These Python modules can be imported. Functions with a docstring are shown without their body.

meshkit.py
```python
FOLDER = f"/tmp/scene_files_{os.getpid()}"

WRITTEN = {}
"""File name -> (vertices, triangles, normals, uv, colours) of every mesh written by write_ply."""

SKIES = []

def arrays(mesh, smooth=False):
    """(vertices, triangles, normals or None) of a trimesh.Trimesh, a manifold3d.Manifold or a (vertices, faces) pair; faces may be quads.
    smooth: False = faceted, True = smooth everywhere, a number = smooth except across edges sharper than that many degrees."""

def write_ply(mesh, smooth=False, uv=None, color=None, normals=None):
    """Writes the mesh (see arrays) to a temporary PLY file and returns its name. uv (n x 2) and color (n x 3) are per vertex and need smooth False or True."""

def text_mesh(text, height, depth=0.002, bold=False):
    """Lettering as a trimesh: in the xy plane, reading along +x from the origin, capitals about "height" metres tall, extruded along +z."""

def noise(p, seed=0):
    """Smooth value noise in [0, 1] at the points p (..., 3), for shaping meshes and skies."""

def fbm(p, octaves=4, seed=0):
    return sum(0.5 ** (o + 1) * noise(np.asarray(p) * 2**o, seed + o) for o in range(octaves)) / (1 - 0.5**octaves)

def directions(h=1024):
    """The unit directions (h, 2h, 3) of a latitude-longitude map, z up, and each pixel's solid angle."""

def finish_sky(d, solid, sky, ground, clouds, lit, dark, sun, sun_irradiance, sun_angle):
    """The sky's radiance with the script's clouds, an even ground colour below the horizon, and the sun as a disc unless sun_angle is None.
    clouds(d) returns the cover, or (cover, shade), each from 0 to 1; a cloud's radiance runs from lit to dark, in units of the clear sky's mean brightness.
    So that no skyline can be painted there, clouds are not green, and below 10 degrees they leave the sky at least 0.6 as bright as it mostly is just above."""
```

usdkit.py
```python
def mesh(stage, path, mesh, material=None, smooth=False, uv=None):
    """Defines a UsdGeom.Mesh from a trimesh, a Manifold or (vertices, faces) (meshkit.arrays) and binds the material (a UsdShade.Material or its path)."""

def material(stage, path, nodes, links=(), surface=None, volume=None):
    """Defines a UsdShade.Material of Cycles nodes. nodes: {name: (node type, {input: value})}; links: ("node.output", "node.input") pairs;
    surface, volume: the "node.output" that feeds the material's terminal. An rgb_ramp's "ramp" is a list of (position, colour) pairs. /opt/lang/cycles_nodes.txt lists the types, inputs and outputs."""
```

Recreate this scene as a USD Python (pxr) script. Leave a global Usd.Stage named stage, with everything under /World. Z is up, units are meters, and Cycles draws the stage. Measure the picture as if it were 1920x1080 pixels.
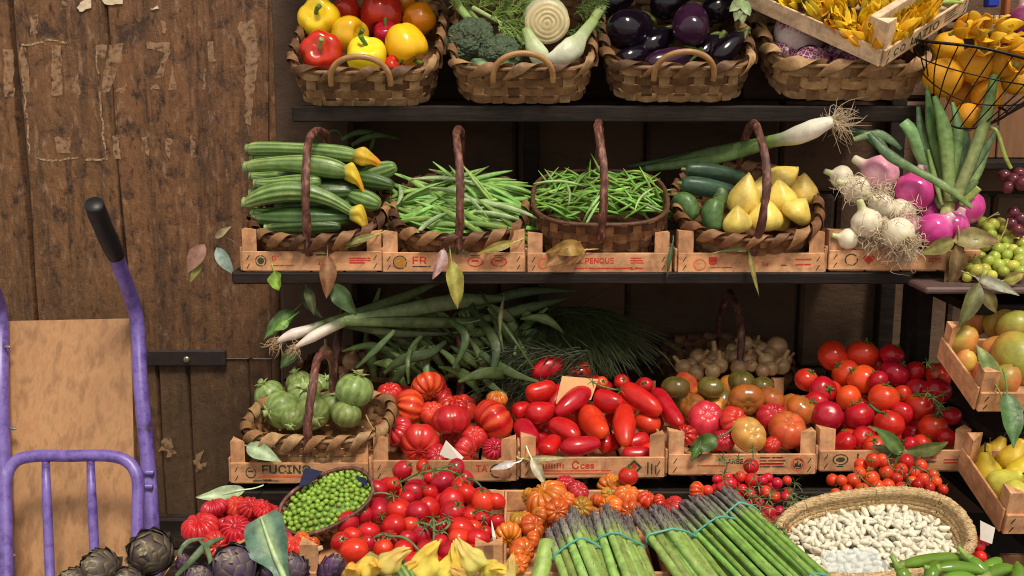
import math, random
import numpy as np
import trimesh
from scipy.interpolate import CubicSpline, PchipInterpolator
from scipy.spatial import ConvexHull
from pxr import Usd, UsdGeom, UsdLux, UsdShade, Gf, Sdf, Vt
import usdkit, meshkit

stage = Usd.Stage.CreateInMemory()
UsdGeom.SetStageUpAxis(stage, 'Z')
UsdGeom.SetStageMetersPerUnit(stage, 1.0)
UsdGeom.Xform.Define(stage, '/World')
UsdGeom.Scope.Define(stage, '/World/Looks')

# ---------------------------------------------------------------- camera, sky, sun, exposure
CAM = np.array([0.0, 0.0, 1.65]); PITCH = math.radians(10.0); FPX = 2000.0
EXPOSURE = 1.15
SUN_DIR = np.array([0.26, -0.66, 1.18]); SUN_DIR /= np.linalg.norm(SUN_DIR)
SUN_I, SUN_ANGLE, SKY_STRENGTH = 0.40, 15.0, 0.05
cam = UsdGeom.Camera.Define(stage, '/World/camera')
cam.AddTranslateOp().Set(Gf.Vec3d(*CAM)); cam.AddRotateXOp().Set(90.0 - math.degrees(PITCH))
cam.CreateHorizontalApertureAttr(36.0); cam.CreateVerticalApertureAttr(20.25)
cam.CreateFocalLengthAttr(36.0 * FPX / 1920.0)
cam.CreateClippingRangeAttr(Gf.Vec2f(0.05, 500.0))
cam.CreateFStopAttr(9.0); cam.CreateFocusDistanceAttr(2.15)
cam.CreateExposureAttr(EXPOSURE)
elev = math.asin(SUN_DIR[2]); rot = math.atan2(SUN_DIR[0], SUN_DIR[1])
dome = UsdLux.DomeLight.Define(stage, '/World/sky'); dome.CreateIntensityAttr(1.0)
skym = usdkit.material(stage, '/World/Looks/sky', {
    's': ('sky_texture', {'sky_type': 'single_scattering', 'sun_disc': False, 'sun_elevation': elev, 'sun_rotation': rot, 'aerosol_density': 3.0}),
    'w': ('mix_color', {'blend_type': 'mix', 'fac': 0.6, 'b': (9.2, 8.2, 6.9)}),
    'b': ('background_shader', {'strength': SKY_STRENGTH})}, [('s.color', 'w.a'), ('w.result', 'b.color')], surface='b.background')
UsdShade.MaterialBindingAPI.Apply(dome.GetPrim()).Bind(skym)
dome.GetPrim().SetCustomDataByKey('kind', 'structure')
sun = UsdLux.DistantLight.Define(stage, '/World/sun')
sun.CreateNormalizeAttr(True); sun.CreateIntensityAttr(SUN_I); sun.CreateAngleAttr(SUN_ANGLE); sun.CreateColorAttr(Gf.Vec3f(1.0, 0.91, 0.78))
_x = np.cross([0, 0, 1.0], SUN_DIR); _x /= np.linalg.norm(_x); _y = np.cross(SUN_DIR, _x)
sun.AddTransformOp().Set(Gf.Matrix4d(*_x, 0, *_y, 0, *SUN_DIR, 0, 0, 0, 5, 1))

# ---------------------------------------------------------------- pixel -> world helpers (used once, to find where things stand)
Fv = np.array([0, math.cos(PITCH), -math.sin(PITCH)]); Uv = np.array([0, math.sin(PITCH), math.cos(PITCH)]); Rv = np.array([1.0, 0, 0])
def ray(px, py): return Fv + (px - 960) / FPX * Rv + (540 - py) / FPX * Uv
def at(px, py, Y):
    d = ray(px, py); return CAM + d * (Y / d[1])
def mpp(px, py, Y): return (Y / ray(px, py)[1]) / FPX
def unit(v): v = np.asarray(v, float); return v / (np.linalg.norm(v) + 1e-12)
def rsu(a):   # (right, up, towards the viewer) -> world direction
    return unit(a[0] * Rv + a[1] * Uv - a[2] * Fv)
def C(r, g, b):
    x = np.array([r, g, b]) / 255.0
    return tuple(np.where(x < 0.04045, x / 12.92, ((x + 0.055) / 1.055) ** 2.4))

# ---------------------------------------------------------------- naming, properties
_names = {}
def numbered(path):
    n = _names.get(path, -1) + 1; _names[path] = n
    return path if n == 0 else f'{path}_{n:03d}'
def tag(p, label=None, cat=None, group=None, kind=None):
    p = p.GetPrim() if hasattr(p, 'GetPrim') else p
    for k, v in (('label', label), ('category', cat), ('group', group), ('kind', kind)):
        if v: p.SetCustomDataByKey(k, v)
    return p
def gf(M): return Gf.Matrix4d(*[float(x) for x in np.asarray(M).T.ravel()])
def frame(pos, zdir, spin=0.0, s=(1, 1, 1), hint=None):
    z = unit(zdir); h = np.array([0.0, 0, 1]) if hint is None else np.asarray(hint, float)
    if abs(z @ unit(h)) > 0.98: h = np.array([0, 1.0, 0]) if abs(z[1]) < 0.9 else np.array([1.0, 0, 0])
    y = unit(h - (h @ z) * z); x = np.cross(y, z)
    c, q = math.cos(spin), math.sin(spin)
    X = c * x + q * y; Y = -q * x + c * y
    M = np.eye(4); M[:3, 0] = X * s[0]; M[:3, 1] = Y * s[1]; M[:3, 2] = z * s[2]; M[:3, 3] = pos
    return M
def euler(pos, rz=0, rx=0, s=1.0):
    a, b = math.radians(rz), math.radians(rx)
    Z = np.array([[math.cos(a), -math.sin(a), 0], [math.sin(a), math.cos(a), 0], [0, 0, 1]])
    X = np.array([[1, 0, 0], [0, math.cos(b), -math.sin(b)], [0, math.sin(b), math.cos(b)]])
    M = np.eye(4); M[:3, :3] = Z @ X @ np.diag(np.broadcast_to(s, 3)); M[:3, 3] = pos
    return M

def put(path, geo, mat, smooth=True, M=None, col=None):
    """One Mesh prim. geo: (v, f) or (v, f, col)."""
    v, f = np.asarray(geo[0], float), np.asarray(geo[1])
    if len(geo) > 2 and col is None: col = geo[2]
    m = usdkit.mesh(stage, path, (v, f), mat, smooth=smooth)
    if col is not None:
        UsdGeom.PrimvarsAPI(m).CreatePrimvar('col', Sdf.ValueTypeNames.Color3fArray, 'vertex').Set(Vt.Vec3fArray.FromNumpy(np.asarray(col, np.float32)))
    if M is not None: m.AddTransformOp().Set(gf(M))
    return m
def thing(name, label, cat, M=None, group=None, kind=None):
    p = numbered('/World/' + name)
    x = UsdGeom.Xform.Define(stage, p)
    if M is not None: x.AddTransformOp().Set(gf(M))
    tag(x, label, cat, group, kind); return p
def part(parent, name, geo, mat, smooth=True, M=None, label=None, kind=None):
    p = numbered(parent + '/' + name)
    m = put(p, geo, mat, smooth, M)
    if label or kind: tag(m, label=label, kind=kind)
    return p
def solo(name, geo, mat, label, cat, group=None, kind=None, smooth=True, M=None):
    """A thing that is one mesh; world-space geometry is moved onto its own base point."""
    v = np.asarray(geo[0], float)
    if M is None:
        o = np.array([v[:, 0].mean(), v[:, 1].mean(), v[:, 2].min()]); M = np.eye(4); M[:3, 3] = o; geo = (v - o, *geo[1:])
    p = numbered('/World/' + name)
    m = put(p, geo, mat, smooth, M); tag(m, label, cat, group, kind); return p

stage.CreateClassPrim('/World/Kinds')
KINDS = {}
def kind(name, parts):
    """parts: [(part name, geo, material, smooth, parent part or None)] -> an abstract model to be referenced."""
    p = f'/World/Kinds/{name}'
    if len(parts) == 1:
        put(p, parts[0][1], parts[0][2], parts[0][3])
        KINDS[name] = (p, True); return
    UsdGeom.Xform.Define(stage, p)
    at_ = {}
    for n, geo, mat, sm, par in parts:
        q = numbered((at_[par] if par else p) + '/' + n); put(q, geo, mat, sm); at_[n] = q
    KINDS[name] = (p, False)
def spawn(k, name, label, cat, M, group=None):
    src, single = KINDS[k]
    p = numbered('/World/' + name)
    x = UsdGeom.Mesh.Define(stage, p) if single else UsdGeom.Xform.Define(stage, p)
    x.GetPrim().GetReferences().AddInternalReference(src)
    x.AddTransformOp().Set(gf(M))
    if not single: x.GetPrim().SetInstanceable(True)
    tag(x, label, cat, group); return p
def part_ref(parent, name, k, M):
    p = numbered(parent + '/' + name)
    x = UsdGeom.Mesh.Define(stage, p); x.GetPrim().GetReferences().AddInternalReference(KINDS[k][0]); x.AddTransformOp().Set(gf(M)); return p

# ---------------------------------------------------------------- shapes
def rev(prof, nu=24, nv=16, mod=None, colf=None):
    """Closed surface of revolution. prof: function phi -> (r, z) for phi in 0..pi, or a list of (r, z) from the bottom pole to the top pole."""
    ph = np.linspace(0, np.pi, nv + 1)
    if callable(prof): r, z = prof(ph)
    else:
        P = np.asarray(prof, float); s = np.r_[0, np.cumsum(np.hypot(*np.diff(P, axis=0).T))]; t = (1 - np.cos(ph)) / 2 * .35 + ph / np.pi * .65
        r, z = PchipInterpolator(s / s[-1], P[:, 0])(t), PchipInterpolator(s / s[-1], P[:, 1])(t)
    th = np.arange(nu) * 2 * np.pi / nu
    PH, TH = np.meshgrid(ph[1:-1], th, indexing='ij'); R = np.broadcast_to(r[1:-1, None], PH.shape).copy(); Z = np.broadcast_to(z[1:-1, None], PH.shape).copy()
    z0, z1 = z[0], z[-1]
    if mod is not None:
        R, Z = mod(TH, PH, R, Z)
        z0, z1 = Z[0].mean() * .5 + z0 * .5, Z[-1].mean() * .5 + z1 * .5
    v = np.vstack([[[0, 0, z0]], np.stack([R * np.cos(TH), R * np.sin(TH), Z], -1).reshape(-1, 3), [[0, 0, z1]]])
    n = nv - 1; f = []
    j = np.arange(nu); j2 = (j + 1) % nu
    f.append(np.stack([np.zeros(nu, int), 1 + j2, 1 + j], 1))
    for i in range(n - 1):
        a, b, c, d = 1 + i * nu + j, 1 + i * nu + j2, 1 + (i + 1) * nu + j2, 1 + (i + 1) * nu + j
        f += [np.stack([a, b, c], 1), np.stack([a, c, d], 1)]
    last = 1 + (n - 1) * nu
    f.append(np.stack([last + j, last + j2, np.full(nu, len(v) - 1)], 1))
    f = np.vstack(f)
    if colf is None: return v, f
    tha = np.r_[0, TH.ravel(), 0]; pha = np.r_[0, PH.ravel(), np.pi]
    return v, f, colf(tha, pha, v)
def ball(ph): return np.sin(ph), -np.cos(ph)
def mixc(a, b, t): t = np.clip(np.asarray(t, float), 0, 1)[..., None]; return np.asarray(a) * (1 - t) + np.asarray(b) * t
def spline(pts, n):
    P = np.asarray(pts, float)
    if len(P) == 2: return P[0] + (P[1] - P[0]) * np.linspace(0, 1, n)[:, None]
    s = np.r_[0, np.cumsum(np.linalg.norm(np.diff(P, axis=0), axis=1))]; s /= s[-1]
    return CubicSpline(s, P, bc_type='natural')(np.linspace(0, 1, n))
def sweep(pts, rad, sides=6, flat=1.0, n=None, up=None, colf=None, closed=False, power=None):
    P = np.asarray(pts, float)
    if n: P = spline(P, n)
    k = len(P); rad = np.atleast_1d(rad)
    r = np.interp(np.linspace(0, 1, k), np.linspace(0, 1, len(rad)), rad)
    T = np.roll(P, -1, 0) - np.roll(P, 1, 0) if closed else np.gradient(P, axis=0)
    T /= np.linalg.norm(T, axis=1, keepdims=True) + 1e-12
    N = np.zeros_like(P)
    if up is not None:
        U = np.broadcast_to(np.asarray(up, float), P.shape); N = U - (U * T).sum(1, keepdims=True) * T
    else:
        a = np.array([0, 0, 1.0]) if abs(T[0, 2]) < .9 else np.array([1.0, 0, 0])
        for i in range(k):
            a = a - (a @ T[i]) * T[i]; a /= np.linalg.norm(a) + 1e-12; N[i] = a
    N /= np.linalg.norm(N, axis=1, keepdims=True) + 1e-12
    B = np.cross(T, N); ang = np.arange(sides) * 2 * np.pi / sides + (np.pi / sides if sides == 4 else 0)
    ca, sa = np.cos(ang), np.sin(ang)
    v = (P[:, None] + r[:, None, None] * (ca[None, :, None] * B[:, None] + flat * sa[None, :, None] * N[:, None])).reshape(-1, 3)
    f = []; j = np.arange(sides); j2 = (j + 1) % sides
    for i in range(k if closed else k - 1):
        i2 = (i + 1) % k
        a, b, c, d = i * sides + j, i * sides + j2, i2 * sides + j2, i2 * sides + j
        f += [np.stack([a, c, b], 1), np.stack([a, d, c], 1)]
    if not closed:
        v = np.vstack([v, P[:1], P[-1:]])
        f += [np.stack([np.full(sides, k * sides), j, j2], 1), np.stack([np.full(sides, k * sides + 1), (k - 1) * sides + j2, (k - 1) * sides + j], 1)]
    f = np.vstack(f)
    # make sure the faces look outwards
    tri = v[f[0]]; 
    c0 = P[0]
    q = sides if not closed else 0
    tt = v[f[:2 * sides]]; nn = np.cross(tt[:, 1] - tt[:, 0], tt[:, 2] - tt[:, 0]); cc = tt.mean(1) - P[:2].mean(0)
    if (nn * cc).sum() < 0: f = f[:, ::-1]
    if colf is None: return v, f
    tpar = np.r_[np.repeat(np.linspace(0, 1, k), sides), [] if closed else [0, 1]]; apar = np.r_[np.tile(ang, k), [] if closed else [0, 0]]
    return v, f, colf(tpar, apar, v)
def cat(gs):
    vs, fs, cs, o = [], [], [], 0
    for g in gs:
        vs.append(np.asarray(g[0])); fs.append(np.asarray(g[1]) + o); o += len(g[0])
        if len(g) > 2: cs.append(np.broadcast_to(g[2], (len(g[0]), 3)))
    return (np.vstack(vs), np.vstack(fs)) + ((np.vstack(cs),) if cs else ())
def xf(g, M):
    v = np.asarray(g[0]) @ M[:3, :3].T + M[:3, 3]
    f = np.asarray(g[1])
    if np.linalg.det(M[:3, :3]) < 0: f = f[:, ::-1]
    return (v, f) + tuple(g[2:])
def tint(g, c): return g[0], g[1], np.broadcast_to(np.asarray(c, float), (len(g[0]), 3))
def box(x0, x1, y0, y1, z0, z1, b=0.0):
    """A box with chamfered edges."""
    if b <= 0:
        m = trimesh.creation.box([x1 - x0, y1 - y0, z1 - z0]); return np.array(m.vertices) + [(x0 + x1) / 2, (y0 + y1) / 2, (z0 + z1) / 2], np.array(m.faces)
    b = min(b, .45 * min(x1 - x0, y1 - y0, z1 - z0)); pts = []
    for ax in range(3):
        lo = [x0 + b, y0 + b, z0 + b]; hi = [x1 - b, y1 - b, z1 - b]
        lo[ax] -= b; hi[ax] += b
        for i in range(8): pts.append([hi[k] if i >> k & 1 else lo[k] for k in range(3)])
    return hull(np.array(pts))
def hull(p):
    h = ConvexHull(p, qhull_options='QJ Pp'); f = h.simplices.copy(); c = p.mean(0)
    n = np.cross(p[f[:, 1]] - p[f[:, 0]], p[f[:, 2]] - p[f[:, 0]]); w = (n * (p[f].mean(1) - c)).sum(1) < 0
    f[w] = f[w][:, ::-1]
    return p, f
def prism(poly, z0, z1):
    """poly: 2D points (counter-clockwise, convex)."""
    p = np.asarray(poly, float); return hull(np.vstack([np.c_[p, np.full(len(p), z0)], np.c_[p, np.full(len(p), z1)]]))
def ico(n=2):
    m = trimesh.creation.icosphere(n); return np.array(m.vertices), np.array(m.faces)
def strip(P, W, N, w, t):
    """A flat strip along P, width direction W, face normal N, half width w, thickness t."""
    P, W, N = (np.asarray(a, float) for a in (P, W, N)); W = np.broadcast_to(W, P.shape); N = np.broadcast_to(N, P.shape)
    w = np.broadcast_to(np.atleast_1d(w), (len(P),))[:, None]
    V = np.stack([P - W * w, P - W * w * .6 + N * t, P + W * w * .6 + N * t, P + W * w, P - N * t * .3], 1); k = len(P); s = 5
    f = []; j = np.arange(s); j2 = (j + 1) % s
    for i in range(k - 1):
        a, b, c, d = i * s + j, i * s + j2, (i + 1) * s + j2, (i + 1) * s + j
        f += [np.stack([a, b, c], 1), np.stack([a, c, d], 1)]
    f.append(np.array([[0, 2, 1], [0, 3, 2], [0, 4, 3]])); e = (k - 1) * s; f.append(np.array([[0, 1, 2], [0, 2, 3], [0, 3, 4]]) + e)
    v = V.reshape(-1, 3); f = np.vstack(f)
    tt = v[f[:2 * s]]; nn = np.cross(tt[:, 1] - tt[:, 0], tt[:, 2] - tt[:, 0])
    if (nn * (tt.mean(1) - P[:2].mean(0))).sum() < 0: f = f[:, ::-1]
    return v, f
def leafgeo(p0, p1, width, bend=0.0, fold=0.25, face=None, n=10, curl=0.0, shape='lance', wave=0.0, seed=0):
    """A thin leaf from p0 (stalk) to p1 (tip), metres."""
    p0, p1 = np.asarray(p0), np.asarray(p1); ax = p1 - p0; L = np.linalg.norm(ax); t = ax / L
    face = -Fv if face is None else np.asarray(face, float)
    nrm = unit(face - (face @ t) * t); side = np.cross(t, nrm)
    s = np.linspace(0, 1, n)
    if shape == 'lance': w = np.sin(np.pi * s ** .8) ** .9 * (1 - .25 * s)
    elif shape == 'oval': w = np.sin(np.pi * np.clip(s, 0, 1) ** .9) ** .6
    else: w = np.sin(np.pi * s ** .6) ** .8
    w = np.maximum(w, .03) * width / 2
    mid = p0 + ax * s[:, None] + nrm * (bend * L * np.sin(np.pi * s) + curl * L * s ** 2)[:, None]
    cols = [-1, -.55, 0, .55, 1]; V = []
    rng = np.random.default_rng(seed)
    wv = wave * width * np.sin(s * 14 + rng.uniform(0, 6))
    for c in cols:
        V.append(mid + side * (c * w)[:, None] + nrm * (fold * abs(c) ** 1.3 * w + wv * c)[:, None])
    V = np.stack(V, 1).reshape(-1, 3); f = []
    for i in range(n - 1):
        for j in range(4):
            a = i * 5 + j; f += [[a, a + 1, a + 6], [a, a + 6, a + 5]]
    return V, np.array(f)

# ---------------------------------------------------------------- materials
def mat(name, nodes, links, surface): return usdkit.material(stage, '/World/Looks/' + name, nodes, links, surface=surface)
def colmat(name, rough=.3, var=.18, hue=.012, nscale=30, namt=.25, bump=0, bscale=60, coat=0, sss=0, trans=0, spec=.36, rvar=.08, sheen=0):
    """Colour from the mesh's own 'col' primvar, broken up by noise and by the object's random number."""
    N = {'a': ('attribute', {'attribute': 'col'}), 'tc': ('texture_coordinate', {}), 'oi': ('object_info', {}), 'geo': ('geometry', {}),
         'n': ('noise_texture', {'scale': nscale, 'detail': 4, 'roughness': .6}),
         'nr': ('map_range', {'value': .5, 'from_min': .3, 'from_max': .7, 'to_min': 1 - namt, 'to_max': 1 + namt * .6}),
         'h': ('hsv', {'hue': .5, 'saturation': 1.0, 'value': 1.0}),
         'rh': ('map_range', {'from_min': 0, 'from_max': 1, 'to_min': .5 - hue, 'to_max': .5 + hue}),
         'rv': ('map_range', {'from_min': 0, 'from_max': 1, 'to_min': 1 - var, 'to_max': 1 + var}),
         'mv': ('math', {'math_type': 'multiply'}), 'rn': ('noise_texture', {'scale': nscale * 1.7 + 9, 'detail': 3}), 'rr': ('map_range', {'from_min': .35, 'from_max': .7, 'to_min': rough * .85, 'to_max': rough * 1.0 + rvar}),
         'p': ('principled_bsdf', {'roughness': rough, 'coat_weight': coat, 'coat_roughness': .08, 'subsurface_weight': sss, 'subsurface_scale': .004, 'subsurface_radius': (1, .35, .2), 'specular_ior_level': spec, 'sheen_weight': sheen})}
    L = [('geo.position', 'rn.vector'), ('rn.fac', 'rr.value'), ('rr.result', 'p.roughness'), ('geo.position', 'n.vector'), ('n.fac', 'nr.value'), ('oi.random', 'rh.value'), ('oi.random', 'rv.value'), ('rh.result', 'h.hue'), ('rv.result', 'mv.value1'), ('nr.result', 'mv.value2'), ('mv.value', 'h.value'), ('a.color', 'h.color'), ('h.color', 'p.base_color')]
    if bump:
        N['bn'] = ('noise_texture', {'scale': bscale, 'detail': 3, 'roughness': .6}); N['b'] = ('bump', {'strength': bump, 'distance': .004})
        L += [('geo.position', 'bn.vector'), ('bn.fac', 'b.height'), ('b.normal', 'p.normal')]
    out = 'p.BSDF'
    if trans:
        N['t'] = ('translucent_bsdf', {}); N['m'] = ('mix_closure', {'fac': trans}); L += [('h.color', 't.color'), ('p.BSDF', 'm.closure1'), ('t.BSDF', 'm.closure2')]; out = 'm.closure'
    return mat(name, N, L, out)
def ramp2(name, stops, rough=.5, scale=(8, 8, 8), bump=.2, stain=0, sscale=14, detail=5, var=.15, space='object', bdist=.004, coat=0, rscale=None, extra=None, trans=0, spec=.4):
    """A plain procedural surface: noise (stretched by scale) through a colour ramp, with relief, varied per object."""
    N = {'tc': ('texture_coordinate', {}), 'geo': ('geometry', {}), 'oi': ('object_info', {}), 'm': ('mapping', {'mapping_type': 'point', 'scale': scale}),
         'off': ('vector_math', {'math_type': 'add'}), 'sc': ('math', {'math_type': 'multiply', 'value2': 37.0}),
         'n': ('noise_texture', {'scale': 1.0, 'detail': detail, 'roughness': .62}), 'r': ('rgb_ramp', {'ramp': stops}),
         'rv': ('map_range', {'from_min': 0, 'from_max': 1, 'to_min': 1 - var, 'to_max': 1 + var}), 'h': ('hsv', {}),
         'b': ('bump', {'strength': bump, 'distance': bdist}), 'p': ('principled_bsdf', {'roughness': rough, 'coat_weight': coat, 'specular_ior_level': spec})}
    L = [('tc.object' if space == 'object' else 'geo.position', 'off.vector1'), ('oi.random', 'sc.value1'), ('sc.value', 'off.vector2'), ('off.vector', 'm.vector'), ('m.vector', 'n.vector'), ('n.fac', 'r.fac'), ('oi.random', 'rv.value'), ('rv.result', 'h.value'), ('r.color', 'h.color'), ('h.color', 'p.base_color'), ('n.fac', 'b.height'), ('b.normal', 'p.normal')]
    if stain:
        N['sn'] = ('noise_texture', {'scale': sscale, 'detail': 6, 'roughness': .7, 'distortion': .5}); N['sr'] = ('map_range', {'from_min': .36, 'from_max': .6, 'to_min': 1 - stain, 'to_max': 1.05, 'clamp': True}); N['sm'] = ('math', {'math_type': 'multiply'})
        L = [l for l in L if l != ('rv.result', 'h.value')] + [('geo.position', 'sn.vector'), ('sn.fac', 'sr.value'), ('sr.result', 'sm.value1'), ('rv.result', 'sm.value2'), ('sm.value', 'h.value')]
    out = 'p.BSDF'
    if trans:
        N['t'] = ('translucent_bsdf', {}); N['mx'] = ('mix_closure', {'fac': trans}); L += [('h.color', 't.color'), ('p.BSDF', 'mx.closure1'), ('t.BSDF', 'mx.closure2')]; out = 'mx.closure'
    return mat(name, N, L, out)
def flatmat(name, c, rough=.6, spec=.4, metal=0): return mat(name, {'p': ('principled_bsdf', {'base_color': c, 'roughness': rough, 'specular_ior_level': spec, 'metallic': metal})}, [], 'p.BSDF')

GLOSS = colmat('glossy_skin', rough=.13, var=.14, hue=.010, nscale=22, namt=.14, coat=.15, sss=.08, rvar=.14)
TOM = colmat('tomato_skin', rough=.17, var=.26, hue=.007, nscale=32, namt=.22, coat=.10, sss=.10, rvar=.24, bump=.05, bscale=90)
SATIN = colmat('satin_skin', rough=.38, var=.14, hue=.012, nscale=45, namt=.28, bump=.15, bscale=120, sss=.05)
GREEN = colmat('green_stalk', rough=.5, var=.27, hue=.02, nscale=60, namt=.35, bump=.2, bscale=140)
LEAF = colmat('leaf', rough=.42, var=.2, hue=.015, nscale=55, namt=.4, bump=.3, bscale=90, trans=.25)
PETAL = colmat('petal', rough=.55, var=.12, hue=.012, nscale=40, namt=.25, trans=.3)
PALE = colmat('pale_skin', rough=.42, var=.08, hue=.006, nscale=50, namt=.2, bump=.12, bscale=150, sss=.12)
DARKSKIN = colmat('dark_skin', rough=.12, var=.2, hue=.015, nscale=14, namt=.25, coat=.2)
ROOT = colmat('dry_roots', rough=.8, var=.1, hue=.01, nscale=80, namt=.3)
MATTE = colmat('matte_skin', rough=.75, var=.18, hue=.015, nscale=120, namt=.45, bump=.4, bscale=260)
# ================================================================ the setting
rng = np.random.default_rng(7); R = random.Random(7)
STONE = [ramp2(f'wall_stone_{k}', [(0, C(26, 20, 17)), (.45, C(a + 8, b + 7, c + 5)), (.75, C(a + 16, b + 14, c + 12)), (1, C(a + 34, b + 30, c + 26))], rough=.9, scale=(9, 9, 14), bump=.8, bdist=.012, var=.15) for k, (a, b, c) in enumerate([(84, 62, 47), (74, 55, 43), (94, 72, 55)])]
MORTAR = ramp2('wall_mortar', [(0, C(30, 25, 22)), (1, C(56, 48, 42))], rough=.95, scale=(40, 40, 40), bump=.5)
PAVE = ramp2('paving', [(0, C(86, 80, 74)), (.5, C(120, 112, 104)), (1, C(146, 138, 128))], rough=.85, scale=(5, 5, 5), bump=.4, space='position')
DARKWOOD = ramp2('dark_rack_wood', [(0, C(14, 9, 7)), (.45, C(30, 21, 16)), (.62, C(44, 32, 25)), (1, C(84, 66, 52))], rough=.65, scale=(4, 50, 50), bump=.6, spec=.25, stain=.5, sscale=18, detail=8)
BROWNWOOD = ramp2('brown_board_wood', [(0, C(70, 44, 26)), (.5, C(122, 84, 54)), (1, C(160, 118, 80))], rough=.6, scale=(30, 30, 2.5), bump=.3)
IRON = ramp2('dark_iron', [(0, C(20, 16, 15)), (.6, C(44, 36, 34)), (1, C(74, 58, 50))], rough=.5, scale=(40, 40, 40), bump=.3)

g = put('/World/ground', box(-60, 60, -60, 60, -.3, 0), PAVE, smooth=False); tag(g, kind='structure', label='stone paved alley floor in front of the stall')

# ---- stone wall behind the rack (stones are pieces of it)
W0 = 2.80
wall = thing('stone_wall', 'dark brown block stone wall behind the rack of shelves', 'wall', kind='structure')
part(wall, 'mortar', box(-.42, 6, W0 + .012, W0 + .5, 0, 7), MORTAR, smooth=False)
z = .52; row = 0
while z < 2.7:
    h = [.23, .19, .26, .21, .24, .2][row % 6]; x = -.415
    while x < 2.0:
        w = R.uniform(.26, .52)
        part(wall, 'stone', box(x + .004, x + w - .004, W0 - R.uniform(0, .012), W0 + .05, z + .004, z + h - .004, .009), R.choice(STONE), smooth=False)
        x += w
    z += h; row += 1
pil = solo('door_jamb', box(-.60, -.40, W0 - .10, W0 + .3, 0, 7, .012), STONE[1], 'dark stone door jamb between the old door and the shelves', 'door jamb', smooth=False)

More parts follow.
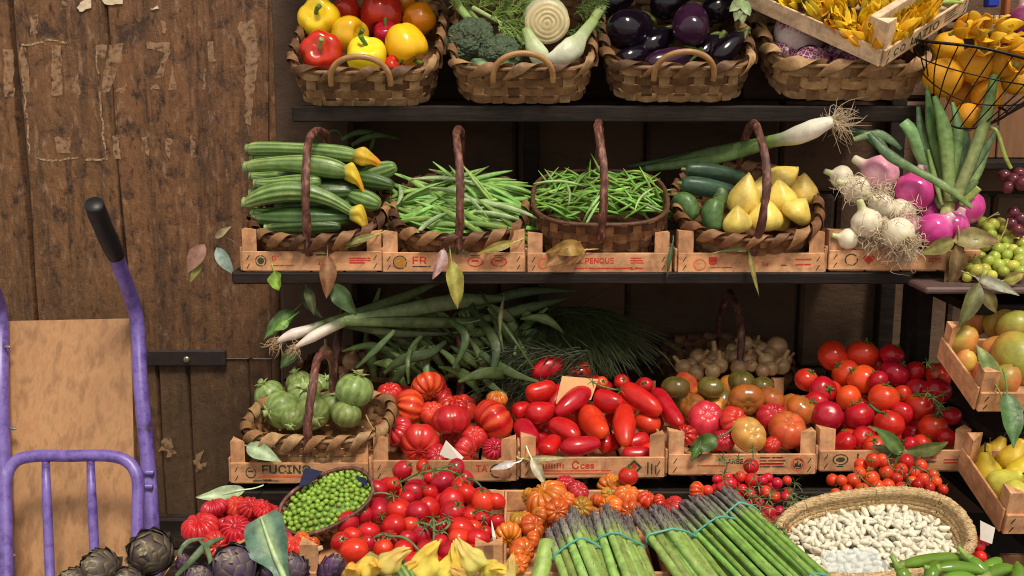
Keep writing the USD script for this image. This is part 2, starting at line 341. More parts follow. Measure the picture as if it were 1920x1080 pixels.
# ---- the old wooden door
def doormat(name, a, dark, low):
    st = {'tc': ('geometry', {}), 'oi': ('object_info', {}), 'so': ('math', {'math_type': 'multiply', 'value2': 9.0}), 'av': ('vector_math', {'math_type': 'add'}),
        'mv': ('mapping', {'mapping_type': 'point', 'scale': (26, 4, 1.6)}), 'grain': ('noise_texture', {'scale': 1.6, 'detail': 7, 'roughness': .7, 'distortion': .6}),
        'big': ('noise_texture', {'scale': 5.0, 'detail': 6, 'roughness': .65}), 'mid': ('noise_texture', {'scale': 17.0, 'detail': 8, 'roughness': .72, 'distortion': .4}),
        'mm': ('mapping', {'mapping_type': 'point', 'scale': (60, 10, 22)}), 'fleck': ('noise_texture', {'scale': 1.0, 'detail': 6, 'roughness': .7}),
        'cg': ('rgb_ramp', {'ramp': [(0, C(*dark)), (.36, C(*[int(x * .66) for x in a])), (.52, C(*a)), (.72, C(*[min(255, int(x * 1.13)) for x in a])), (1, C(176, 122, 84))]}),
        'cm': ('rgb_ramp', {'ramp': [(0, C(30, 20, 14)), (.36, C(56, 38, 26)), (.5, C(104, 72, 46)), (1, C(160, 112, 74))]}),
        'fm': ('rgb_ramp', {'ramp': [(0, (1, 1, 1)), (.40, (.9, .9, .9)), (.52, (0, 0, 0)), (1, (0, 0, 0))]}),
        'fp': ('rgb_ramp', {'ramp': [(0, (0, 0, 0)), (.55, (0, 0, 0)), (.70, (.75, .75, .75)), (1, (1, 1, 1))]}),
        'fd': ('rgb_ramp', {'ramp': [(0, (.9, .9, .9)), (.34, (.8, .8, .8)), (.45, (0, 0, 0)), (1, (0, 0, 0))]}),
        'x1': ('mix_color', {'blend_type': 'mix'}), 'x2': ('mix_color', {'blend_type': 'mix', 'b': C(150, 117, 90)}), 'x3': ('mix_color', {'blend_type': 'mix', 'b': C(34, 22, 16)}), 'x4': ('mix_color', {'blend_type': 'mix', 'b': C(74, 56, 38)}),
        'sz': ('separate_xyz', {}), 'zl': ('map_range', {'from_min': 1.35, 'from_max': .75, 'to_min': 0, 'to_max': low, 'clamp': True}), 'zn': ('math', {'math_type': 'multiply'}), 'zb': ('math', {'math_type': 'multiply', 'value2': 1.6}),
        'b': ('bump', {'strength': .9, 'distance': .006}), 'hs': ('math', {'math_type': 'add'}), 'p': ('principled_bsdf', {'roughness': .62, 'specular_ior_level': .35})}
    L = [('oi.random', 'so.value1'), ('tc.position', 'av.vector1'), ('so.value', 'av.vector2'), ('av.vector', 'mv.vector'), ('mv.vector', 'grain.vector'), ('av.vector', 'big.vector'), ('av.vector', 'mid.vector'), ('av.vector', 'mm.vector'), ('mm.vector', 'fleck.vector'),
         ('grain.fac', 'cg.fac'), ('mid.fac', 'cm.fac'), ('mid.fac', 'fm.fac'), ('fleck.fac', 'fp.fac'), ('fleck.fac', 'fd.fac'),
         ('cg.color', 'x1.a'), ('cm.color', 'x1.b'), ('fm.color', 'x1.fac'), ('x1.result', 'x2.a'), ('fp.color', 'x2.fac'), ('x2.result', 'x3.a'), ('fd.color', 'x3.fac'),
         ('tc.position', 'sz.vector'), ('sz.z', 'zl.value'), ('zl.result', 'zn.value1'), ('big.fac', 'zb.value1'), ('zb.value', 'zn.value2'), ('zn.value', 'x4.fac'), ('x3.result', 'x4.a'), ('x4.result', 'p.base_color'),
         ('mid.fac', 'hs.value1'), ('fleck.fac', 'hs.value2'), ('hs.value', 'b.height'), ('b.normal', 'p.normal')]
    return mat(name, st, L, 'p.BSDF')
DOOR = [doormat('old_door_paint', (110, 76, 46), (58, 41, 28), .9), doormat('old_door_paint_grey', (96, 70, 45), (62, 40, 24), .95), doormat('old_door_paint_red', (112, 76, 47), (60, 42, 29), .8)]
PATCH = mat('faded_paint', {'g': ('geometry', {}), 'n': ('noise_texture', {'scale': 70, 'detail': 6, 'roughness': .7}), 'r': ('rgb_ramp', {'ramp': [(0, (0, 0, 0)), (.40, (0, 0, 0)), (.60, (.5, .5, .5)), (1, (.8, .8, .8))]}), 'n2': ('noise_texture', {'scale': 20, 'detail': 4}), 'c': ('rgb_ramp', {'ramp': [(0, C(150, 112, 78)), (1, C(190, 156, 122))]}),
    't': ('transparent_bsdf', {}), 'p': ('principled_bsdf', {'roughness': .8}), 'm': ('mix_closure', {})}, [('g.position', 'n.vector'), ('n.fac', 'r.fac'), ('r.color', 'm.fac'), ('g.position', 'n2.vector'), ('n2.fac', 'c.fac'), ('c.color', 'p.base_color'), ('t.BSDF', 'm.closure1'), ('p.BSDF', 'm.closure2')], 'm.closure')
PAPER = mat('torn_paper', {'g': ('geometry', {}), 'n': ('noise_texture', {'scale': 90, 'detail': 5}), 'c': ('rgb_ramp', {'ramp': [(0, C(150, 124, 92)), (.5, C(206, 186, 156)), (1, C(232, 220, 196))]}), 'p': ('principled_bsdf', {'roughness': .85})}, [('g.position', 'n.vector'), ('n.fac', 'c.fac'), ('c.color', 'p.base_color')], 'p.BSDF')
DY = 2.72
def dx(px, py): return at(px, py, DY)[0]
def dz(px, py): return at(px, py, DY)[2]
door = thing('old_door', 'weathered brown plank door with flaking paint behind the purple hand truck', 'door')
zt = 2.75; zsill = dz(300, 966)
def slab(name, xl_t, xl_b, xr_t, xr_b, z0, z1, m, y0=None, th=.045, label=None):
    """An upright board whose edges run between given x at its top and bottom; front face softly uneven."""
    y0 = DY if y0 is None else y0; nz, nx = 26, 6; V = []
    ph = R.uniform(0, 6)
    for i in range(nz + 1):
        t = i / nz; zz = z0 + (z1 - z0) * t
        a = xl_b + (xl_t - xl_b) * t + .0025 * math.sin(9 * zz + ph); b = xr_b + (xr_t - xr_b) * t + .0025 * math.sin(7 * zz + ph * 2)
        V += [[a, y0 + th, zz], [a, y0 + .005, zz]] + [[a + .004 + (b - a - .008) * j / nx, y0 + .003 * (meshkit.noise(np.array([(a + (b - a) * j / nx) * 14, ph, zz * 3])) - .5), zz] for j in range(nx + 1)] + [[b, y0 + .005, zz], [b, y0 + th, zz]]
    s = nx + 5; f = []
    for i in range(nz):
        for j in range(s - 1):
            a = i * s + j; f += [[a, a + 1, a + s + 1], [a, a + s + 1, a + s]]
    return part(door, name, (np.array(V), np.array(f)), m, smooth=40, label=label)
def xtop(px, py): return dx(px, py)
# crack between the left leaf and the main leaf slopes from (20,0) to (68,600)
cl = lambda zz: dx(20, 0) + (dx(68, 600) - dx(20, 0)) * (zz - dz(20, 0)) / (dz(68, 600) - dz(20, 0))
c2 = lambda zz: dx(203, 80) + (dx(244, 600) - dx(203, 80)) * (zz - dz(203, 80)) / (dz(244, 600) - dz(203, 80))
xr = lambda zz: dx(505, 100) + (dx(508, 400) - dx(505, 100)) * (zz - dz(505, 100)) / (dz(508, 400) - dz(505, 100))
zm = dz(350, 672)
slab('plank', -1.95, -1.95, cl(zt) - .24, cl(zsill) - .24, zsill, zt, DOOR[1])
slab('plank', cl(zt) - .238, cl(zsill) - .238, cl(zt) - .005, cl(zsill) - .005, zsill, zt, DOOR[0])
slab('plank', cl(zt) + .005, cl(zm) + .006, c2(zt) - .0006, c2(zm) - .0006, zm, zt, DOOR[0])
slab('plank', c2(zt) + .0006, c2(zm) + .0006, xr(zt), xr(zm), zm, zt, DOOR[2])
xa = dx(298, 760); xb = dx(355, 760); xc = dx(468, 760)
for a, b, k in ((cl(zm) + .006, xa - .001, 0), (xa + .001, xb - .002, 1), (xb + .002, xc, 1), (xc + .002, xr(zm), 0)):
    slab('lower_plank', a, a, b, b, zsill, zm - .003, DOOR[k], y0=DY + .006)
e = part(door, 'edge_moulding', sweep([(xr(zsill) + .012, DY - .004, zsill), (xr(zt) + .012, DY - .004, zt)], .013, 10, n=4), DOOR[0])
e = part(door, 'edge_moulding', sweep([(xr(zsill) + .034, DY + .006, zsill), (xr(zt) + .034, DY + .006, zt)], .010, 10, n=4), DOOR[0])
zz0, zz1 = dz(350, 684), dz(350, 656)
st_ = part(door, 'hinge_strap', box(dx(272, 670), dx(425, 670), DY - .010, DY + .002, zz0, zz1, .002), IRON, smooth=False, label='dark iron strap across the lower door planks')
bolt = at(350, 674, DY - .010)
part(st_, 'bolt', xf(rev(ball, 14, 10), frame(bolt, (0, -1, 0), s=(.009, .009, .006))), flatmat('bolt_steel', C(150, 140, 124), .35, .6, .8))
part(door, 'sill', box(-1.95, xr(0) + .04, DY - .02, DY + .15, zsill - .09, zsill - .002, .006), DARKWOOD, smooth=False)
solo('stone_plinth', box(-2.2, -.60, DY - .03, DY + .4, 0, zsill - .092, .01), STONE[1], 'dark stone base below the old door', 'plinth', kind='structure', smooth=False)
solo('door_frame', box(-2.3, -1.955, DY - .1, DY + .4, zsill, 7), STONE[0], 'stone wall left of the old door', 'wall', kind='structure', smooth=False)
solo('lintel', box(-2.3, -.40, DY - .1, DY + .4, zt + .01, 7), STONE[0], 'stone wall above the old door', 'wall', kind='structure', smooth=False)
# faded lettering and torn paper edges left on the door
from shapely.geometry import Polygon, LineString
EDGE = mat('paper_residue', {'g': ('geometry', {}), 'n': ('noise_texture', {'scale': 130, 'detail': 5, 'roughness': .7}), 'r': ('rgb_ramp', {'ramp': [(0, (0, 0, 0)), (.44, (.02, .02, .02)), (.62, (.7, .7, .7)), (1, (.9, .9, .9))]}), 't': ('transparent_bsdf', {}), 'p': ('principled_bsdf', {'base_color': C(184, 158, 124), 'roughness': .85}), 'm': ('mix_closure', {})}, [('g.position', 'n.vector'), ('n.fac', 'r.fac'), ('r.color', 'm.fac'), ('t.BSDF', 'm.closure1'), ('p.BSDF', 'm.closure2')], 'm.closure')
def patchpoly(poly, m, th=.0005, name='faded_letter', rough=.004):
    P = Polygon([(dx(x, y), dz(x, y)) for x, y in poly]).segmentize(.01)
    q = np.array(P.exterior.coords)[:-1]; q = q + (np.stack([meshkit.noise(np.c_[q * 90, np.zeros(len(q))]), meshkit.noise(np.c_[q * 90, np.ones(len(q)) * 5])], 1) - .5) * 2 * rough
    P = Polygon(q).buffer(0)
    for g_ in getattr(P, 'geoms', [P]):
        if g_.area < 1e-6: continue
        t = trimesh.creation.extrude_polygon(g_, th, engine='earcut'); v = np.array(t.vertices)
        part(door, name, (np.c_[v[:, 0], DY - .0018 - v[:, 2], v[:, 1]], np.array(t.faces)[:, ::-1]), m, smooth=False)
for poly in ([(6, 92), (24, 92), (28, 183), (10, 183)], [(96, 86), (114, 86), (118, 178), (99, 178)], [(40, 90), (50, 90), (60, 178), (44, 178)],
             [(140, 146), (146, 138), (152, 178), (136, 178)], [(180, 84), (200, 84), (197, 110), (184, 104)], [(206, 86), (231, 82), (228, 112), (206, 172), (190, 172)], [(216, 170), (236, 158), (236, 173), (215, 174)],
             [(276, 80), (320, 78), (318, 96), (306, 142), (292, 148), (308, 98), (278, 92)], [(280, 168), (292, 158), (300, 168)], [(316, 168), (322, 120), (330, 166)], [(388, 80), (400, 78), (404, 116), (392, 116)], [(384, 130), (387, 130), (384, 168), (379, 168)],
             [(104, 256), (134, 258), (132, 288), (106, 284)], [(212, 256), (224, 254), (226, 298), (214, 300)], [(268, 256), (276, 256), (280, 290), (272, 288)], [(312, 258), (324, 262), (318, 296), (308, 284)], [(356, 250), (366, 256), (368, 294), (358, 296)],
             [(118, 2), (126, 4), (120, 20), (112, 18)], [(56, 30), (70, 26), (72, 62), (58, 64)], [(452, 40), (478, 36), (486, 100), (470, 236), (460, 232), (462, 90), (444, 52)], [(300, 40), (312, 42), (310, 62), (304, 60)]):
    patchpoly(poly, PATCH)
def strokepx(pts, w, m, name):
    L = LineString(pts).buffer(w / 2, cap_style=2); patchpoly(list(L.exterior.coords)[:-1], EDGE, .0005, name, .0035)
strokepx([(38, 86), (60, 84), (80, 78)], 3.5, PAPER, 'torn_paper_edge'); strokepx([(88, 74), (126, 80)], 4, PAPER, 'torn_paper_edge')
strokepx([(39, 88), (44, 150), (50, 220), (56, 290)], 2.6, PATCH, 'torn_paper_edge'); strokepx([(186, 172), (190, 200), (196, 270), (201, 296)], 3.4, PAPER, 'torn_paper_edge')
strokepx([(72, 298), (100, 300), (148, 296)], 3.2, PAPER, 'torn_paper_edge'); strokepx([(162, 298), (202, 298)], 3.2, PAPER, 'torn_paper_edge'); strokepx([(184, 84), (180, 110), (186, 140)], 3.2, PAPER, 'torn_paper_edge')
patchpoly([(146, 14), (158, 0), (171, -8), (169, 16), (148, 22)], PAPER, .002, 'torn_paper'); patchpoly([(190, -4), (232, -10), (230, 8), (212, 10), (196, 8)], PAPER, .002, 'torn_paper'); patchpoly([(282, 16), (296, 10), (298, 16), (286, 20)], PAPER, .002, 'torn_paper')
patchpoly([(296, 832), (318, 820), (330, 846), (318, 858), (300, 846)], PATCH, .0016, 'lime_stain', .012); patchpoly([(362, 862), (380, 850), (384, 878), (366, 884)], PATCH, .0016, 'lime_stain', .012)

# ---- the rack: one dark wooden stand of stepped shelves
rack = thing('display_rack', 'tall dark wooden rack of stepped shelves holding all the baskets and crates', 'rack')
def Zat(px, py, Y): return at(px, py, Y)[2]
S1 = Zat(960, 198, 2.41); S2 = Zat(960, 509, 2.24); S3 = Zat(960, 900, 2.0) - .004
x0 = at(550, 200, 2.40)[0]; x1 = at(1722, 200, 2.40)[0]
part(rack, 'shelf_board', box(x0, x1, 2.415, W0 - .02, S1 - .028, S1, .003), DARKWOOD, smooth=False)
part(rack, 'shelf_lip', box(x0 - .003, x1 + .003, 2.396, 2.414, S1 - .036, S1 - .001, .003), DARKWOOD, smooth=False)
part(rack, 'shelf_board', box(-.60, at(1710, 515, 2.25)[0], 2.252, W0 - .02, S2 - .026, S2 - .002, .003), DARKWOOD, smooth=False)
part(rack, 'shelf_lip', box(-.595, at(1708, 515, 2.25)[0], 2.236, 2.251, S2 - .027, S2 - .002, .003), DARKWOOD, smooth=False)
part(rack, 'shelf_board', box(-.58, .84, 2.03, W0 - .02, S3 - .05, S3 - .026, .003), DARKWOOD, smooth=False)
part(rack, 'shelf_lip', box(-.575, .835, 2.014, 2.029, S3 - .064, S3 - .026, .003), DARKWOOD, smooth=False)
part(rack, 'shelf_board', box(x0 - .02, x1 + .15, 2.44, W0 - .02, 2.10, 2.13, .003), DARKWOOD, smooth=False)
for xx in (x0 + .06, .05, at(1728, 600, 2.5)[0]):
    part(rack, 'post', box(xx - .02, xx + .02, W0 - .065, W0 - .022, 0, 2.099, .003), DARKWOOD, smooth=False)
xx = at(1728, 600, 2.4)[0]
part(rack, 'post', box(xx - .016, xx + .016, 2.38, 2.42, 0, S2 - .027, .003), DARKWOOD, smooth=False)
part(rack, 'post', box(at(1795, 960, 2.05)[0] - .012, at(1795, 960, 2.05)[0] + .012, 2.03, 2.06, 0, S3 - .07, .003), IRON, smooth=False)
# ---- the low table in front
TZ = .845
table = thing('low_table', 'low dark wooden table under the front row of vegetables', 'table')
for k in range(4): part(table, 'table_board', box(-.60, .86, 1.36 + k * .16, 1.36 + k * .16 + .156, TZ - .03, TZ, .003), DARKWOOD, smooth=False)
for xx in (-.56, .78):
    for yy in (1.42, 1.94): part(table, 'leg', box(xx - .025, xx + .025, yy - .025, yy + .025, 0, TZ - .031, .003), DARKWOOD, smooth=False)

# ================================================================ hand truck
PURPLE = mat('purple_enamel', {'g': ('geometry', {}), 'n': ('noise_texture', {'scale': 22, 'detail': 8, 'roughness': .75}), 'c': ('rgb_ramp', {'ramp': [(0, C(44, 32, 40)), (.33, C(62, 46, 66)), (.39, C(82, 62, 128)), (.5, C(108, 88, 158)), (.64, C(120, 102, 170)), (.72, C(158, 142, 186)), (1, C(150, 130, 150))]}), 'b': ('bump', {'strength': .25, 'distance': .003}), 'p': ('principled_bsdf', {'roughness': .36, 'specular_ior_level': .5})},
             [('g.position', 'n.vector'), ('n.fac', 'c.fac'), ('c.color', 'p.base_color'), ('n.fac', 'b.height'), ('b.normal', 'p.normal')], 'p.BSDF')
PLY = ramp2('plywood', [(0, C(96, 66, 42)), (.40, C(144, 104, 68)), (.52, C(166, 124, 84)), (.62, C(156, 112, 74)), (1, C(188, 148, 106))], rough=.55, scale=(40, 40, 1.4), bump=.15, var=.02, detail=8, stain=.14, sscale=5)
RUBBER = ramp2('black_rubber', [(0, C(16, 15, 16)), (1, C(34, 32, 34))], rough=.45, scale=(60, 60, 60), bump=.2)
truck = thing('hand_truck', 'purple metal hand truck with a plywood back leaning on the old door', 'hand truck')
YT, YB = 2.42, 2.18
def tp(px, py, off=0.0):   # a point on the truck's leaning plane
    return at(px, py, YB + (YT - YB) * (1080 - py) / 500 + off)
right = [tp(292, 1130), tp(285, 985), tp(276, 850), tp(262, 690), tp(254, 585, -.01), at(236, 530, 2.36), at(212, 466, 2.28)]
part(truck, 'rail', sweep(right, .0165, 14, n=50), PURPLE)
part(truck, 'rail', sweep([tp(16, 1130), tp(10, 985), tp(6, 850), tp(2, 690), tp(-2, 575), at(-20, 530, 2.36), at(-44, 466, 2.28)], .0165, 14, n=50), PURPLE)
part(truck, 'grip', sweep([at(218, 480, 2.296), at(205, 452, 2.262), at(186, 408, 2.21), at(176, 382, 2.18)], [.0185, .0205, .0205, .0195, .0205, .019], 16, n=20), RUBBER, label='black rubber grip at the top of the purple rail')
pb = [tp(18, 1150, .03), tp(256, 1150, .03), tp(246, 597, .03), tp(14, 602, .03)]
nb = unit(np.cross(pb[1] - pb[0], pb[3] - pb[0]))
part(truck, 'plywood_board', hull(np.vstack([np.array(pb), np.array(pb) - nb * .012])), PLY, smooth=False)
lo = -.10
loop = [tp(12, 1150, lo), tp(12, 1040, lo), tp(10, 940, lo), tp(12, 895, lo), tp(28, 866, lo), tp(58, 856, lo), tp(130, 855, lo), tp(205, 855, lo), tp(240, 866, lo), tp(257, 892, lo), tp(259, 930, lo), tp(258, 1040, lo), tp(258, 1150, lo)]
part(truck, 'toe_loop', sweep(loop, .0130, 14, n=70), PURPLE)
for a, b in (((86, 868), (96, 1150)), ((170, 866), (182, 1150))):
    part(truck, 'bar', sweep([tp(a[0], a[1] - 8, lo + .012), tp(*a, lo + .004), tp((a[0] + b[0]) / 2, (a[1] + b[1]) / 2, lo), tp(*b, lo)], [.008, .0098, .010, .010], 12, n=16), PURPLE)
for p in ((276, 886), (274, 912)): part(truck, 'hinge', sweep([tp(258, p[1] - 4, lo), tp(p[0], p[1], -.02), tp(p[0] + 12, p[1] + 1, -.02)], .006, 8, n=8), PURPLE)
for py in (650, 803, 1040): part(truck, 'bolt', xf(rev(ball, 10, 8), frame(tp(24 if py > 700 else 14, py, -.012), (1, -.6, 0), s=(.0045, .0045, .011))), flatmat(f'zinc_{py}', C(150, 140, 136), .35, .5, .7))

# ================================================================ crates
def pine(n, ax, cols):
    sc = [[50, 50, 50], [50, 50, 50]][0]; sc[ax] = 3.0
    return ramp2(n, [(0, C(*cols[0])), (.42, C(*cols[1])), (.6, C(*cols[2])), (1, C(*cols[3]))], rough=.62, scale=sc, bump=.35, var=.15, stain=.44, sscale=26, detail=8)
PC = ((150, 98, 60), (196, 142, 98), (210, 158, 114), (228, 184, 142)); PL = ((184, 146, 104), (220, 186, 146), (230, 200, 164), (242, 220, 190))
PINE = [pine(f'crate_pine_{a}', k, PC) for k, a in enumerate('xyz')]; PINEL = [pine(f'pale_pine_{a}', k, PL) for k, a in enumerate('xyz')]
STAPLE = flatmat('staple', C(40, 30, 26), .4, .5, .6)
INK = {k: mat('ink_' + k, {'g': ('geometry', {}), 'n': ('noise_texture', {'scale': 160, 'detail': 3}), 'r': ('rgb_ramp', {'ramp': [(0, (0, 0, 0)), (.34, (0, 0, 0)), (.46, (.8, .8, .8)), (1, (.92, .92, .92))]}), 't': ('transparent_bsdf', {}), 'p': ('principled_bsdf', {'base_color': C(*c), 'roughness': .7}), 'm': ('mix_closure', {})},
       [('g.position', 'n.vector'), ('n.fac', 'r.fac'), ('r.color', 'm.fac'), ('t.BSDF', 'm.closure1'), ('p.BSDF', 'm.closure2')], 'm.closure') for k, c in dict(red=(196, 54, 34), green=(52, 62, 34), black=(34, 28, 26), gold=(176, 120, 30), orange=(220, 96, 50)).items()}
def flat_print(slat, geo2d_v, f, ink, x, z, name='print'):
    v = np.c_[geo2d_v[:, 0] + x, -.0001 - geo2d_v[:, 2], geo2d_v[:, 1] + z]
    part(slat, name, (v, np.asarray(f)), INK[ink], smooth=False)
def text_print(slat, s, h, ink, x, z, bold=True, sx=1.0):
    t = meshkit.text_mesh(s, h, .0005, bold); v = np.array(t.vertices); v[:, 0] *= sx
    flat_print(slat, v, t.faces, ink, x, z, 'lettering')
def shape_print(slat, poly, ink, x, z, name='print'):
    for g_ in getattr(poly, 'geoms', [poly]):
        t = trimesh.creation.extrude_polygon(g_, .0005, engine='earcut'); flat_print(slat, np.array(t.vertices), t.faces, ink, x, z, name)
from shapely.geometry import Point, box as sbox
from shapely import affinity
def ring(r, w): return Point(0, 0).buffer(r, 12).difference(Point(0, 0).buffer(r - w, 12))
def bars(slat, ink, x, z, n, w, h=.0022, gap=.0048, seed=0):
    q = random.Random(seed)
    for k in range(n): shape_print(slat, sbox(0, 0, w * q.uniform(.7, 1), h), ink, x, z - k * gap, 'print_line')
def crate(name, label, M, w=.296, d=.40, ph=.086, sh=.042, prints=None, P=None, group=None, side_h=.05, bph=None, rph=None):
    P = P or PINE
    c = thing(name, label, 'crate', M, group)
    fs = part(c, 'front_slat', box(-w / 2, w / 2, 0, .006, 0, sh, .0012), P[0], smooth=False)
    part(c, 'back_slat', box(-w / 2, w / 2, d - .006, d, 0, sh, .0012), P[0], smooth=False)
    for s in (-1, 1):
        q = .031
        for y, sy, hh in ((.0062, 1, ph), (d - .0062, -1, bph or ph)):
            if rph and s > 0: hh = rph
            tri = [(s * (w / 2 - .0005), y), (s * (w / 2 - q), y), (s * (w / 2 - q * .45), y + sy * q * .55), (s * (w / 2 - .0005), y + sy * q)]
            part(c, 'corner_post', prism(tri, .001, hh * R.uniform(.97, 1.03)), P[2], smooth=False)
        part(c, 'side_slat', box(s * (w / 2 + .0005), s * (w / 2 + .0055), .007, d - .007, 0, side_h, .0012) if s > 0 else box(-w / 2 - .0055, -w / 2 - .0005, .007, d - .007, 0, side_h, .0012), P[1], smooth=False)
        for zz in (.011, .029):
            st = sweep([(s * (w / 2 - .013) - .003, -.0006, zz - .005), (s * (w / 2 - .013) + .003, -.0006, zz + .005)], .0008, 4)
            part(fs, 'staple', st, STAPLE, smooth=False)
    for k in range(4):
        x = -w / 2 + .005 + k * (w - .01) / 4; part(c, 'bottom_slat', box(x, x + (w - .01) / 4 - .006, .0065, d - .0065, -.0038, -.0006), P[1], smooth=False)
    if prints: prints(fs, w)
    return c
# ================================================================ the crates of the two middle rows
def row_crate(cx, by, Y, px_w, label, prints, group=None, rz=0):
    m = mpp(cx, by, Y); p = at(cx, by, Y)
    return crate('wooden_crate', label, euler(p, rz=rz, s=(px_w * m / .296, 1, 1)), prints=prints, group=group)
def pr1(s, w):
    shape_print(s, ring(.012, .0022), 'green', -.108, .022, 'emblem'); shape_print(s, Point(0, 0).buffer(.007), 'green', -.108, .022, 'emblem'); text_print(s, "G'", .011, 'red', -.085, .022); bars(s, 'red', -.086, .011, 1, .05); bars(s, 'green', .01, .033, 1, .03, .003); text_print(s, '10', .009, 'red', .012, .014); bars(s, 'red', .08, .026, 3, .046, .0028, seed=2)
def pr2(s, w):
    shape_print(s, Point(0, 0).buffer(.0115), 'gold', -.112, .021, 'emblem'); shape_print(s, ring(.0145, .0018), 'black', -.112, .021, 'emblem'); text_print(s, 'FR', .015, 'red', -.088, .018, sx=1.25)
    bars(s, 'black', -.086, .011, 1, .04, .0018)
    for x in (.045, .094): shape_print(s, affinity.scale(ring(.014, .003), 1.25, .75), 'red', x, .022, 'emblem'); bars(s, 'black', x - .01, .034, 1, .02, .0018); bars(s, 'red', x - .008, .0225, 1, .016, .004)
def pr3(s, w):
    shape_print(s, ring(.012, .003), 'orange', -.115, .020, 'emblem'); text_print(s, 'IL PENQUE', .0115, 'red', -.048, .020, sx=.95); bars(s, 'red', -.05, .008, 1, .15, .0026); text_print(s, 'IGP', .006, 'red', .066, .006); bars(s, 'red', .066, .03, 3, .036, .002, .005, seed=4)
def pr4(s, w):
    shape_print(s, ring(.0125, .002), 'orange', -.104, .017, 'emblem'); shape_print(s, Point(0, 0).buffer(.008).union(sbox(-.008, -.002, .008, .010)), 'red', -.078, .024, 'emblem'); bars(s, 'red', -.086, .010, 1, .05, .002); text_print(s, '2a', .009, 'red', .02, .014); bars(s, 'red', .088, .027, 2, .035, .0028, .011); bars(s, 'black', .06, .015, 1, .012, .002)
def pr5(s, w):
    shape_print(s, ring(.013, .0025), 'green', -.104, .022, 'emblem'); t = np.linspace(0, 2 * np.pi, 30)[:-1]; shape_print(s, Polygon(np.c_[16 * np.sin(t) ** 3, 13 * np.cos(t) - 5 * np.cos(2 * t) - 2 * np.cos(3 * t) - np.cos(4 * t)] * .0007), 'red', -.070, .023, 'emblem'); text_print(s, '1ITC', .008, 'red', .045, .017); bars(s, 'red', .108, .027, 2, .022, .002, .009)
row_crate(585, 508, 2.24, 261, 'wooden crate at the left end of the upper crate row, holding the striped zucchini basket', pr1)
row_crate(851, 510, 2.24, 266, 'wooden crate marked FR with red ovals under the flat green beans', pr2)
row_crate(1122, 511, 2.24, 266, 'wooden crate with red IL PENQUE lettering under the thin green beans', pr3)
row_crate(1408, 511, 2.24, 274, 'wooden crate under the basket of yellow squash and cucumbers', pr4)
row_crate(1695, 506, 2.24, 284, 'wooden crate with a red heart mark, heaped with rooty onions', pr5)
def q1(s, w):
    shape_print(s, ring(.0115, .0022), 'green', -.104, .022, 'emblem'); bars(s, 'green', -.110, .0235, 1, .012, .003); text_print(s, 'FUCINO', .0165, 'green', -.082, .0205, sx=1.18); bars(s, 'orange', -.088, .0125, 1, .22, .004); bars(s, 'black', -.1, .004, 1, .07, .002); text_print(s, 'MARS', .0045, 'black', -.078, .004)
def q2(s, w):
    for x in (-.094, .108): shape_print(s, affinity.scale(ring(.0145, .0028), 1, 1).intersection(sbox(-.02, -.02, .004, .02)), 'green', x, .021, 'emblem')
    text_print(s, 'TA', .013, 'red', .064, .02); bars(s, 'red', -.05, .011, 1, .10, .002)
def q3(s, w):
    [shape_print(s, sbox(0, 0, .0022, .011 - .001 * (k % 3)), 'red', -.108 + k * .0058, .020, 'print_line') for k in range(9)]; text_print(s, 'C', .016, 'red', -.044, .019); text_print(s, 'ces', .0115, 'red', -.026, .020, sx=1.1); bars(s, 'red', -.105, .0145, 1, .15, .0014); bars(s, 'orange', -.1, .008, 1, .14, .003)
    d = Polygon([(-.017, 0), (0, .015), (.017, 0), (0, -.017)]); shape_print(s, d.difference(affinity.scale(d, .62, .62)), 'green', .085, .022, 'emblem'); shape_print(s, Point(0, .002).buffer(.0055).union(sbox(-.003, -.012, .003, .0)), 'red', .085, .022, 'emblem');
    for k in range(3): shape_print(s, sbox(0, 0, .0028, .025 - .004 * k), 'green', .112 + k * .008, .008, 'print_line')
def q4(s, w):
    shape_print(s, ring(.0145, .003), 'orange', .112, .022, 'emblem'); shape_print(s, ring(.0105, .0014), 'black', .112, .022, 'emblem'); shape_print(s, Polygon([(-.006, -.006), (.006, -.006), (.007, .001), (.003, .001), (0, .008), (-.003, .001), (-.007, .001)]), 'black', .112, .022, 'emblem')
    bars(s, 'black', .035, .034, 4, .06, .002, .0062, seed=3); text_print(s, 'ARSE', .009, 'black', -.030, .023); bars(s, 'red', -.09, .018, 1, .06, .002); bars(s, 'red', .03, .028, 2, .055, .0016, .008)
def q5(s, w):
    shape_print(s, affinity.scale(ring(.014, .0024), 1.1, .8), 'green', -.107, .024, 'emblem'); shape_print(s, affinity.scale(Point(0, 0).buffer(.008), 1.1, .6), 'green', -.107, .024, 'emblem'); bars(s, 'green', -.114, .009, 1, .014, .002); shape_print(s, sbox(0, 0, .0035, .012), 'black', .022, .024, 'print_line'); text_print(s, 'Pachino', .006, 'red', .05, .025); text_print(s, 'ORIGIN', .0045, 'black', .056, .0165); bars(s, 'red', .095, .022, 2, .03, .0022, .006); shape_print(s, sbox(0, 0, .0035, .014), 'green', -.075, .022, 'print_line')
row_crate(562, 906, 2.01, 258, 'wooden crate with dark green FUCINO lettering under the basket of round courgettes', q1)
row_crate(834, 902, 2.01, 268, 'wooden crate full of ribbed red tomatoes, marked TA in red', q2)
row_crate(1111, 896, 2.01, 270, 'wooden crate full of long plum tomatoes with a green diamond emblem', q3, rz=.6)
row_crate(1391, 890, 2.01, 276, 'wooden crate of green and orange tomatoes with a round black and orange emblem', q4, rz=.7)
row_crate(1677, 883, 2.01, 284, 'wooden crate of round vine tomatoes with a green oval emblem', q5, rz=.6)

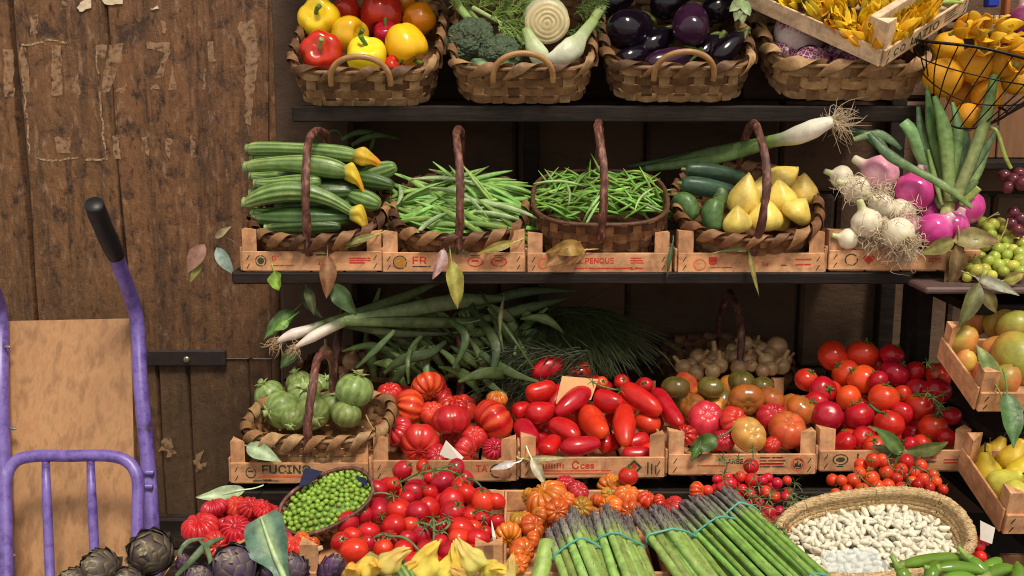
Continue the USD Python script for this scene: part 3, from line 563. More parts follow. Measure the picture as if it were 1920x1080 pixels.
# ================================================================ woven baskets
def chip(n, a, b, c, d): return ramp2(n, [(0, C(*a)), (.4, C(*b)), (.62, C(*c)), (1, C(*d))], rough=.58, scale=(46, 46, 46), bump=.5, var=.18, spec=.35, stain=.3, sscale=60, detail=8)
CHIP = [chip('chestnut_strip_light', (100, 74, 46), (152, 118, 78), (172, 138, 98), (204, 174, 132)), chip('chestnut_strip', (78, 54, 32), (124, 90, 58), (142, 106, 72), (172, 136, 98)), chip('chestnut_strip_dark', (52, 34, 20), (90, 62, 40), (108, 78, 52), (138, 104, 72))]
CHIPR = [chip('red_chestnut_strip', (58, 34, 20), (104, 68, 42), (122, 84, 54), (152, 110, 76)), chip('red_chestnut_strip_dark', (42, 25, 15), (78, 50, 32), (94, 62, 40), (124, 86, 58)), chip('red_chestnut_strip_light', (80, 52, 30), (134, 96, 60), (152, 112, 74), (182, 142, 102))]
HANDLE = ramp2('bark_handle', [(0, C(40, 22, 18)), (.42, C(84, 48, 38)), (.56, C(116, 74, 62)), (.66, C(150, 112, 98)), (1, C(178, 146, 130))], rough=.5, scale=(120, 40, 40), bump=1.0, var=.1, spec=.4, stain=.4, sscale=40)
CANE = ramp2('cane_handle', [(0, C(96, 64, 36)), (.5, C(158, 118, 74)), (1, C(196, 160, 112))], rough=.4, scale=(40, 40, 40), bump=.3, var=.08)
def basket_kind(name, a, b, h, taper, n, bands, staves, wraps, mats, hand, rimr=.0078, seed=0, wrapw=.011, amp=.0035):
    q = random.Random(seed)
    th = np.linspace(0, 2 * np.pi, 721); base = np.c_[np.sign(np.cos(th)) * np.abs(np.cos(th)) ** (2 / n), np.sign(np.sin(th)) * np.abs(np.sin(th)) ** (2 / n)]
    s = np.r_[0, np.cumsum(np.linalg.norm(np.diff(base * [a, b], axis=0), axis=1))]; s /= s[-1]
    def P(u, sh, off=0.0):
        u = np.mod(u, 1); X = np.interp(u, s, base[:, 0]); Y = np.interp(u, s, base[:, 1]); du = 1e-3
        dX = np.interp(np.mod(u + du, 1), s, base[:, 0]) - np.interp(np.mod(u - du, 1), s, base[:, 0]); dY = np.interp(np.mod(u + du, 1), s, base[:, 1]) - np.interp(np.mod(u - du, 1), s, base[:, 1])
        N = np.stack([dY * b, -dX * a, 0 * dX], -1); N /= np.linalg.norm(N, axis=-1, keepdims=True) + 1e-12
        k = taper + (1 - taper) * sh ** .8
        return np.stack([X * a * k, Y * b * k + 0 * sh, h * sh + 0 * X], -1) + N * np.asarray(off)[..., None] * np.ones_like(N), N
    parts = []
    # floor
    u = np.linspace(0, 1, 49)[:-1]; ring_, _ = P(u, np.zeros(48)); parts.append(('floor', hull(np.vstack([ring_ * [1, 1, 0] + [0, 0, .001], ring_ * [1, 1, 0] + [0, 0, .006]])), mats[1], False, None))
    for k in range(staves):
        uu = (k + .5) / staves; sh = np.linspace(0.02, 1, 9); off = amp * (-1) ** k * np.cos(np.pi * bands * sh)
        c, N = P(np.full(9, uu), sh, off); t = np.gradient(c, axis=0); W = np.cross(t, N); W /= np.linalg.norm(W, axis=1, keepdims=True)
        parts.append(('stave', strip(c, W, N, .34 * s_per(a, b) / staves, .0016), q.choice(mats), 40, None))
    for j in range(bands):
        u = np.linspace(0, 1, staves * 5 + 1); sh = (j + .5) / bands
        off = -amp * 1.05 * (-1) ** j * np.cos(np.pi * (u * staves - .5)) * 1.0
        c, N = P(u, np.full(len(u), sh), off); parts.append(('weaver', strip(c, (0, 0, 1), N, .43 * h / bands, .0016), q.choice(mats), 40, None))
    u = np.linspace(0, 1, 121)[:-1]; c, N = P(u, np.full(120, 1.0)); parts.append(('rim_hoop', sweep(c, rimr * .62, 6, closed=True), mats[1], True, None))
    for k in range(wraps):
        ph = np.linspace(-2.5, 2.1, 12); u0 = k / wraps; u = u0 + (ph + 2.5) / 4.6 * (1.15 / wraps)
        c, N = P(u, np.full(12, 1.0)); Z = np.array([0, 0, 1.0]); rr = rimr * (1.15 + .3 * (ph < -1.2))
        rad = N * np.cos(ph + .0)[:, None] * 1.0 + Z * np.sin(ph)[:, None]
        rad = -N * np.cos(ph + np.pi)[:, None] + Z * np.sin(ph + np.pi)[:, None] * -1
        # ph runs from outside-below (-2.5) over the top to inside
        ang = np.linspace(-1.15, 3.4, 12); rad = N * np.cos(ang)[:, None] + Z * np.sin(ang)[:, None]
        c2 = c + rad * rimr * np.where(ang < 0, 1.0 + .9 * (-ang), 1.0)[:, None] * [1, 1, 1.35]
        t = np.gradient(c2, axis=0); W = np.cross(t, rad); W /= np.linalg.norm(W, axis=1, keepdims=True)
        parts.append(('rim_wrap', strip(c2, W, rad, wrapw * q.uniform(.6, 1.1), .0016), q.choice(mats), 40, None))
    parts += hand(P, h)
    kind(name, parts)
def s_per(a, b): return 2 * np.pi * math.sqrt((a * a + b * b) / 2)
def front_grip(P, h):
    t = np.linspace(0, np.pi, 22); out = []
    for u0, sg in ((.75, -1), (.25, 1)):
        c, N = P(np.array([u0]), np.array([1.0])); c = c[0]; N = N[0]
        pts = np.stack([np.cos(t) * .062, np.full(22, c[1]) + N[1] * (.012 + .004 * np.sin(t)), c[2] - .022 + np.sin(t) ** .8 * .066], 1); pts[:, 0] *= 1 + .05 * np.sin(t)
        out.append(('grip', sweep(pts, .0062, 9), CANE, True, None))
    return out
def arch(H, lean=0.0, r=.0088):
    def f(P, h):
        c0, N0 = P(np.array([.75]), np.array([1.0])); b = abs(c0[0, 1]); t = np.linspace(-.10, np.pi + .10, 30)
        pts = np.stack([lean * np.sin(t) + .004 * np.sin(3 * t), -np.cos(t) * b * 1.0, h - .005 + np.sign(np.sin(t)) * np.abs(np.sin(t)) ** .75 * H], 1)
        return [('arch_handle', sweep(pts + np.random.default_rng(int(H * 1e4)).normal(0, .0009, (30, 3)), r * (1 + np.random.default_rng(int(H * 1e5)).normal(0, .07, 24)), 11), HANDLE, True, None)]
    return f
none = lambda P, h: []
basket_kind('tray_basket', .157, .20, .088, .89, 5.2, 4, 34, 19, CHIP, front_grip, seed=1, amp=.0045)
basket_kind('tray_basket_b', .152, .20, .088, .89, 5.2, 4, 32, 18, [CHIP[0], CHIP[1], CHIP[1], CHIP[2]], front_grip, seed=5, amp=.0045)
basket_kind('tray_basket_plain', .168, .20, .086, .89, 5.2, 3, 30, 16, [CHIP[0], CHIP[0], CHIP[1]], none, seed=2, wrapw=.015, amp=.0045)
basket_kind('arch_basket', .145, .145, .080, .80, 2.7, 4, 32, 21, CHIPR, arch(.175), seed=3, wrapw=.012)
basket_kind('arch_basket_open', .155, .155, .085, .82, 2.5, 4, 32, 22, [CHIP[1], CHIPR[0], CHIPR[2]], arch(.175, .012), seed=4, wrapw=.013)
basket_kind('arch_basket_plain', .147, .140, .110, .86, 2.9, 5, 32, 0, CHIPR, arch(.165, -.004), seed=6)
basket_kind('low_arch_basket', .143, .110, .085, .86, 3.2, 5, 30, 20, [CHIP[1], CHIP[0], CHIPR[2]], arch(.135, .01), seed=8, wrapw=.013)
def basket(kindname, px, py, Y, tilt, rz, label, b, dz=0.0, s=1.0):
    """(px, py): the lowest front point of the basket; tilted forward about it."""
    p = at(px, py, Y); T = euler((0, 0, 0), rz=rz, rx=tilt, s=s)
    off = T[:3, :3] @ np.array([0, -b, 0]); T[:3, 3] = p - off + [0, 0, dz]
    return spawn(kindname, 'woven_basket', label, 'basket', T)
basket('tray_basket', 685, 199, 2.425, 27, 0, 'woven chestnut basket of yellow and red bell peppers with a cane grip', .20 * .89, s=1.045)
basket('tray_basket_b', 980, 193, 2.425, 27, 0, 'woven chestnut basket holding broccoli and fennel', .20 * .89, s=1.045)
basket('tray_basket', 1272, 190, 2.425, 27, 0, 'woven chestnut basket of dark glossy eggplants', .20 * .89, s=1.045)
basket('tray_basket_plain', 1592, 187, 2.425, 25, 0, 'woven tray basket of purple radicchio without a front grip', .20 * .89, s=1.045)
basket('arch_basket', 590, 500, 2.275, 22, -3, 'woven arched basket stacked with striped flowering zucchini', .12)
basket('arch_basket', 862, 497, 2.275, 22, 2, 'woven arched basket heaped with flat green beans', .12)
basket('arch_basket_plain', 1126, 502, 2.268, 20, -2, 'tall plain woven arched basket heaped with thin green beans', .126)
basket('arch_basket_open', 1408, 502, 2.268, 26, -2, 'wide woven arched basket with yellow squash and dark cucumbers', .133)
basket('low_arch_basket', 585, 893, 2.03, 9, -4, 'low woven arched basket of round pale green courgettes', .095)
basket('arch_basket', 640, 800, 2.40, 10, -8, 'shaded arched basket of small onions behind the round courgettes', .12)
basket('arch_basket', 862, 800, 2.40, 10, 4, 'shaded arched basket behind the ribbed tomatoes, its handle among the leek leaves', .12)
basket('arch_basket_open', 1372, 780, 2.46, 10, -2, 'shaded arched basket full of garlic behind the green tomatoes', .13)
# ================================================================ models of the vegetables (unit radius; long ones run from z = 0 to 1)
RED, DRED, ORED, ORANGE, YEL = (.50, .012, .010), (.30, .008, .008), (.56, .055, .012), (.62, .17, .015), (.72, .40, .015)
CAL = colmat('calyx_green', rough=.6, var=.15, hue=.01, nscale=80, namt=.4)
def calyx(r=.62, z=.86, n=5, droop=.1, c=(.07, .12, .025), stem=.5, seed=0):
    q = np.random.default_rng(seed); gs = []
    for k in range(n):
        a = 2 * np.pi * k / n + q.uniform(-.2, .2); L = r * q.uniform(.8, 1.15); t = np.linspace(0, 1, 6)
        P = np.stack([np.cos(a) * L * t, np.sin(a) * L * t, z + .05 + .10 * np.sin(t * 2.2) - (droop + q.uniform(-.1, .12)) * t ** 2], 1)
        gs.append(sweep(P, [.07, .10, .075, .03, .008], 5, flat=.4, up=(0, 0, 1)))
    if stem: gs.append(sweep([(0, 0, z - .04), (.02, .01, z + stem * .5), (.10 * stem, .05, z + stem)], [.085, .065, .08], 6, n=6))
    return tint(cat(gs), c)
def tomcol(base, shoulder, seed=0, green=None):
    def f(th, ph, v):
        t = np.clip((ph / np.pi - .72) / .28, 0, 1) ** 1.5; n = meshkit.fbm(v * 1.6 + seed * 7.3, 3, seed)
        c = mixc(base, shoulder, np.clip(t * .8 + (n - .5) * .7, 0, 1))
        return c
    return f
def round_tom(k, base, sh, sq=.88, cal=True, seed=0, lob=.015):
    q = np.random.default_rng(seed); a, b = q.uniform(0, 6, 2)
    def mod(TH, PH, Rr, Z):
        Rr = Rr * (1 + lob * np.cos(5 * TH + a) * np.sin(PH) ** 2 + lob * np.cos(3 * TH + b)); Z = Z * sq - .13 * np.exp(-(Rr / .3) ** 2) * (PH > 1.6) + .04 * np.exp(-(Rr / .25) ** 2) * (PH < 1.5); return Rr, Z
    ps = [('skin', rev(ball, 26, 18, mod, tomcol(base, sh, seed)), TOM, True, None)]
    if cal: ps.append(('calyx', calyx(.5, sq - .14, seed=seed, stem=.35), CAL, True, None))
    kind(k, ps)
for i, (b, s) in enumerate(((RED, ORED), ((.46, .010, .010), RED), ((.56, .035, .012), ORANGE))): round_tom(f'round_tomato_{i}', b, s, .86 + .03 * i, i != 1, i)
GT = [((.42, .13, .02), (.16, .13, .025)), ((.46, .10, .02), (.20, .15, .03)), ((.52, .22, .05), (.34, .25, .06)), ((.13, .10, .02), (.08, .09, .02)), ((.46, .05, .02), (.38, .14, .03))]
def lobed(k, base, sh, lobes=9, depth=.16, sq=.72, seed=0, stripes=.0, scol=ORANGE, scar=True, mat_=None, greentop=0):
    q = np.random.default_rng(seed); ph0 = q.uniform(0, 6); w1, w2 = q.uniform(.06, .16, 2); p1, p2 = q.uniform(0, 6, 2)
    def warp(TH): return TH + w1 * np.sin(TH + p1) + w2 * np.sin(2 * TH + p2)
    def mod(TH, PH, Rr, Z):
        g = np.abs(np.cos(lobes * warp(TH) / 2 + ph0)) ** .55; dd = depth * (.55 + .9 * (PH > 1.5) * np.abs(np.cos(PH)) ** .8 + .3 * np.abs(np.cos(PH)))
        Rr = Rr ** .9 * (1 - dd * (1 - g)) * (1 + .05 * np.cos(2 * TH + p1)); Z = np.sign(Z) * np.abs(Z) ** 1.1 * sq * (1 - .35 * dd * (1 - g)); Z = Z - .24 * np.exp(-(Rr / .36) ** 2) * (PH > 1.6) + .08 * np.exp(-(Rr / .3) ** 2) * (PH < 1.5); return Rr, Z
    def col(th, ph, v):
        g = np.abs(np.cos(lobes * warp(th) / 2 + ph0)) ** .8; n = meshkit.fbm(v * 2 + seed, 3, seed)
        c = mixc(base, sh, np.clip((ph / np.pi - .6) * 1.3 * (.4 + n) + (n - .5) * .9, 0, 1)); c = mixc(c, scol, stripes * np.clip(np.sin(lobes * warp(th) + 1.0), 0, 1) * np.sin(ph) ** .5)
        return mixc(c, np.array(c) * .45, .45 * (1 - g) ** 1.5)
    ps = [('skin', rev(ball, lobes * 7, 22, mod, col), mat_ or TOM, True, None)]
    if scar:
        ps.append(('stem_scar', tint(xf(rev(ball, 10, 6), frame((0, 0, sq * .70), (0, 0, 1), s=(.11, .11, .05))), (.07, .06, .02)), CAL, True, None))
    kind(k, ps)
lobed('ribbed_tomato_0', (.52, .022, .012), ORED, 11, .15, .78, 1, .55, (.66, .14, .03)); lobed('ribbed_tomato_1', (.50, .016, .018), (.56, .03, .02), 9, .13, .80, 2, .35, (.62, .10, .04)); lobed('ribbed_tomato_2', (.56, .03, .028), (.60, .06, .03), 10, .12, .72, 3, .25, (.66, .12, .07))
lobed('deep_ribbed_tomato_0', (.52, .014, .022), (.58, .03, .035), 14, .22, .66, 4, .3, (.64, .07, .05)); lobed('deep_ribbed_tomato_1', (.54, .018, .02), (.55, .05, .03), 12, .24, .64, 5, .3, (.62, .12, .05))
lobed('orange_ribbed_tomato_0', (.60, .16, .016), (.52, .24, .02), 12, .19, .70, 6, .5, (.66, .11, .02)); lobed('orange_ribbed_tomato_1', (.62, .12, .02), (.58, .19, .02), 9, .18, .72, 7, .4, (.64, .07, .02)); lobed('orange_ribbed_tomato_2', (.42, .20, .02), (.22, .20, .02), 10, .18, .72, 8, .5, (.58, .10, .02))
for i, (b, s) in enumerate(GT): lobed(f'green_tomato_{i}', b, s, 6, .045, .82, 20 + i, .15, (.5, .2, .05))
lobed('pink_tomato', (.50, .02, .05), (.58, .05, .07), 7, .07, .84, 30, .1, (.6, .1, .08))
def plum(k, seed, nip=.0, lobes=3, pw=.72):
    q = np.random.default_rng(seed); a = q.uniform(0, 6); bend = q.uniform(.05, .25)
    def prof(ph): z = (1 - np.cos(ph)) / 2; r = np.sin(ph) ** pw * (1 - .12 * (z - .5) + .05 * np.sin(z * 7 + a)); r = r * np.where(z < .12, (z / .12) ** (.35 * nip) + 0 * z, 1); return r, z
    def mod(TH, PH, Rr, Z): return Rr * (1 + .03 * np.cos(lobes * TH + a) + .02 * np.cos(2 * TH)), Z
    v, f, c = rev(prof, 22, 20, mod, tomcol((.50, .012, .010), (.58, .055, .012), seed)); v[:, 0] += bend * np.sin(np.pi * v[:, 2]) - bend * .5
    kind(k, [('skin', (v, f, c), TOM, True, None), ('stem_end', tint(xf(rev(ball, 8, 6), frame((-bend * .5, 0, .985), (0, 0, 1), s=(.16, .16, .012))), (.30, .16, .04)), CAL, True, None)])
for i in range(5): plum(f'plum_tomato_{i}', i, nip=1.0 if i % 2 else .5)
def datt(k, seed, cal):
    q = np.random.default_rng(seed); a = q.uniform(0, 6)
    def mod(TH, PH, Rr, Z): return Rr * (1 + .02 * np.cos(3 * TH + a)), Z * 1.16 - .08 * np.exp(-(Rr / .25) ** 2) * (PH > 1.6)
    ps = [('skin', rev(ball, 20, 14, mod, tomcol((.52, .012, .012), (.56, .04, .012), seed)), TOM, True, None)]
    if cal: ps.append(('calyx', calyx(.62, .98, seed=seed, stem=.55), CAL, True, None))
    kind(k, ps)
datt('vine_tomato_0', 1, True); datt('vine_tomato_1', 2, False); datt('vine_tomato_2', 3, True)
def cherry(k, c1, c2, seed, cal): 
    ps = [('skin', rev(ball, 16, 12, lambda TH, PH, r, Z: (r, Z * .97), tomcol(c1, c2, seed)), TOM, True, None)]
    if cal: ps.append(('calyx', calyx(.7, .84, seed=seed, stem=.6), CAL, True, None))
    kind(k, ps)
cherry('cherry_tomato_0', (.52, .012, .025), RED, 1, False); cherry('cherry_tomato_1', (.52, .016, .020), ORED, 2, True); cherry('cherry_tomato_2', (.58, .05, .012), (.62, .13, .015), 3, True); cherry('cherry_tomato_3', (.58, .035, .014), ORED, 4, False)

def pepper(k, c, c2, seed, elong=1.0, stemc=(.10, .20, .03), lobes=4, stemdir=(.3, .1)):
    q = np.random.default_rng(seed); a = q.uniform(0, 6)
    def prof(ph): z = -np.cos(ph) * elong; r = np.sin(ph) ** .62 * (1 + .10 * (z / elong)); return r, z
    def mod(TH, PH, Rr, Z):
        l = np.abs(np.cos(lobes * (TH + .12 * np.sin(TH + a)) / 2)) ** .8; Rr = Rr * (1 - .17 * (1 - l) * (.5 + .6 * np.abs(np.cos(PH)))); Z = Z - .34 * np.exp(-(Rr / .42) ** 2) * (PH > 1.6) * elong ** .3 + .26 * np.exp(-(Rr / .38) ** 2) * (PH < 1.5); return Rr, Z
    def col(th, ph, v): n = meshkit.fbm(v * 1.3 + seed * 3, 3, seed); return mixc(c, c2, np.clip((n - .42) * 2.2, 0, 1))
    zt = elong - .33
    st = sweep([(0, 0, zt - .08), (.02, 0, zt + .12), (stemdir[0] * .4, stemdir[1], zt + .38), (stemdir[0], stemdir[1] * 1.6, zt + .62)], [.17, .11, .10, .12, .13], 8, n=10)
    cap = rev([(0, zt - .10), (.26, zt - .02), (.30, zt + .03), (.16, zt + .08), (0, zt + .12)], 12, 8, lambda TH, PH, r, Z: (r * (1 + .18 * np.cos(5 * TH)), Z))
    kind(k, [('skin', rev(prof, 40, 24, mod, col), GLOSS, True, None), ('stem', tint(cat([st, cap]), stemc), GREEN, True, None)])
pepper('bell_pepper_yellow', (.74, .46, .012), (.78, .52, .02), 1, .92); pepper('bell_pepper_amber', (.74, .36, .010), (.76, .44, .012), 2, 1.05); pepper('bell_pepper_orange', (.70, .25, .008), (.70, .19, .008), 3, .95)
pepper('bell_pepper_red', (.42, .010, .010), (.50, .016, .012), 4, 1.1); pepper('bell_pepper_redorange', (.52, .045, .010), (.50, .02, .01), 5, .82, stemc=(.30, .34, .10), lobes=5); pepper('bell_pepper_lemon', (.74, .54, .02), (.70, .60, .03), 6, .92)

def eggplant(k, seed, c=(.014, .006, .022), c2=(.05, .014, .05)):
    def prof(ph): z = (1 - np.cos(ph)) / 2; r = np.sin(ph) ** .75 * (1.02 - .35 * z); return r, z
    q = np.random.default_rng(seed); b = q.uniform(-.2, .2)
    v, f, c_ = rev(prof, 28, 22, None, lambda th, ph, v: mixc(c, c2, meshkit.fbm(v * [1.2, 1.2, 3] + seed, 3, seed) * 1.4 - .4)); v[:, 0] += b * np.sin(np.pi * v[:, 2])
    gs = [sweep([(0, 0, .95), (0, 0, 1.06), (0, 0, 1.18)], [.34, .2, .24], 8, n=6)]
    for j in range(5):
        a = j * 2 * np.pi / 5; t = np.linspace(0, 1, 6); gs.append(sweep(np.stack([np.cos(a) * (.15 + .5 * t ** .7), np.sin(a) * (.15 + .5 * t ** .7), 1.0 - .18 * t ** 1.6], 1), [.3, .26, .16, .03], 5, flat=.35, up=(np.cos(a) * .4, np.sin(a) * .4, 1)))
    kind(k, [('skin', (v, f, c_), DARKSKIN, True, None), ('calyx', tint(cat(gs), (.10, .13, .03)), GREEN, True, None)])
eggplant('eggplant_0', 1, (.005, .003, .006), (.010, .004, .011)); eggplant('eggplant_1', 2, (.018, .006, .018), (.05, .013, .038))
VEIN = mat('radicchio_leaf', {'tc': ('texture_coordinate', {}), 'a': ('attribute', {'attribute': 'col'}), 'n': ('noise_texture', {'scale': 3, 'detail': 3}), 'd': ('vector_math', {'math_type': 'multiply_add', 'vector2': (.5, .5, .5)}), 'm': ('mapping', {'mapping_type': 'point', 'scale': (3.2, 3.2, 1.3)}),
    'v': ('voronoi_texture', {'scale': 1.6, 'feature': 'distance_to_edge'}), 'r': ('rgb_ramp', {'ramp': [(0, (1, 1, 1)), (.035, (.9, .9, .9)), (.10, (0, 0, 0)), (1, (0, 0, 0))]}), 'x': ('mix_color', {'blend_type': 'mix', 'b': (.72, .52, .55)}), 'p': ('principled_bsdf', {'roughness': .34, 'coat_weight': .15})},
    [('tc.object', 'm.vector'), ('n.color', 'd.vector1'), ('m.vector', 'd.vector3'), ('m.vector', 'n.vector'), ('d.vector', 'v.vector'), ('v.distance', 'r.fac'), ('a.color', 'x.a'), ('r.color', 'x.fac'), ('x.result', 'p.base_color')], 'p.BSDF')
def radicchio(k, seed, pale):
    q = np.random.default_rng(seed)
    def col(th, ph, v): t = np.clip((.30 - v[:, 2]) * 1.0 + (meshkit.fbm(v * 2.2, 3, seed) - .45) * 3.2, 0, 1) if pale else np.zeros(len(v)); return mixc(mixc((.12, .010, .055), (.32, .03, .17), meshkit.fbm(v * 3 + 5, 3, seed)), (.74, .66, .60), t)
    ps = [('heart', rev(ball, 30, 20, lambda TH, PH, r, Z: (r * (1 + .03 * np.cos(3 * TH)), Z * .95), col), VEIN, True, None)]
    for j in range(5):   # wrapped outer leaves
        a0 = j * 1.3 + q.uniform(-.3, .3); th = np.linspace(-1.0, 1.0, 14); t = np.linspace(-1.2, 1.0, 12); V = []
        for tt in t:
            wdt = np.cos(tt * .62) ** .6
            for h in th:
                lift = 1.035 + .03 * j / 5 + .05 * np.clip(abs(h) - .7, 0, 1) + .07 * np.clip(tt - .6, 0, 1) + .012 * math.sin(h * 9 + j)
                V.append([lift * math.cos(tt) * math.cos(a0 + h * wdt), lift * math.cos(tt) * math.sin(a0 + h * wdt), lift * .95 * math.sin(tt)])
        V = np.array(V); f = []
        for r_ in range(11):
            for s_ in range(13): a = r_ * 14 + s_; f += [[a, a + 1, a + 15], [a, a + 15, a + 14]]
        ps.append(('outer_leaf', (V, np.array(f), col(None, None, V)), VEIN, True, None))
    kind(k, ps)
radicchio('radicchio_pale', 1, True); radicchio('radicchio_purple', 2, False)

def aspect(g, A, z0):   # a piece drawn in radius units, set on the end of a model whose z runs from 0 to 1
    v = np.array(g[0]); v[:, 2] = z0 + v[:, 2] / A; return (v,) + tuple(g[1:])
def closed_flower(seed, droop):
    q = np.random.default_rng(seed); p = q.uniform(0, 6); prof = [(0, -.25), (.6, -.2), (.78, .3), (.92, .9), (.72, 1.5), (.5, 2.0), (.42, 2.5), (.2, 2.9), (0, 3.0)]
    def mod(TH, PH, Rr, Z): return Rr * (1 + (.10 + .12 * np.clip(Z, 0, 3)) * np.cos(5 * TH + p + .7 * Z) * .55 + .10 * np.sin(3 * TH + 2 * Z)), Z + .25 * np.sin(3 * TH + p) * np.clip(Z - 1.6, 0, 2)
    v, f, c = rev(prof, 30, 22, mod, lambda th, ph, v: mixc(mixc((.42, .46, .12), (.86, .66, .06), np.clip(v[:, 2] * 2, 0, 1)), (.90, .42, .02), np.clip(v[:, 2] - 1.7 + .5 * meshkit.noise(v * 3), 0, 1)))
    e = np.clip(v[:, 2] - .5, 0, None); v[:, 1] -= droop * .28 * e ** 2; v[:, 2] -= .10 * min(droop, 2) * e ** 1.5; v[:, 0] += .15 * np.sin(v[:, 2] * 2 + p); return v, f, c
def courgette(k, seed, flower, dark=False, bend=.0):
    q = np.random.default_rng(seed); nr = 10; ph0 = q.uniform(0, 6)
    def prof(ph): z = (1 - np.cos(ph)) / 2; r = np.clip(np.sin(ph), 0, 1) ** .34 * (.86 + .18 * np.cos(z * 5 + seed)); return r, z
    def mod(TH, PH, Rr, Z): return Rr * (1 + .085 * np.abs(np.cos(nr * TH / 2 + ph0)) - .03), Z
    A, B = ((.27, .38, .12), (.05, .12, .022)) if not dark else ((.07, .13, .03), (.03, .065, .015))
    def col(th, ph, v): s = np.cos(nr * th + ph0) * .5 + .5; n = meshkit.fbm(v * [3, 3, 9], 3, seed); c = mixc(B, A, s ** 1.2 * .9 + (n - .5) * .5); return mixc(c, (.34, .40, .16), np.clip(.10 - v[:, 2], 0, 1) * 8 * .7)
    v, f, c = rev(prof, 40, 20, mod, col); curve = lambda z: bend * 4 * z * (1 - z); v[:, 1] += curve(v[:, 2])
    ps = [('skin', (v, f, c), SATIN, True, None), ('stalk', tint(sweep([(0, 0, .02), (0, 0, -.010), (0, 0, -.028)], [.6, .5, .55], 6, n=5), (.22, .30, .10)), GREEN, True, None)]
    if flower: ps.append(('flower', aspect(closed_flower(seed, flower), 11.0, .985), PETAL, True, None))
    kind(k, ps)
courgette('courgette_flower_0', 1, .6, bend=.3); courgette('courgette_flower_1', 2, 1.6, bend=.5); courgette('courgette_flower_2', 5, 2.6, bend=1.6); courgette('courgette_plain', 3, 0, bend=.3); courgette('courgette_dark', 4, 0, True, bend=.2)
def cucumber(k, seed, c1, c2, pw=.42):
    def prof(ph): z = (1 - np.cos(ph)) / 2; return np.clip(np.sin(ph), 0, 1) ** pw * (.97 + .05 * np.cos(z * 6 + seed)), z
    v, f, c = rev(prof, 24, 18, lambda TH, PH, r, Z: (r * (1 + .02 * np.cos(6 * TH)), Z), lambda th, ph, v: mixc(c1, c2, meshkit.fbm(v * [4, 4, 14], 3, seed) * 1.5 - .3 + .6 * np.clip(.12 - v[:, 2], 0, 1) * 6)); v[:, 0] += .25 * np.sin(np.pi * v[:, 2])
    kind(k, [('skin', (v, f, c), SATIN, True, None), ('stalk', tint(sweep([(0, 0, .97), (0, 0, 1.02), (0, 0, 1.06)], [.36, .22, .2], 6, n=5), (.14, .15, .05)), GREEN, True, None)])
cucumber('cucumber_dark', 1, (.022, .05, .028), (.045, .09, .05)); cucumber('cucumber_green', 2, (.03, .075, .02), (.11, .18, .05), .5)
def squash(k, seed, sharp=1.0):
    q = np.random.default_rng(seed); a = q.uniform(0, 6)
    prof = [(0, 0), (.45, .015), (.85, .13), (1, .30), (.93, .48), (.70, .66), (.44, .82), (.24, .93), (.13, .985), (0, 1.0)]
    def mod(TH, PH, Rr, Z): return Rr * (1 + .045 * np.cos(5 * TH + a) + .03 * np.cos(2 * TH)), Z
    v, f, c = rev(prof, 30, 22, mod, lambda th, ph, v: mixc(mixc((.74, .54, .09), (.80, .62, .16), meshkit.fbm(v * 3, 3, seed)), (.50, .40, .10), np.clip((v[:, 2] - .9) * 8, 0, 1))); v[:, 0] += .15 * v[:, 2] ** 2
    kind(k, [('skin', (v, f, c), SATIN, True, None), ('stalk', tint(xf(rev(ball, 8, 6), frame((.14, 0, .99), (0.1, 0, 1), s=(.12, .12, .04))), (.42, .36, .12)), GREEN, True, None)])
squash('yellow_squash_0', 1); squash('yellow_squash_1', 2)
def roundgourd(k, seed):
    nr = 12; q = np.random.default_rng(seed); p0 = q.uniform(0, 6)
    def col(th, ph, v): s = np.cos(nr * th + p0) * .5 + .5; n = meshkit.fbm(v * 4, 4, seed); return mixc((.10, .16, .035), (.29, .36, .12), np.clip(s * .5 + (n - .5) * 1.3 + .2, 0, 1))
    ps = [('skin', rev(ball, 36, 18, lambda TH, PH, r, Z: (r ** .92 * (1 + .03 * np.cos(nr * TH / 2 + p0)), Z * .86 - .08 * np.exp(-(r / .3) ** 2) * (PH > 1.6)), col), SATIN, True, None)]
    gs = [sweep([(0, 0, .72), (0, .02, .95), (.06, .03, 1.12)], [.26, .17, .21], 7, n=6)] + [sweep([(0, 0, .8), (.3 * math.cos(a), .3 * math.sin(a), .95), (.52 * math.cos(a), .52 * math.sin(a), .98)], [.08, .12, .02], 5, n=6, flat=.4, up=(0, 0, 1)) for a in np.arange(5) * 1.257]
    ps.append(('stalk', tint(cat(gs), (.30, .38, .14)), GREEN, True, None)); kind(k, ps)
roundgourd('round_courgette_0', 1); roundgourd('round_courgette_1', 2)

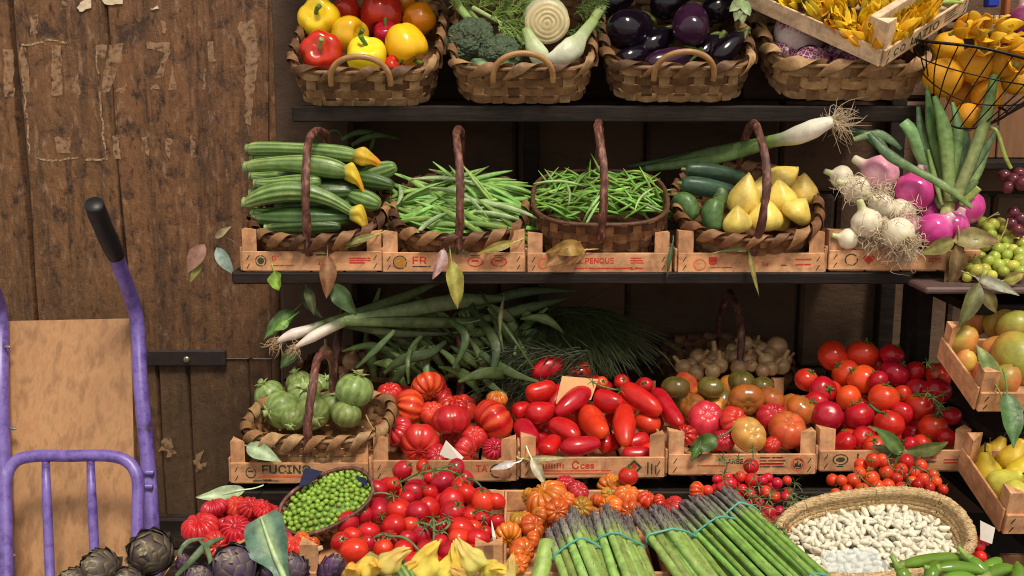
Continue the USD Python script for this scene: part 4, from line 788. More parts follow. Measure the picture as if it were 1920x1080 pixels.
def onion(k, c1, c2, c3, seed, neck=.6, roots=True):
    prof = [(0, -.92), (.3, -.9), (.75, -.62), (1, -.05), (.9, .42), (.55, .78), (.28, 1.0), (.2, 1.0 + neck), (0, 1.02 + neck)]
    q = np.random.default_rng(seed)
    def col(th, ph, v): n = meshkit.fbm(np.c_[np.cos(th) * 4, np.sin(th) * 4, v[:, 2] * .7] + seed, 3, seed); c = mixc(c1, c2, n * 1.6 - .3); return mixc(c, c3, np.clip((v[:, 2] - .75) * 2.2, 0, 1) * .9 + np.clip(-.72 - v[:, 2], 0, 1) * 3)
    ps = [('skin', rev(prof, 26, 20, lambda TH, PH, r, Z: (r * (1 + .012 * np.cos(13 * TH)), Z), col), PALE if c1[0] > .6 else GLOSS, True, None)]
    if roots:
        gs = []
        for j in range(70):
            a = q.uniform(0, 6.3); r0 = q.uniform(0, .3); L = q.uniform(.5, 1.3); d = unit([math.cos(a) * q.uniform(.2, 1.1), math.sin(a) * q.uniform(.2, 1.1), -1]); p = np.array([math.cos(a) * r0, math.sin(a) * r0, -.88]); w = q.normal(0, .22, (3, 3)) * L
            gs.append(sweep([p, p + d * L * .35 + w[0] * .3, p + d * L * .7 + w[1] * .7, p + d * L + w[2]], [.028, .02, .01], 3, n=7))
        g = cat(gs); ps.append(('roots', g + (mixc((.52, .40, .24), (.70, .58, .40), q.uniform(0, 1, len(g[0]))),), ROOT, True, None))
    kind(k, ps)
onion('white_onion', (.76, .70, .54), (.66, .58, .40), (.46, .50, .22), 1); onion('red_onion', (.46, .014, .17), (.62, .10, .34), (.66, .46, .48), 2, neck=.3, roots=False); onion('pink_onion', (.62, .18, .32), (.74, .44, .48), (.66, .62, .44), 3)
onion('garlic_bulb', (.38, .22, .10), (.47, .30, .15), (.36, .23, .10), 4, neck=.9, roots=False); onion('purple_onion', (.16, .02, .07), (.30, .06, .14), (.40, .26, .22), 6, neck=.5, roots=False)

def mango(k, c1, c2, seed):
    v, f, c = rev(ball, 26, 18, lambda TH, PH, r, Z: (r * (1 + .08 * np.cos(TH)), Z * 1.25), lambda th, ph, v: mixc(c1, c2, np.clip(v[:, 0] * .6 + .5 + (meshkit.fbm(v * 2, 3, seed) - .5) * .9, 0, 1))); v[:, 0] += .12 * v[:, 2] ** 2
    kind(k, [('skin', (v, f, c), SATIN, True, None), ('stem_end', tint(xf(rev(ball, 8, 6), frame((.18, 0, 1.24), (0, 0, 1), s=(.10, .10, .05))), (.10, .06, .03)), CAL, True, None)])
mango('mango_0', (.30, .30, .05), (.58, .19, .05), 1); mango('mango_1', (.50, .34, .06), (.56, .17, .06), 2)
pp = [(0, -.98), (.5, -.93), (.9, -.6), (1, -.2), (.85, .3), (.52, .85), (.36, 1.2), (.26, 1.42), (0, 1.48)]
for i, c in enumerate((((.56, .38, .02), (.62, .46, .04)), ((.58, .50, .06), (.50, .50, .08)))):
    kind(f'pear_{i}', [('skin', rev(pp, 24, 20, lambda TH, PH, r, Z: (r * (1 + .03 * np.cos(3 * TH + i)), Z), lambda th, ph, v, c=c, i=i: mixc(c[0], c[1], meshkit.fbm(v * 3, 3, i))), SATIN, True, None), ('stalk', tint(sweep([(0, 0, 1.42), (.04, 0, 1.7), (.2, .1, 2.0)], [.06, .05, .08], 6, n=7), (.06, .035, .02)), CAL, True, None)])
cp = [(0, -1.0), (.35, -.92), (.78, -.6), (1, 0), (.82, .58), (.42, .9), (.2, 1.02), (.14, 1.12), (0, 1.16)]
CIT = colmat('citrus_peel', rough=.38, var=.10, hue=.012, nscale=20, namt=.2, bump=.5, bscale=420, sss=.1)
for i, c in enumerate((((.70, .29, .010), (.72, .35, .015)), ((.72, .36, .012), (.74, .44, .02)))):
    kind(f'citrus_{i}', [('peel', rev(cp, 26, 20, None, lambda th, ph, v, c=c: mixc(c[0], c[1], meshkit.fbm(v * 2, 3, 1))), CIT, True, None), ('stem_end', tint(xf(rev(ball, 8, 6), frame((0, 0, -.99), (0, 0, 1), s=(.12, .12, .04))), (.12, .14, .03)), CAL, True, None)])
for i, c in enumerate(((.34, .40, .06), (.46, .44, .07), (.10, .02, .03))): kind(f'grape_{i}', [('berry', rev(ball, 12, 9, lambda TH, PH, r, Z: (r, Z * 1.08), lambda th, ph, v, c=c: np.tile(np.array(c), (len(v), 1))), GLOSS, True, None)])
kind('pea', [('pea', rev(ball, 9, 7, None, lambda th, ph, v: mixc((.16, .30, .03), (.30, .44, .06), meshkit.noise(v * 2))), SATIN, True, None)])
def whitebean(k, seed):
    v, f, c = rev(ball, 10, 9, None, lambda th, ph, v: mixc((.66, .61, .46), (.76, .71, .56), meshkit.noise(v * 2 + seed))); v[:, 2] *= 1.75; v[:, 0] += .38 * (v[:, 2] / 1.75) ** 2; kind(k, [('bean', (v, f, c), PALE, True, None)])
v_, f_, c_ = rev(ball, 8, 7, None, lambda th, ph, v: mixc((.66, .62, .48), (.74, .70, .56), meshkit.noise(v * 2))); v_[:, 2] *= 1.75; v_[:, 0] += .38 * (v_[:, 2] / 1.75) ** 2; whitebean_geo = (v_, f_, c_)
whitebean('white_bean_0', 0); whitebean('white_bean_1', 1)

# asparagus: z 0 (cut end) .. 1 (tip)
def spear(k, seed, thin):
    q = np.random.default_rng(seed); prof = [(0, 0), (.95, .004), (1, .03), (.96, .5), (.9, .72), (.98, .84), (.86, .92), (.5, .975), (0, 1)]
    def col(th, ph, v):
        t = v[:, 2]; n = meshkit.fbm(np.c_[v[:, :2] * 2, t * 40] + seed * 3, 3, seed); g = mixc((.18, .32, .055) if not thin else (.12, .26, .04), (.34, .47, .14) if not thin else (.25, .40, .09), n * 1.5 - .2)
        return mixc(g, mixc((.13, .10, .12), (.19, .17, .14), n), np.clip((t - .74) / .10, 0, 1) * .92 + np.clip(n - .66, 0, 1) * 1.6)
    g = [rev(prof, 10, 26, None, col)]
    for j in range(34 if not thin else 22):
        if j < 6: zz = .18 + j * .11; L, w = .045, .5
        else: zz = .74 + (j - 6) / 28 * .235 * (28 / (28 if not thin else 16)); L, w = .045, .62
        zz = min(zz, .965); a = j * 2.4 + q.uniform(-.3, .3); rr = np.interp(zz, [p[1] for p in prof], [p[0] for p in prof])
        c, s = math.cos(a), math.sin(a); t = np.array([-s, c, 0]); o = np.array([c, s, 0])
        V = np.array([o * rr * .92 - t * w * .5 + [0, 0, zz], o * rr * .92 + t * w * .5 + [0, 0, zz], o * (rr * 1.16 + .06) + [0, 0, zz + L * .45], o * rr * (.98 if j < 6 else 1.1) + [0, 0, zz + L], o * rr * .7 + [0, 0, zz + L * .3]])
        cc = np.array((.17, .13, .15) if j >= 6 else (.30, .26, .17)) * q.uniform(.75, 1.3)
        g.append((V, np.array([[0, 1, 2], [0, 2, 3], [2, 1, 3], [0, 3, 4], [1, 4, 3]]), np.tile(cc, (5, 1))))
    kind(k, [('spear', cat(g), GREEN, True, None)])
for i in range(3): spear(f'asparagus_{i}', i, False)
for i in range(2): spear(f'thin_asparagus_{i}', 5 + i, True)

def artichoke(k, seed, open_=0.0, c1=(.075, .065, .075), c2=(.115, .12, .075), slim=1.0):
    q = np.random.default_rng(seed); ps = [('heart', rev(ball, 16, 12, lambda TH, PH, r, Z: (r * .82 * slim, Z * .88), lambda th, ph, v: np.tile(np.array(c1) * .5, (len(v), 1))), MATTE, True, None)]
    for rowk, (p0, n) in enumerate([(-64, 4), (-44, 6), (-24, 6), (-6, 7), (12, 6), (28, 6), (42, 5), (54, 4), (62, 3)]):
        for j in range(n):
            a = 2 * np.pi * (j + .5 * (rowk % 2)) / n + q.uniform(-.15, .15); dl = math.radians(q.uniform(44, 54)); f0 = math.radians(p0 + q.uniform(-4, 4)); t = np.linspace(0, 1, 7); la = f0 + dl * t
            lift = .84 + .014 * rowk + .15 * t + (.13 + open_ * .30 - .014 * rowk) * t ** 2.5
            o = np.array([math.cos(a), math.sin(a), 0]); tt = np.array([-math.sin(a), math.cos(a), 0]); mid = o * (slim * np.cos(la) * lift)[:, None] + np.array([0, 0, 1.0]) * (np.sin(la) * lift * (1 + .12 * (1 - slim)))[:, None]
            rad = o * np.cos(la)[:, None] + np.array([0, 0, 1.0]) * np.sin(la)[:, None]
            ww = slim * (1.30 * max(.34, math.cos(f0 + .2)) * np.pi / n + .05) * np.array([.80, 1.0, 1.02, .90, .66, .36, .03]); V, cs = [], []
            for c_ in (-1, -.5, 0, .5, 1): V.append(mid + tt * (c_ * ww)[:, None] - rad * (.34 * c_ * c_ * ww)[:, None]); cs.append(mixc(c1, c2, np.clip(t * .7 + q.uniform(-.3, .2) + .35 * abs(c_) ** 2, 0, 1)))
            V = np.stack(V, 1).reshape(-1, 3); cc = np.stack(cs, 1).reshape(-1, 3); cc = mixc(cc, (.30, .25, .13), np.repeat(np.clip((t - .80) * 5, 0, 1), 5) * .75); f = []
            for r_ in range(6):
                for s_ in range(4): b = r_ * 5 + s_; f += [[b, b + 1, b + 6], [b, b + 6, b + 5]]
            ps.append(('bract', (V, np.array(f), cc), SATIN, True, None))
    ps.append(('stalk', tint(sweep([(0, 0, -.75), (0, 0, -1.15), (.05, 0, -1.6)], [.34, .28, .26], 9, n=6), (.14, .17, .07)), GREEN, True, None)); kind(k, ps)
artichoke('artichoke_grey', 1, .1, (.070, .042, .062), (.110, .095, .055)); artichoke('artichoke_violet', 2, .2, (.090, .050, .115), (.120, .095, .105)); artichoke('artichoke_slim', 3, .4, (.075, .028, .10), (.11, .055, .12), .72)
def broccoli(k, seed):
    q = np.random.default_rng(seed); ps = []; b = ico(4)
    for j in range(13):
        if j == 0: d = np.array([0, 0, 1.0])
        else: a = j * 2.4; el = .95 - .75 * (j / 12); d = unit([math.cos(a) * math.sqrt(1 - el * el), math.sin(a) * math.sqrt(1 - el * el), el])
        n = meshkit.noise(b[0] * 6 + j * 9 + seed); n2 = meshkit.noise(b[0] * 14 + j * 5); v = b[0] * (.40 * (1 + .22 * (n - .5) + .16 * (n2 - .5)))[:, None] * [1, 1, .85] + d * [.66, .66, .5]
        ps.append(('floret', (v, b[1], mixc((.035, .055, .025), (.085, .115, .06), n2 * .8 + n * .5 - .2)), MATTE, True, None))
    gs = [sweep([(0, 0, .3), (0, 0, -.9)], [.42, .3], 10, n=4)] + [sweep([(0, 0, -.5), (.45 * math.cos(a), .45 * math.sin(a), .1)], [.2, .13], 7, n=4) for a in (0, 1.2, 2.5, 3.8, 5)]
    ps.append(('stalk', tint(cat(gs), (.22, .30, .12)), GREEN, True, None)); kind(k, ps)
broccoli('broccoli_0', 1); broccoli('broccoli_1', 4)
# ================================================================ placing helpers
R = random.Random(11); rng = np.random.default_rng(11)
Y1 = lambda py: 2.445 + (130 - py) * .0016
Y2 = lambda py: 2.28 + (440 - py) * .0011
Y3 = lambda py: 2.065 + (850 - py) * .0015
Y4 = lambda py: min(1.97, 1.62 + (1060 - py) * .0020)
def place(k, name, label, cat_, px, py, rpx, Y, axis=(0, 1, .3), spin=None, s=(1, 1, 1), group=None):
    r = rpx * mpp(px, py, Y); p = at(px, py, Y)
    return spawn(k, name, label, cat_, frame(p, rsu(axis), R.uniform(0, 6.28) if spin is None else spin, (r * s[0], r * s[1], r * s[2])), group)
def span(k, name, label, cat_, a, b, w, Ya, Yb, group=None, spin=None, flat=1.0):
    """A long thing from pixel a (its z = 0 end) to pixel b."""
    p, q = at(*a, Ya), at(*b, Yb); L = np.linalg.norm(q - p); r = w / 2 * mpp((a[0] + b[0]) / 2, (a[1] + b[1]) / 2, (Ya + Yb) / 2)
    return spawn(k, name, label, cat_, frame(p, q - p, R.uniform(0, 6.28) if spin is None else spin, (r, r * flat, L)), group)
def relax(items, Yf, it=60, gap=.9, lim=.07):
    """items: [(px, py, rpx, ...)] -> depths, so that round things in a heap touch rather than run into one another."""
    Y = np.array([Yf(i[1]) for i in items]); Y0 = Y.copy()
    for _ in range(it):
        P = np.array([at(i[0], i[1], y) for i, y in zip(items, Y)]); Rr = np.array([i[2] * mpp(i[0], i[1], y) for i, y in zip(items, Y)])
        D = np.linalg.norm(P[:, None] - P[None], axis=2); np.fill_diagonal(D, 9); ov = gap * (Rr[:, None] + Rr[None]) - D; mv = np.zeros(len(items))
        for a, b in zip(*np.nonzero(ov > 0)):
            s = np.sign(items[b][1] - items[a][1]) or (1 if a < b else -1)   # the lower one comes nearer
            mv[a] += s * ov[a, b] * .35
        Y = np.clip(Y + mv, Y0 - lim, Y0 + lim)
    return Y
def heap(items, Yf, kinds, name, label, cat_, group=None, axis=None, fill=0, fillk=None, gap=.9, lim=.07, sq=1.0, back=.055, fillr=None):
    """items: (px, py, rpx[, kind index or name[, label[, axis]]])"""
    Y = relax(items, Yf, gap=gap, lim=lim)
    for it, y in zip(items, Y):
        k = it[3] if len(it) > 3 and it[3] is not None else R.randrange(len(kinds)); k = kinds[k] if isinstance(k, int) else k
        lb = it[4] if len(it) > 4 and it[4] else None
        ax = it[5] if len(it) > 5 else (axis if axis else (R.uniform(-.9, .9), R.uniform(-.3, 1), R.uniform(-.2, .9)))
        place(k, name, lb or label, cat_, it[0], it[1], it[2], y, ax, group=None if lb else group)
    if fill:
        from shapely.geometry import MultiPoint
        H = MultiPoint([(i[0], i[1]) for i in items]).convex_hull; n = 0; x0, y0, x1, y1 = H.bounds; mr = fillr or np.mean([i[2] for i in items])
        for _ in range(fill * 20):
            x, y = R.uniform(x0, x1), R.uniform(y0, y1)
            if not H.contains(Point(x, y)): continue
            place((fillk or kinds)[R.randrange(len(fillk or kinds))], name, label, cat_, x, y, mr, Yf(y) + back + R.uniform(0, .03), (R.uniform(-.9, .9), R.uniform(-.3, 1), R.uniform(-.2, .9)), group=group); n += 1
            if n >= fill: break
def leaf(label, a, Ya, b, Yb, wpx, c, c2=None, name='leaf', bend=.08, fold=.25, shape='lance', cat_='leaf', curl=0, turn=0.0, wave=0, group=None, seed=0, vein=True, m=None):
    zr = np.random.default_rng(int(a[0] * 7 + a[1])); curl = curl or zr.uniform(-.16, .16); turn = turn or zr.uniform(-.45, .45); wave = wave or zr.uniform(.02, .07)
    p, q = at(*a, Ya), at(*b, Yb); w = wpx * mpp(*a, Ya); t = unit(q - p); f = unit(-Fv + turn * np.cross(t, -Fv))
    v, fc = leafgeo(p, q, w, bend, fold, f, 12, curl, shape, wave, seed); c = np.array(c); col = np.tile(c, (len(v), 1)); u = np.tile([1, .5, 0, .5, 1], 12)
    if c2 is not None: col = mixc(c, c2, np.clip(meshkit.fbm(v * 30 + seed, 3, seed) * 1.8 - .4, 0, 1))
    if vein: col[u == 0] = np.minimum(col[u == 0] * 1.5 + .03, .8)
    th = thing(name, label, cat_, group=group)
    part(th, 'blade', (v, fc, col), m or LEAF)
    s = sweep([p - t * w * .9 + np.array([0, .012, 0]), p - t * w * .4, p, p + (q - p) * .5 + unit(f) * bend * np.linalg.norm(q - p) * 1.0 - unit(f) * .0005], [.0016, .0015, .0013, .0006], 5, n=10); part(th, 'stalk', s + (np.tile(np.minimum(np.array(c) * 1.2 + .02, .7), (len(s[0]), 1)),), GREEN)
    return th
def blades(parent, name, path, w, c, flat=.22, n=14, m=None, c2=None, up=None):
    """A long strap leaf along pixel points (x, y, Y); w: widths in pixels."""
    P = [at(x, y, Y) for x, y, Y in path]; ws = [wi / 2 * mpp(*path[min(len(path) - 1, round(i * (len(path) - 1) / max(1, len(w) - 1)))][:2], path[0][2]) for i, wi in enumerate(w)]
    g = sweep(P, ws, 8, flat=flat, n=n, up=-Fv if up is None else up); t = np.linspace(0, 1, len(g[0]))
    col = mixc(c, c if c2 is None else c2, np.r_[np.repeat(np.linspace(0, 1, n), 8), 0, 1]); st = np.tile([1, .8, 1.12, .85, 1, .82, 1.1, .86], n)
    col = col * np.r_[st, 1, 1][:, None]
    return part(parent, name, g + (col,), m or LEAF)

# ================================================================ top row
L_ = 'bell pepper'
for k, x, y, r, ax, dy, lb, sp in (('bell_pepper_yellow', 600, 36, 40, (-.1, .12, 1), 0, 'yellow bell pepper with a long green stem at the upper left of its basket', 0), ('bell_pepper_red', 650, 24, 27, (-.3, .6, .4), .05, 'dark red bell pepper with a green stem between the yellow and the large red pepper', 1),
      ('bell_pepper_yellow', 654, 66, 36, (.9, -.1, .6), .015, 'yellow bell pepper lying sideways with its stem pointing right in the middle of the basket', 2), ('bell_pepper_red', 716, 20, 40, (0, -1, .35), .03, 'large glossy red bell pepper standing at the top of the pepper basket', .4),
      ('bell_pepper_orange', 785, 36, 31, (.7, .3, -.5), .05, 'orange bell pepper at the right side of its basket', .3), ('bell_pepper_orange', 757, 6, 22, (.2, .5, -.5), .08, 'small orange bell pepper at the top edge of the picture', .8),
      ('bell_pepper_amber', 760, 84, 39, (.5, -.9, .15), -.02, 'amber yellow bell pepper lying stem down at the front right of the basket', 1.2), ('bell_pepper_redorange', 604, 99, 41, (0, .1, 1), -.02, 'red and orange bell pepper facing out with its pale stem, front left of the basket', .5),
      ('bell_pepper_lemon', 687, 108, 39, (.15, .7, .9), -.015, 'lemon yellow bell pepper behind the cane grip', 2.2), ('bell_pepper_red', 735, 128, 22, (.5, .2, .5), .03, 'dark red bell pepper mostly hidden below the amber one', .2), ('bell_pepper_red', 725, 70, 26, (0, .5, .5), .06, 'red bell pepper deep inside the pepper basket', 1)):
    place(k, 'bell_pepper', lb, L_, x, y, r, Y1(y) + dy, ax, sp)
place('broccoli_0', 'broccoli', 'large dull green broccoli head at the left of the fennel basket', 'broccoli', 884, 82, 52, Y1(82), (-.35, .75, .75), 1, (1, 1, 1.05)); place('broccoli_1', 'broccoli', 'smaller broccoli head behind the cane grip', 'broccoli', 938, 103, 42, Y1(103), (.1, .6, .8), 2)
# fennel
FEN = (.60, .62, .44); FENG = (.26, .38, .11)
def fennel(label, path, w, c1, c2, cut=False, fl=.8):
    t = thing('fennel', label, 'fennel')
    P = [at(*q) for q in path]; m = mpp(path[0][0], path[0][1], path[0][2]); ws = [x / 2 * m for x in w]
    g = sweep(P, ws, 18, flat=fl, n=18, up=-Fv); col = mixc(c1, c2, np.r_[np.repeat(np.linspace(0, 1, 18), 18), 0, 1]) * (1 + .10 * np.sin(np.r_[np.tile(np.arange(18) * 1.05, 18), 0, 0]))[:, None]
    part(t, 'bulb', g + (col,), PALE); return t, P, ws
fennel('white fennel stalk with a green cut end leaning behind the broccoli', [(1026, 122, 2.43), (1006, 96, 2.43), (994, 72, 2.44), (986, 54, 2.45)], [20, 38, 34, 22, 17], FEN, FENG)
fennel('small rounded white fennel bulb with a green stalk pointing up right', [(1024, 112, 2.415), (1046, 106, 2.41), (1066, 96, 2.42), (1092, 66, 2.46), (1114, 38, 2.50)], [14, 40, 46, 26, 22, 20], (.66, .66, .52), FENG)
t, P, ws = fennel('thick fennel bulb with its ringed cut face turned outwards', [(1026, 42, 2.475), (1025, 40, 2.51), (1020, 28, 2.59), (1010, 8, 2.66)], [80, 90, 84, 60], (.62, .60, .42), FENG, fl=.95)
c0 = P[0]; r0 = ws[0]; d0 = unit(P[0] - P[1])
rr = np.linspace(.001, 1, 22); aa = np.arange(30) * 2 * np.pi / 30
V = np.array([[q * math.cos(a) * (1 + .06 * math.cos(2 * a)), q * math.sin(a), .10 * (1 - q ** 4) + .015 * math.sin(q * 30)] for q in rr for a in aa]); f = []
for i in range(21):
    for j in range(30): a, b = i * 30 + j, i * 30 + (j + 1) % 30; f += [[a, b + 30, b], [a, a + 30, b + 30]]
cc = mixc((.66, .56, .34), (.40, .27, .11), np.repeat(.5 + .5 * np.sin(rr * 34 + .5), 30) * .8 * np.repeat(1 - rr * .4, 30))
part(t, 'cut_face', xf((V, np.array(f)[:, ::-1], cc), frame(c0 + d0 * .001, d0, 0, (r0, r0, r0))), PALE)
def fronds(label, roots, n, length, c, seed=0, Yo=0, name='fennel_fronds'):
    q = np.random.default_rng(seed); gs = []
    for (x, y, Y, ang) in roots:
        for j in range(n):
            a = ang + q.normal(0, .55); L = length * q.uniform(.5, 1.1) * mpp(x, y, Y); d = rsu((math.cos(a), math.sin(a), q.uniform(-.1, .6))); p = at(x + q.normal(0, 4), y + q.normal(0, 4), Y)
            P = spline([p, p + d * L * .6, p + d * L + [0, 0, -.15 * L]], 6); gs.append(sweep(P, [.0014, .001, .0005], 4) + (np.array(c) * q.uniform(.7, 1.35) * np.ones((26, 3)),))
            for k in (2, 3, 4):
                for s in (-1, 1):
                    e = d + s * np.cross(d, -Fv) * q.uniform(.6, 1.1); gs.append(sweep([P[k], P[k] + unit(e) * L * q.uniform(.14, .3)], [.0011, .0004], 3) + (np.array(c) * q.uniform(.7, 1.4) * np.ones((8, 3)),))
    t = thing(name, label, 'greens'); part(t, 'strands', cat(gs), GREEN, kind='stuff')
fronds('bright green feathery fennel tops between the broccoli and the cut fennel', [(930, 30, 2.52, .4), (950, 44, 2.51, -.3), (905, 14, 2.56, .9), (962, 20, 2.55, .2), (940, 55, 2.5, -.8), (890, 8, 2.58, 2.4), (970, 60, 2.52, -1.2)], 16, 46, (.20, .33, .06), 1)
fronds('dark green feathery fennel tops at the upper right of the fennel basket', [(1086, 20, 2.57, .2), (1100, 50, 2.54, -.2), (1070, 60, 2.54, -.4), (1110, 10, 2.5, .5)], 16, 44, (.10, .19, .035), 2)
def stalks(label, paths, name='fennel_stalk', c=(.22, .34, .09), c2=(.32, .42, .16)):
    for k, (p, w) in enumerate(paths):
        t = thing(name, label[k], 'stalk'); P = [at(*q) for q in p]; m = mpp(p[0][0], p[0][1], p[0][2]); g = sweep(P, [x / 2 * m for x in w], 10, flat=.8, n=10, up=-Fv); part(t, 'stem', g + (mixc(c, c2, np.r_[np.repeat(np.linspace(0, 1, 10), 10), 0, 1]),), GREEN)
stalks(['pale green stalk at the left edge of the fennel basket', 'pale stalk at the top of the fennel basket left of the cut bulb', 'thin pale green stalk crossing the fennel tops', 'green cut stalk at the top right of the fennel basket', 'green stalk leaning over the left rim of the fennel basket', 'short green stalk between the broccoli and the fennel bulb'],
       [([(880, 36, 2.54), (862, 14, 2.57), (848, -10, 2.5)], [14, 16, 18]), ([(962, 36, 2.56), (950, 16, 2.58), (955, -8, 2.5)], [10, 14, 18]), ([(968, 62, 2.5), (930, 38, 2.52), (886, 14, 2.54)], [5, 7, 9]), ([(1074, 92, 2.47), (1100, 58, 2.52), (1128, 12, 2.58)], [14, 17, 22]), ([(900, 40, 2.57), (880, 20, 2.59), (872, -8, 2.62)], [8, 10, 12]), ([(982, 84, 2.49), (962, 58, 2.52), (944, 30, 2.55)], [8, 9, 9])])
for k, (x, y, dr) in enumerate([(890, 128, -.3), (942, 130, .2)]): leaf(f'small crinkled {"blue green" if k == 0 else "pale green"} broccoli leaf under the {"large" if k == 0 else "smaller"} head', (x - 14, y + 4), 2.43, (x + 22, y - 14), 2.41, 26, (.10, .19, .09), (.22, .32, .16), wave=.08, shape='oval')
# eggplants
for k, x0, y0, x1, y1, w, Ya, Yb, lb in (('eggplant_0', 1152, 62, 1214, 44, 86, 2.5, 2.6, 'black eggplant with a bright sheen at the left of its basket'), ('eggplant_1', 1297, 66, 1300, 20, 80, 2.46, 2.6, 'round purple eggplant seen end on in the middle of its basket'), ('eggplant_0', 1340, 116, 1394, 62, 50, 2.46, 2.5, 'slim dark eggplant leaning against the right rim'),
      ('eggplant_1', 1212, 124, 1300, 98, 52, 2.455, 2.5, 'dark eggplant lying behind the cane grip'), ('eggplant_0', 1200, 100, 1262, 60, 60, 2.53, 2.57, 'black eggplant deep in the middle left of its basket'), ('eggplant_0', 1230, 20, 1290, -20, 70, 2.6, 2.66, 'black eggplant at the top edge left of the middle'), ('eggplant_0', 1330, 30, 1376, -16, 64, 2.58, 2.66, 'black eggplant at the top edge right of the middle'), ('eggplant_0', 1160, 118, 1220, 92, 50, 2.5, 2.54, 'black eggplant low at the left in its basket'), ('eggplant_0', 1300, 120, 1350, 70, 56, 2.52, 2.56, 'black eggplant wedged behind the slim one'), ('eggplant_0', 1130, 14, 1190, -20, 60, 2.62, 2.66, 'black eggplant at the top left of its basket')):
    span(k, 'eggplant', lb, 'eggplant', (x0, y0), (x1, y1), w, Ya, Yb)
t = thing('leafy_sprig', 'pale green leafy calyx hanging over the right of the eggplant basket', 'calyx')
for k, (x, y) in enumerate([(1368, 22), (1378, 40), (1392, 46), (1406, 30)]): v, fc = leafgeo(at(1388, 2, 2.5), at(x, y, 2.47), 20 * mpp(x, y, 2.48), .1, .3, None, 8, 0, 'oval', .06, k); part(t, 'sepal', (v, fc, np.tile((.28, .36, .16), (len(v), 1))), LEAF)
g = sweep([at(1386, 10, 2.51), at(1398, -8, 2.52), at(1408, -30, 2.52)], .007, 8, n=6); part(t, 'stem', g + (np.tile((.24, .32, .12), (len(g[0]), 1)),), GREEN)
# radicchio
for k, x, y, r, ax, dy, lb in (('radicchio_pale', 1500, 60, 46, (.3, .75, .2), -.02, 'white and purple radicchio head, the palest of the basket'), ('radicchio_purple', 1518, 122, 36, (-.3, .5, .6), 0, 'bright purple radicchio at the front left rim'), ('radicchio_purple', 1576, 100, 38, (.4, .6, .3), .04, 'dark radicchio in the shade of the tilted crate'), ('radicchio_purple', 1612, 128, 34, (.2, .6, .6), 0, 'bright purple radicchio below the corner of the tilted crate'), ('radicchio_purple', 1650, 118, 36, (.2, .6, .3), .05, 'dark radicchio at the right of the tray basket'), ('radicchio_purple', 1470, 110, 34, (.2, .6, .3), .06, 'dark radicchio at the left rear of the tray basket'), ('radicchio_purple', 1560, 60, 36, (.2, .6, .3), .09, 'dark radicchio at the back below the tilted crate')):
    place(k, 'radicchio', lb, 'radicchio', x, y, r, Y1(y) + dy, ax)
# the tilted crate of courgette flowers
C0 = at(1655, 126, 2.31); ex = np.array([.23, .147, .125]); ex /= np.linalg.norm(ex); ey = np.array([-1, 1.037, .62]); ey = unit(ey - (ey @ ex) * ex); ez = np.cross(ex, ey)
M = np.eye(4); M[:3, 0] = ex; M[:3, 1] = ey; M[:3, 2] = ez; M[:3, 3] = C0 + ex * .15
def prt(s, w):
    text_print(s, 'C', .017, 'green', -.118, .011); shape_print(s, ring(.0085, .0026), 'green', -.086, .019, 'emblem'); text_print(s, 'LAZIO', .019, 'green', -.060, .0105, sx=1.28); bars(s, 'green', .062, .032, 4, .05, .0022, .0065, seed=9)
tc = crate('wooden_crate', 'pale new wooden crate with green LAZIO lettering tilted over the radicchio', M, w=.30, d=.40, sh=.040, ph=.100, side_h=.042, prints=prt, P=PINEL)
for xx, yy in ((.136, .02), (.136, .38)): pass
part(tc, 'top_rail', box(-.149, .149, .0335, .0395 + .012, .084, .103, .0015), PINEL[0], smooth=False); part(tc, 'top_rail', box(-.149, .149, .355, .367, .084, .103, .0015), PINEL[0], smooth=False)
def tcp(x, y, z): return (M @ np.array([x, y, z, 1]))[:3]
PETC = ((.95, .68, .025), (.95, .56, .015), (.95, .76, .06))
def flower(label, base, d, L, w, seed, c=None, group=None, cal=(.30, .36, .12)):
    q = np.random.default_rng(seed); t = thing('courgette_flower', label, 'flower', group=group); d = unit(d); a_ = unit(np.cross(d, [.3, .2, .9])); b_ = np.cross(d, a_); c = PETC[seed % 3] if c is None else c
    for j in range(5):
        a = 2 * np.pi * j / 5 + q.uniform(-.3, .3); k = np.linspace(0, 1, 8); rr = w * (.28 + .75 * np.sin(k * 2.0) ** 1.0) * q.uniform(.7, 1.1); tw = a + q.uniform(-1, 1) * k
        P = base + d * (L * k)[:, None] * q.uniform(.85, 1.1) + (np.cos(tw) * rr)[:, None] * a_ + (np.sin(tw) * rr)[:, None] * b_ + (q.normal(0, .12, 3) * w) * (k ** 2)[:, None]
        N = np.cos(tw)[:, None] * a_ + np.sin(tw)[:, None] * b_; g = sweep(P, np.array([.30, .5, .58, .5, .30, .05]) * w, 7, flat=.22, up=N)
        part(t, 'petal', g + (mixc(np.array(c) * .9, np.array(c), np.linspace(0, 1, len(g[0]))) * q.uniform(.85, 1.1),), PETAL)
    g = sweep([base - d * L * .35, base - d * L * .1, base + d * L * .1], [w * .16, w * .2, w * .34], 7, n=6); part(t, 'stalk', g + (np.tile(cal, (len(g[0]), 1)),), GREEN)
q = np.random.default_rng(5)
for j in range(120):
    u, w_ = q.uniform(-.142, .03), .02 + .36 * q.uniform(0, 1) ** 1.3
    flower('yellow courgette flower in the heap filling the left of the tilted crate', tcp(u, w_, .022 + q.uniform(0, .022) * (w_ > .08)), ez * q.uniform(.5, 1.3) + ex * q.uniform(-.9, .9) + ey * q.uniform(-.9, .9), q.uniform(.045, .07), .017, j, group='courgette flowers in the tilted crate')
flower('orange courgette flower peeping under the rail at the crate corner post', tcp(-.085, .016, .048), ex * .9 - ey * .2 + ez * .5, .05, .018, 91, PETC[1])
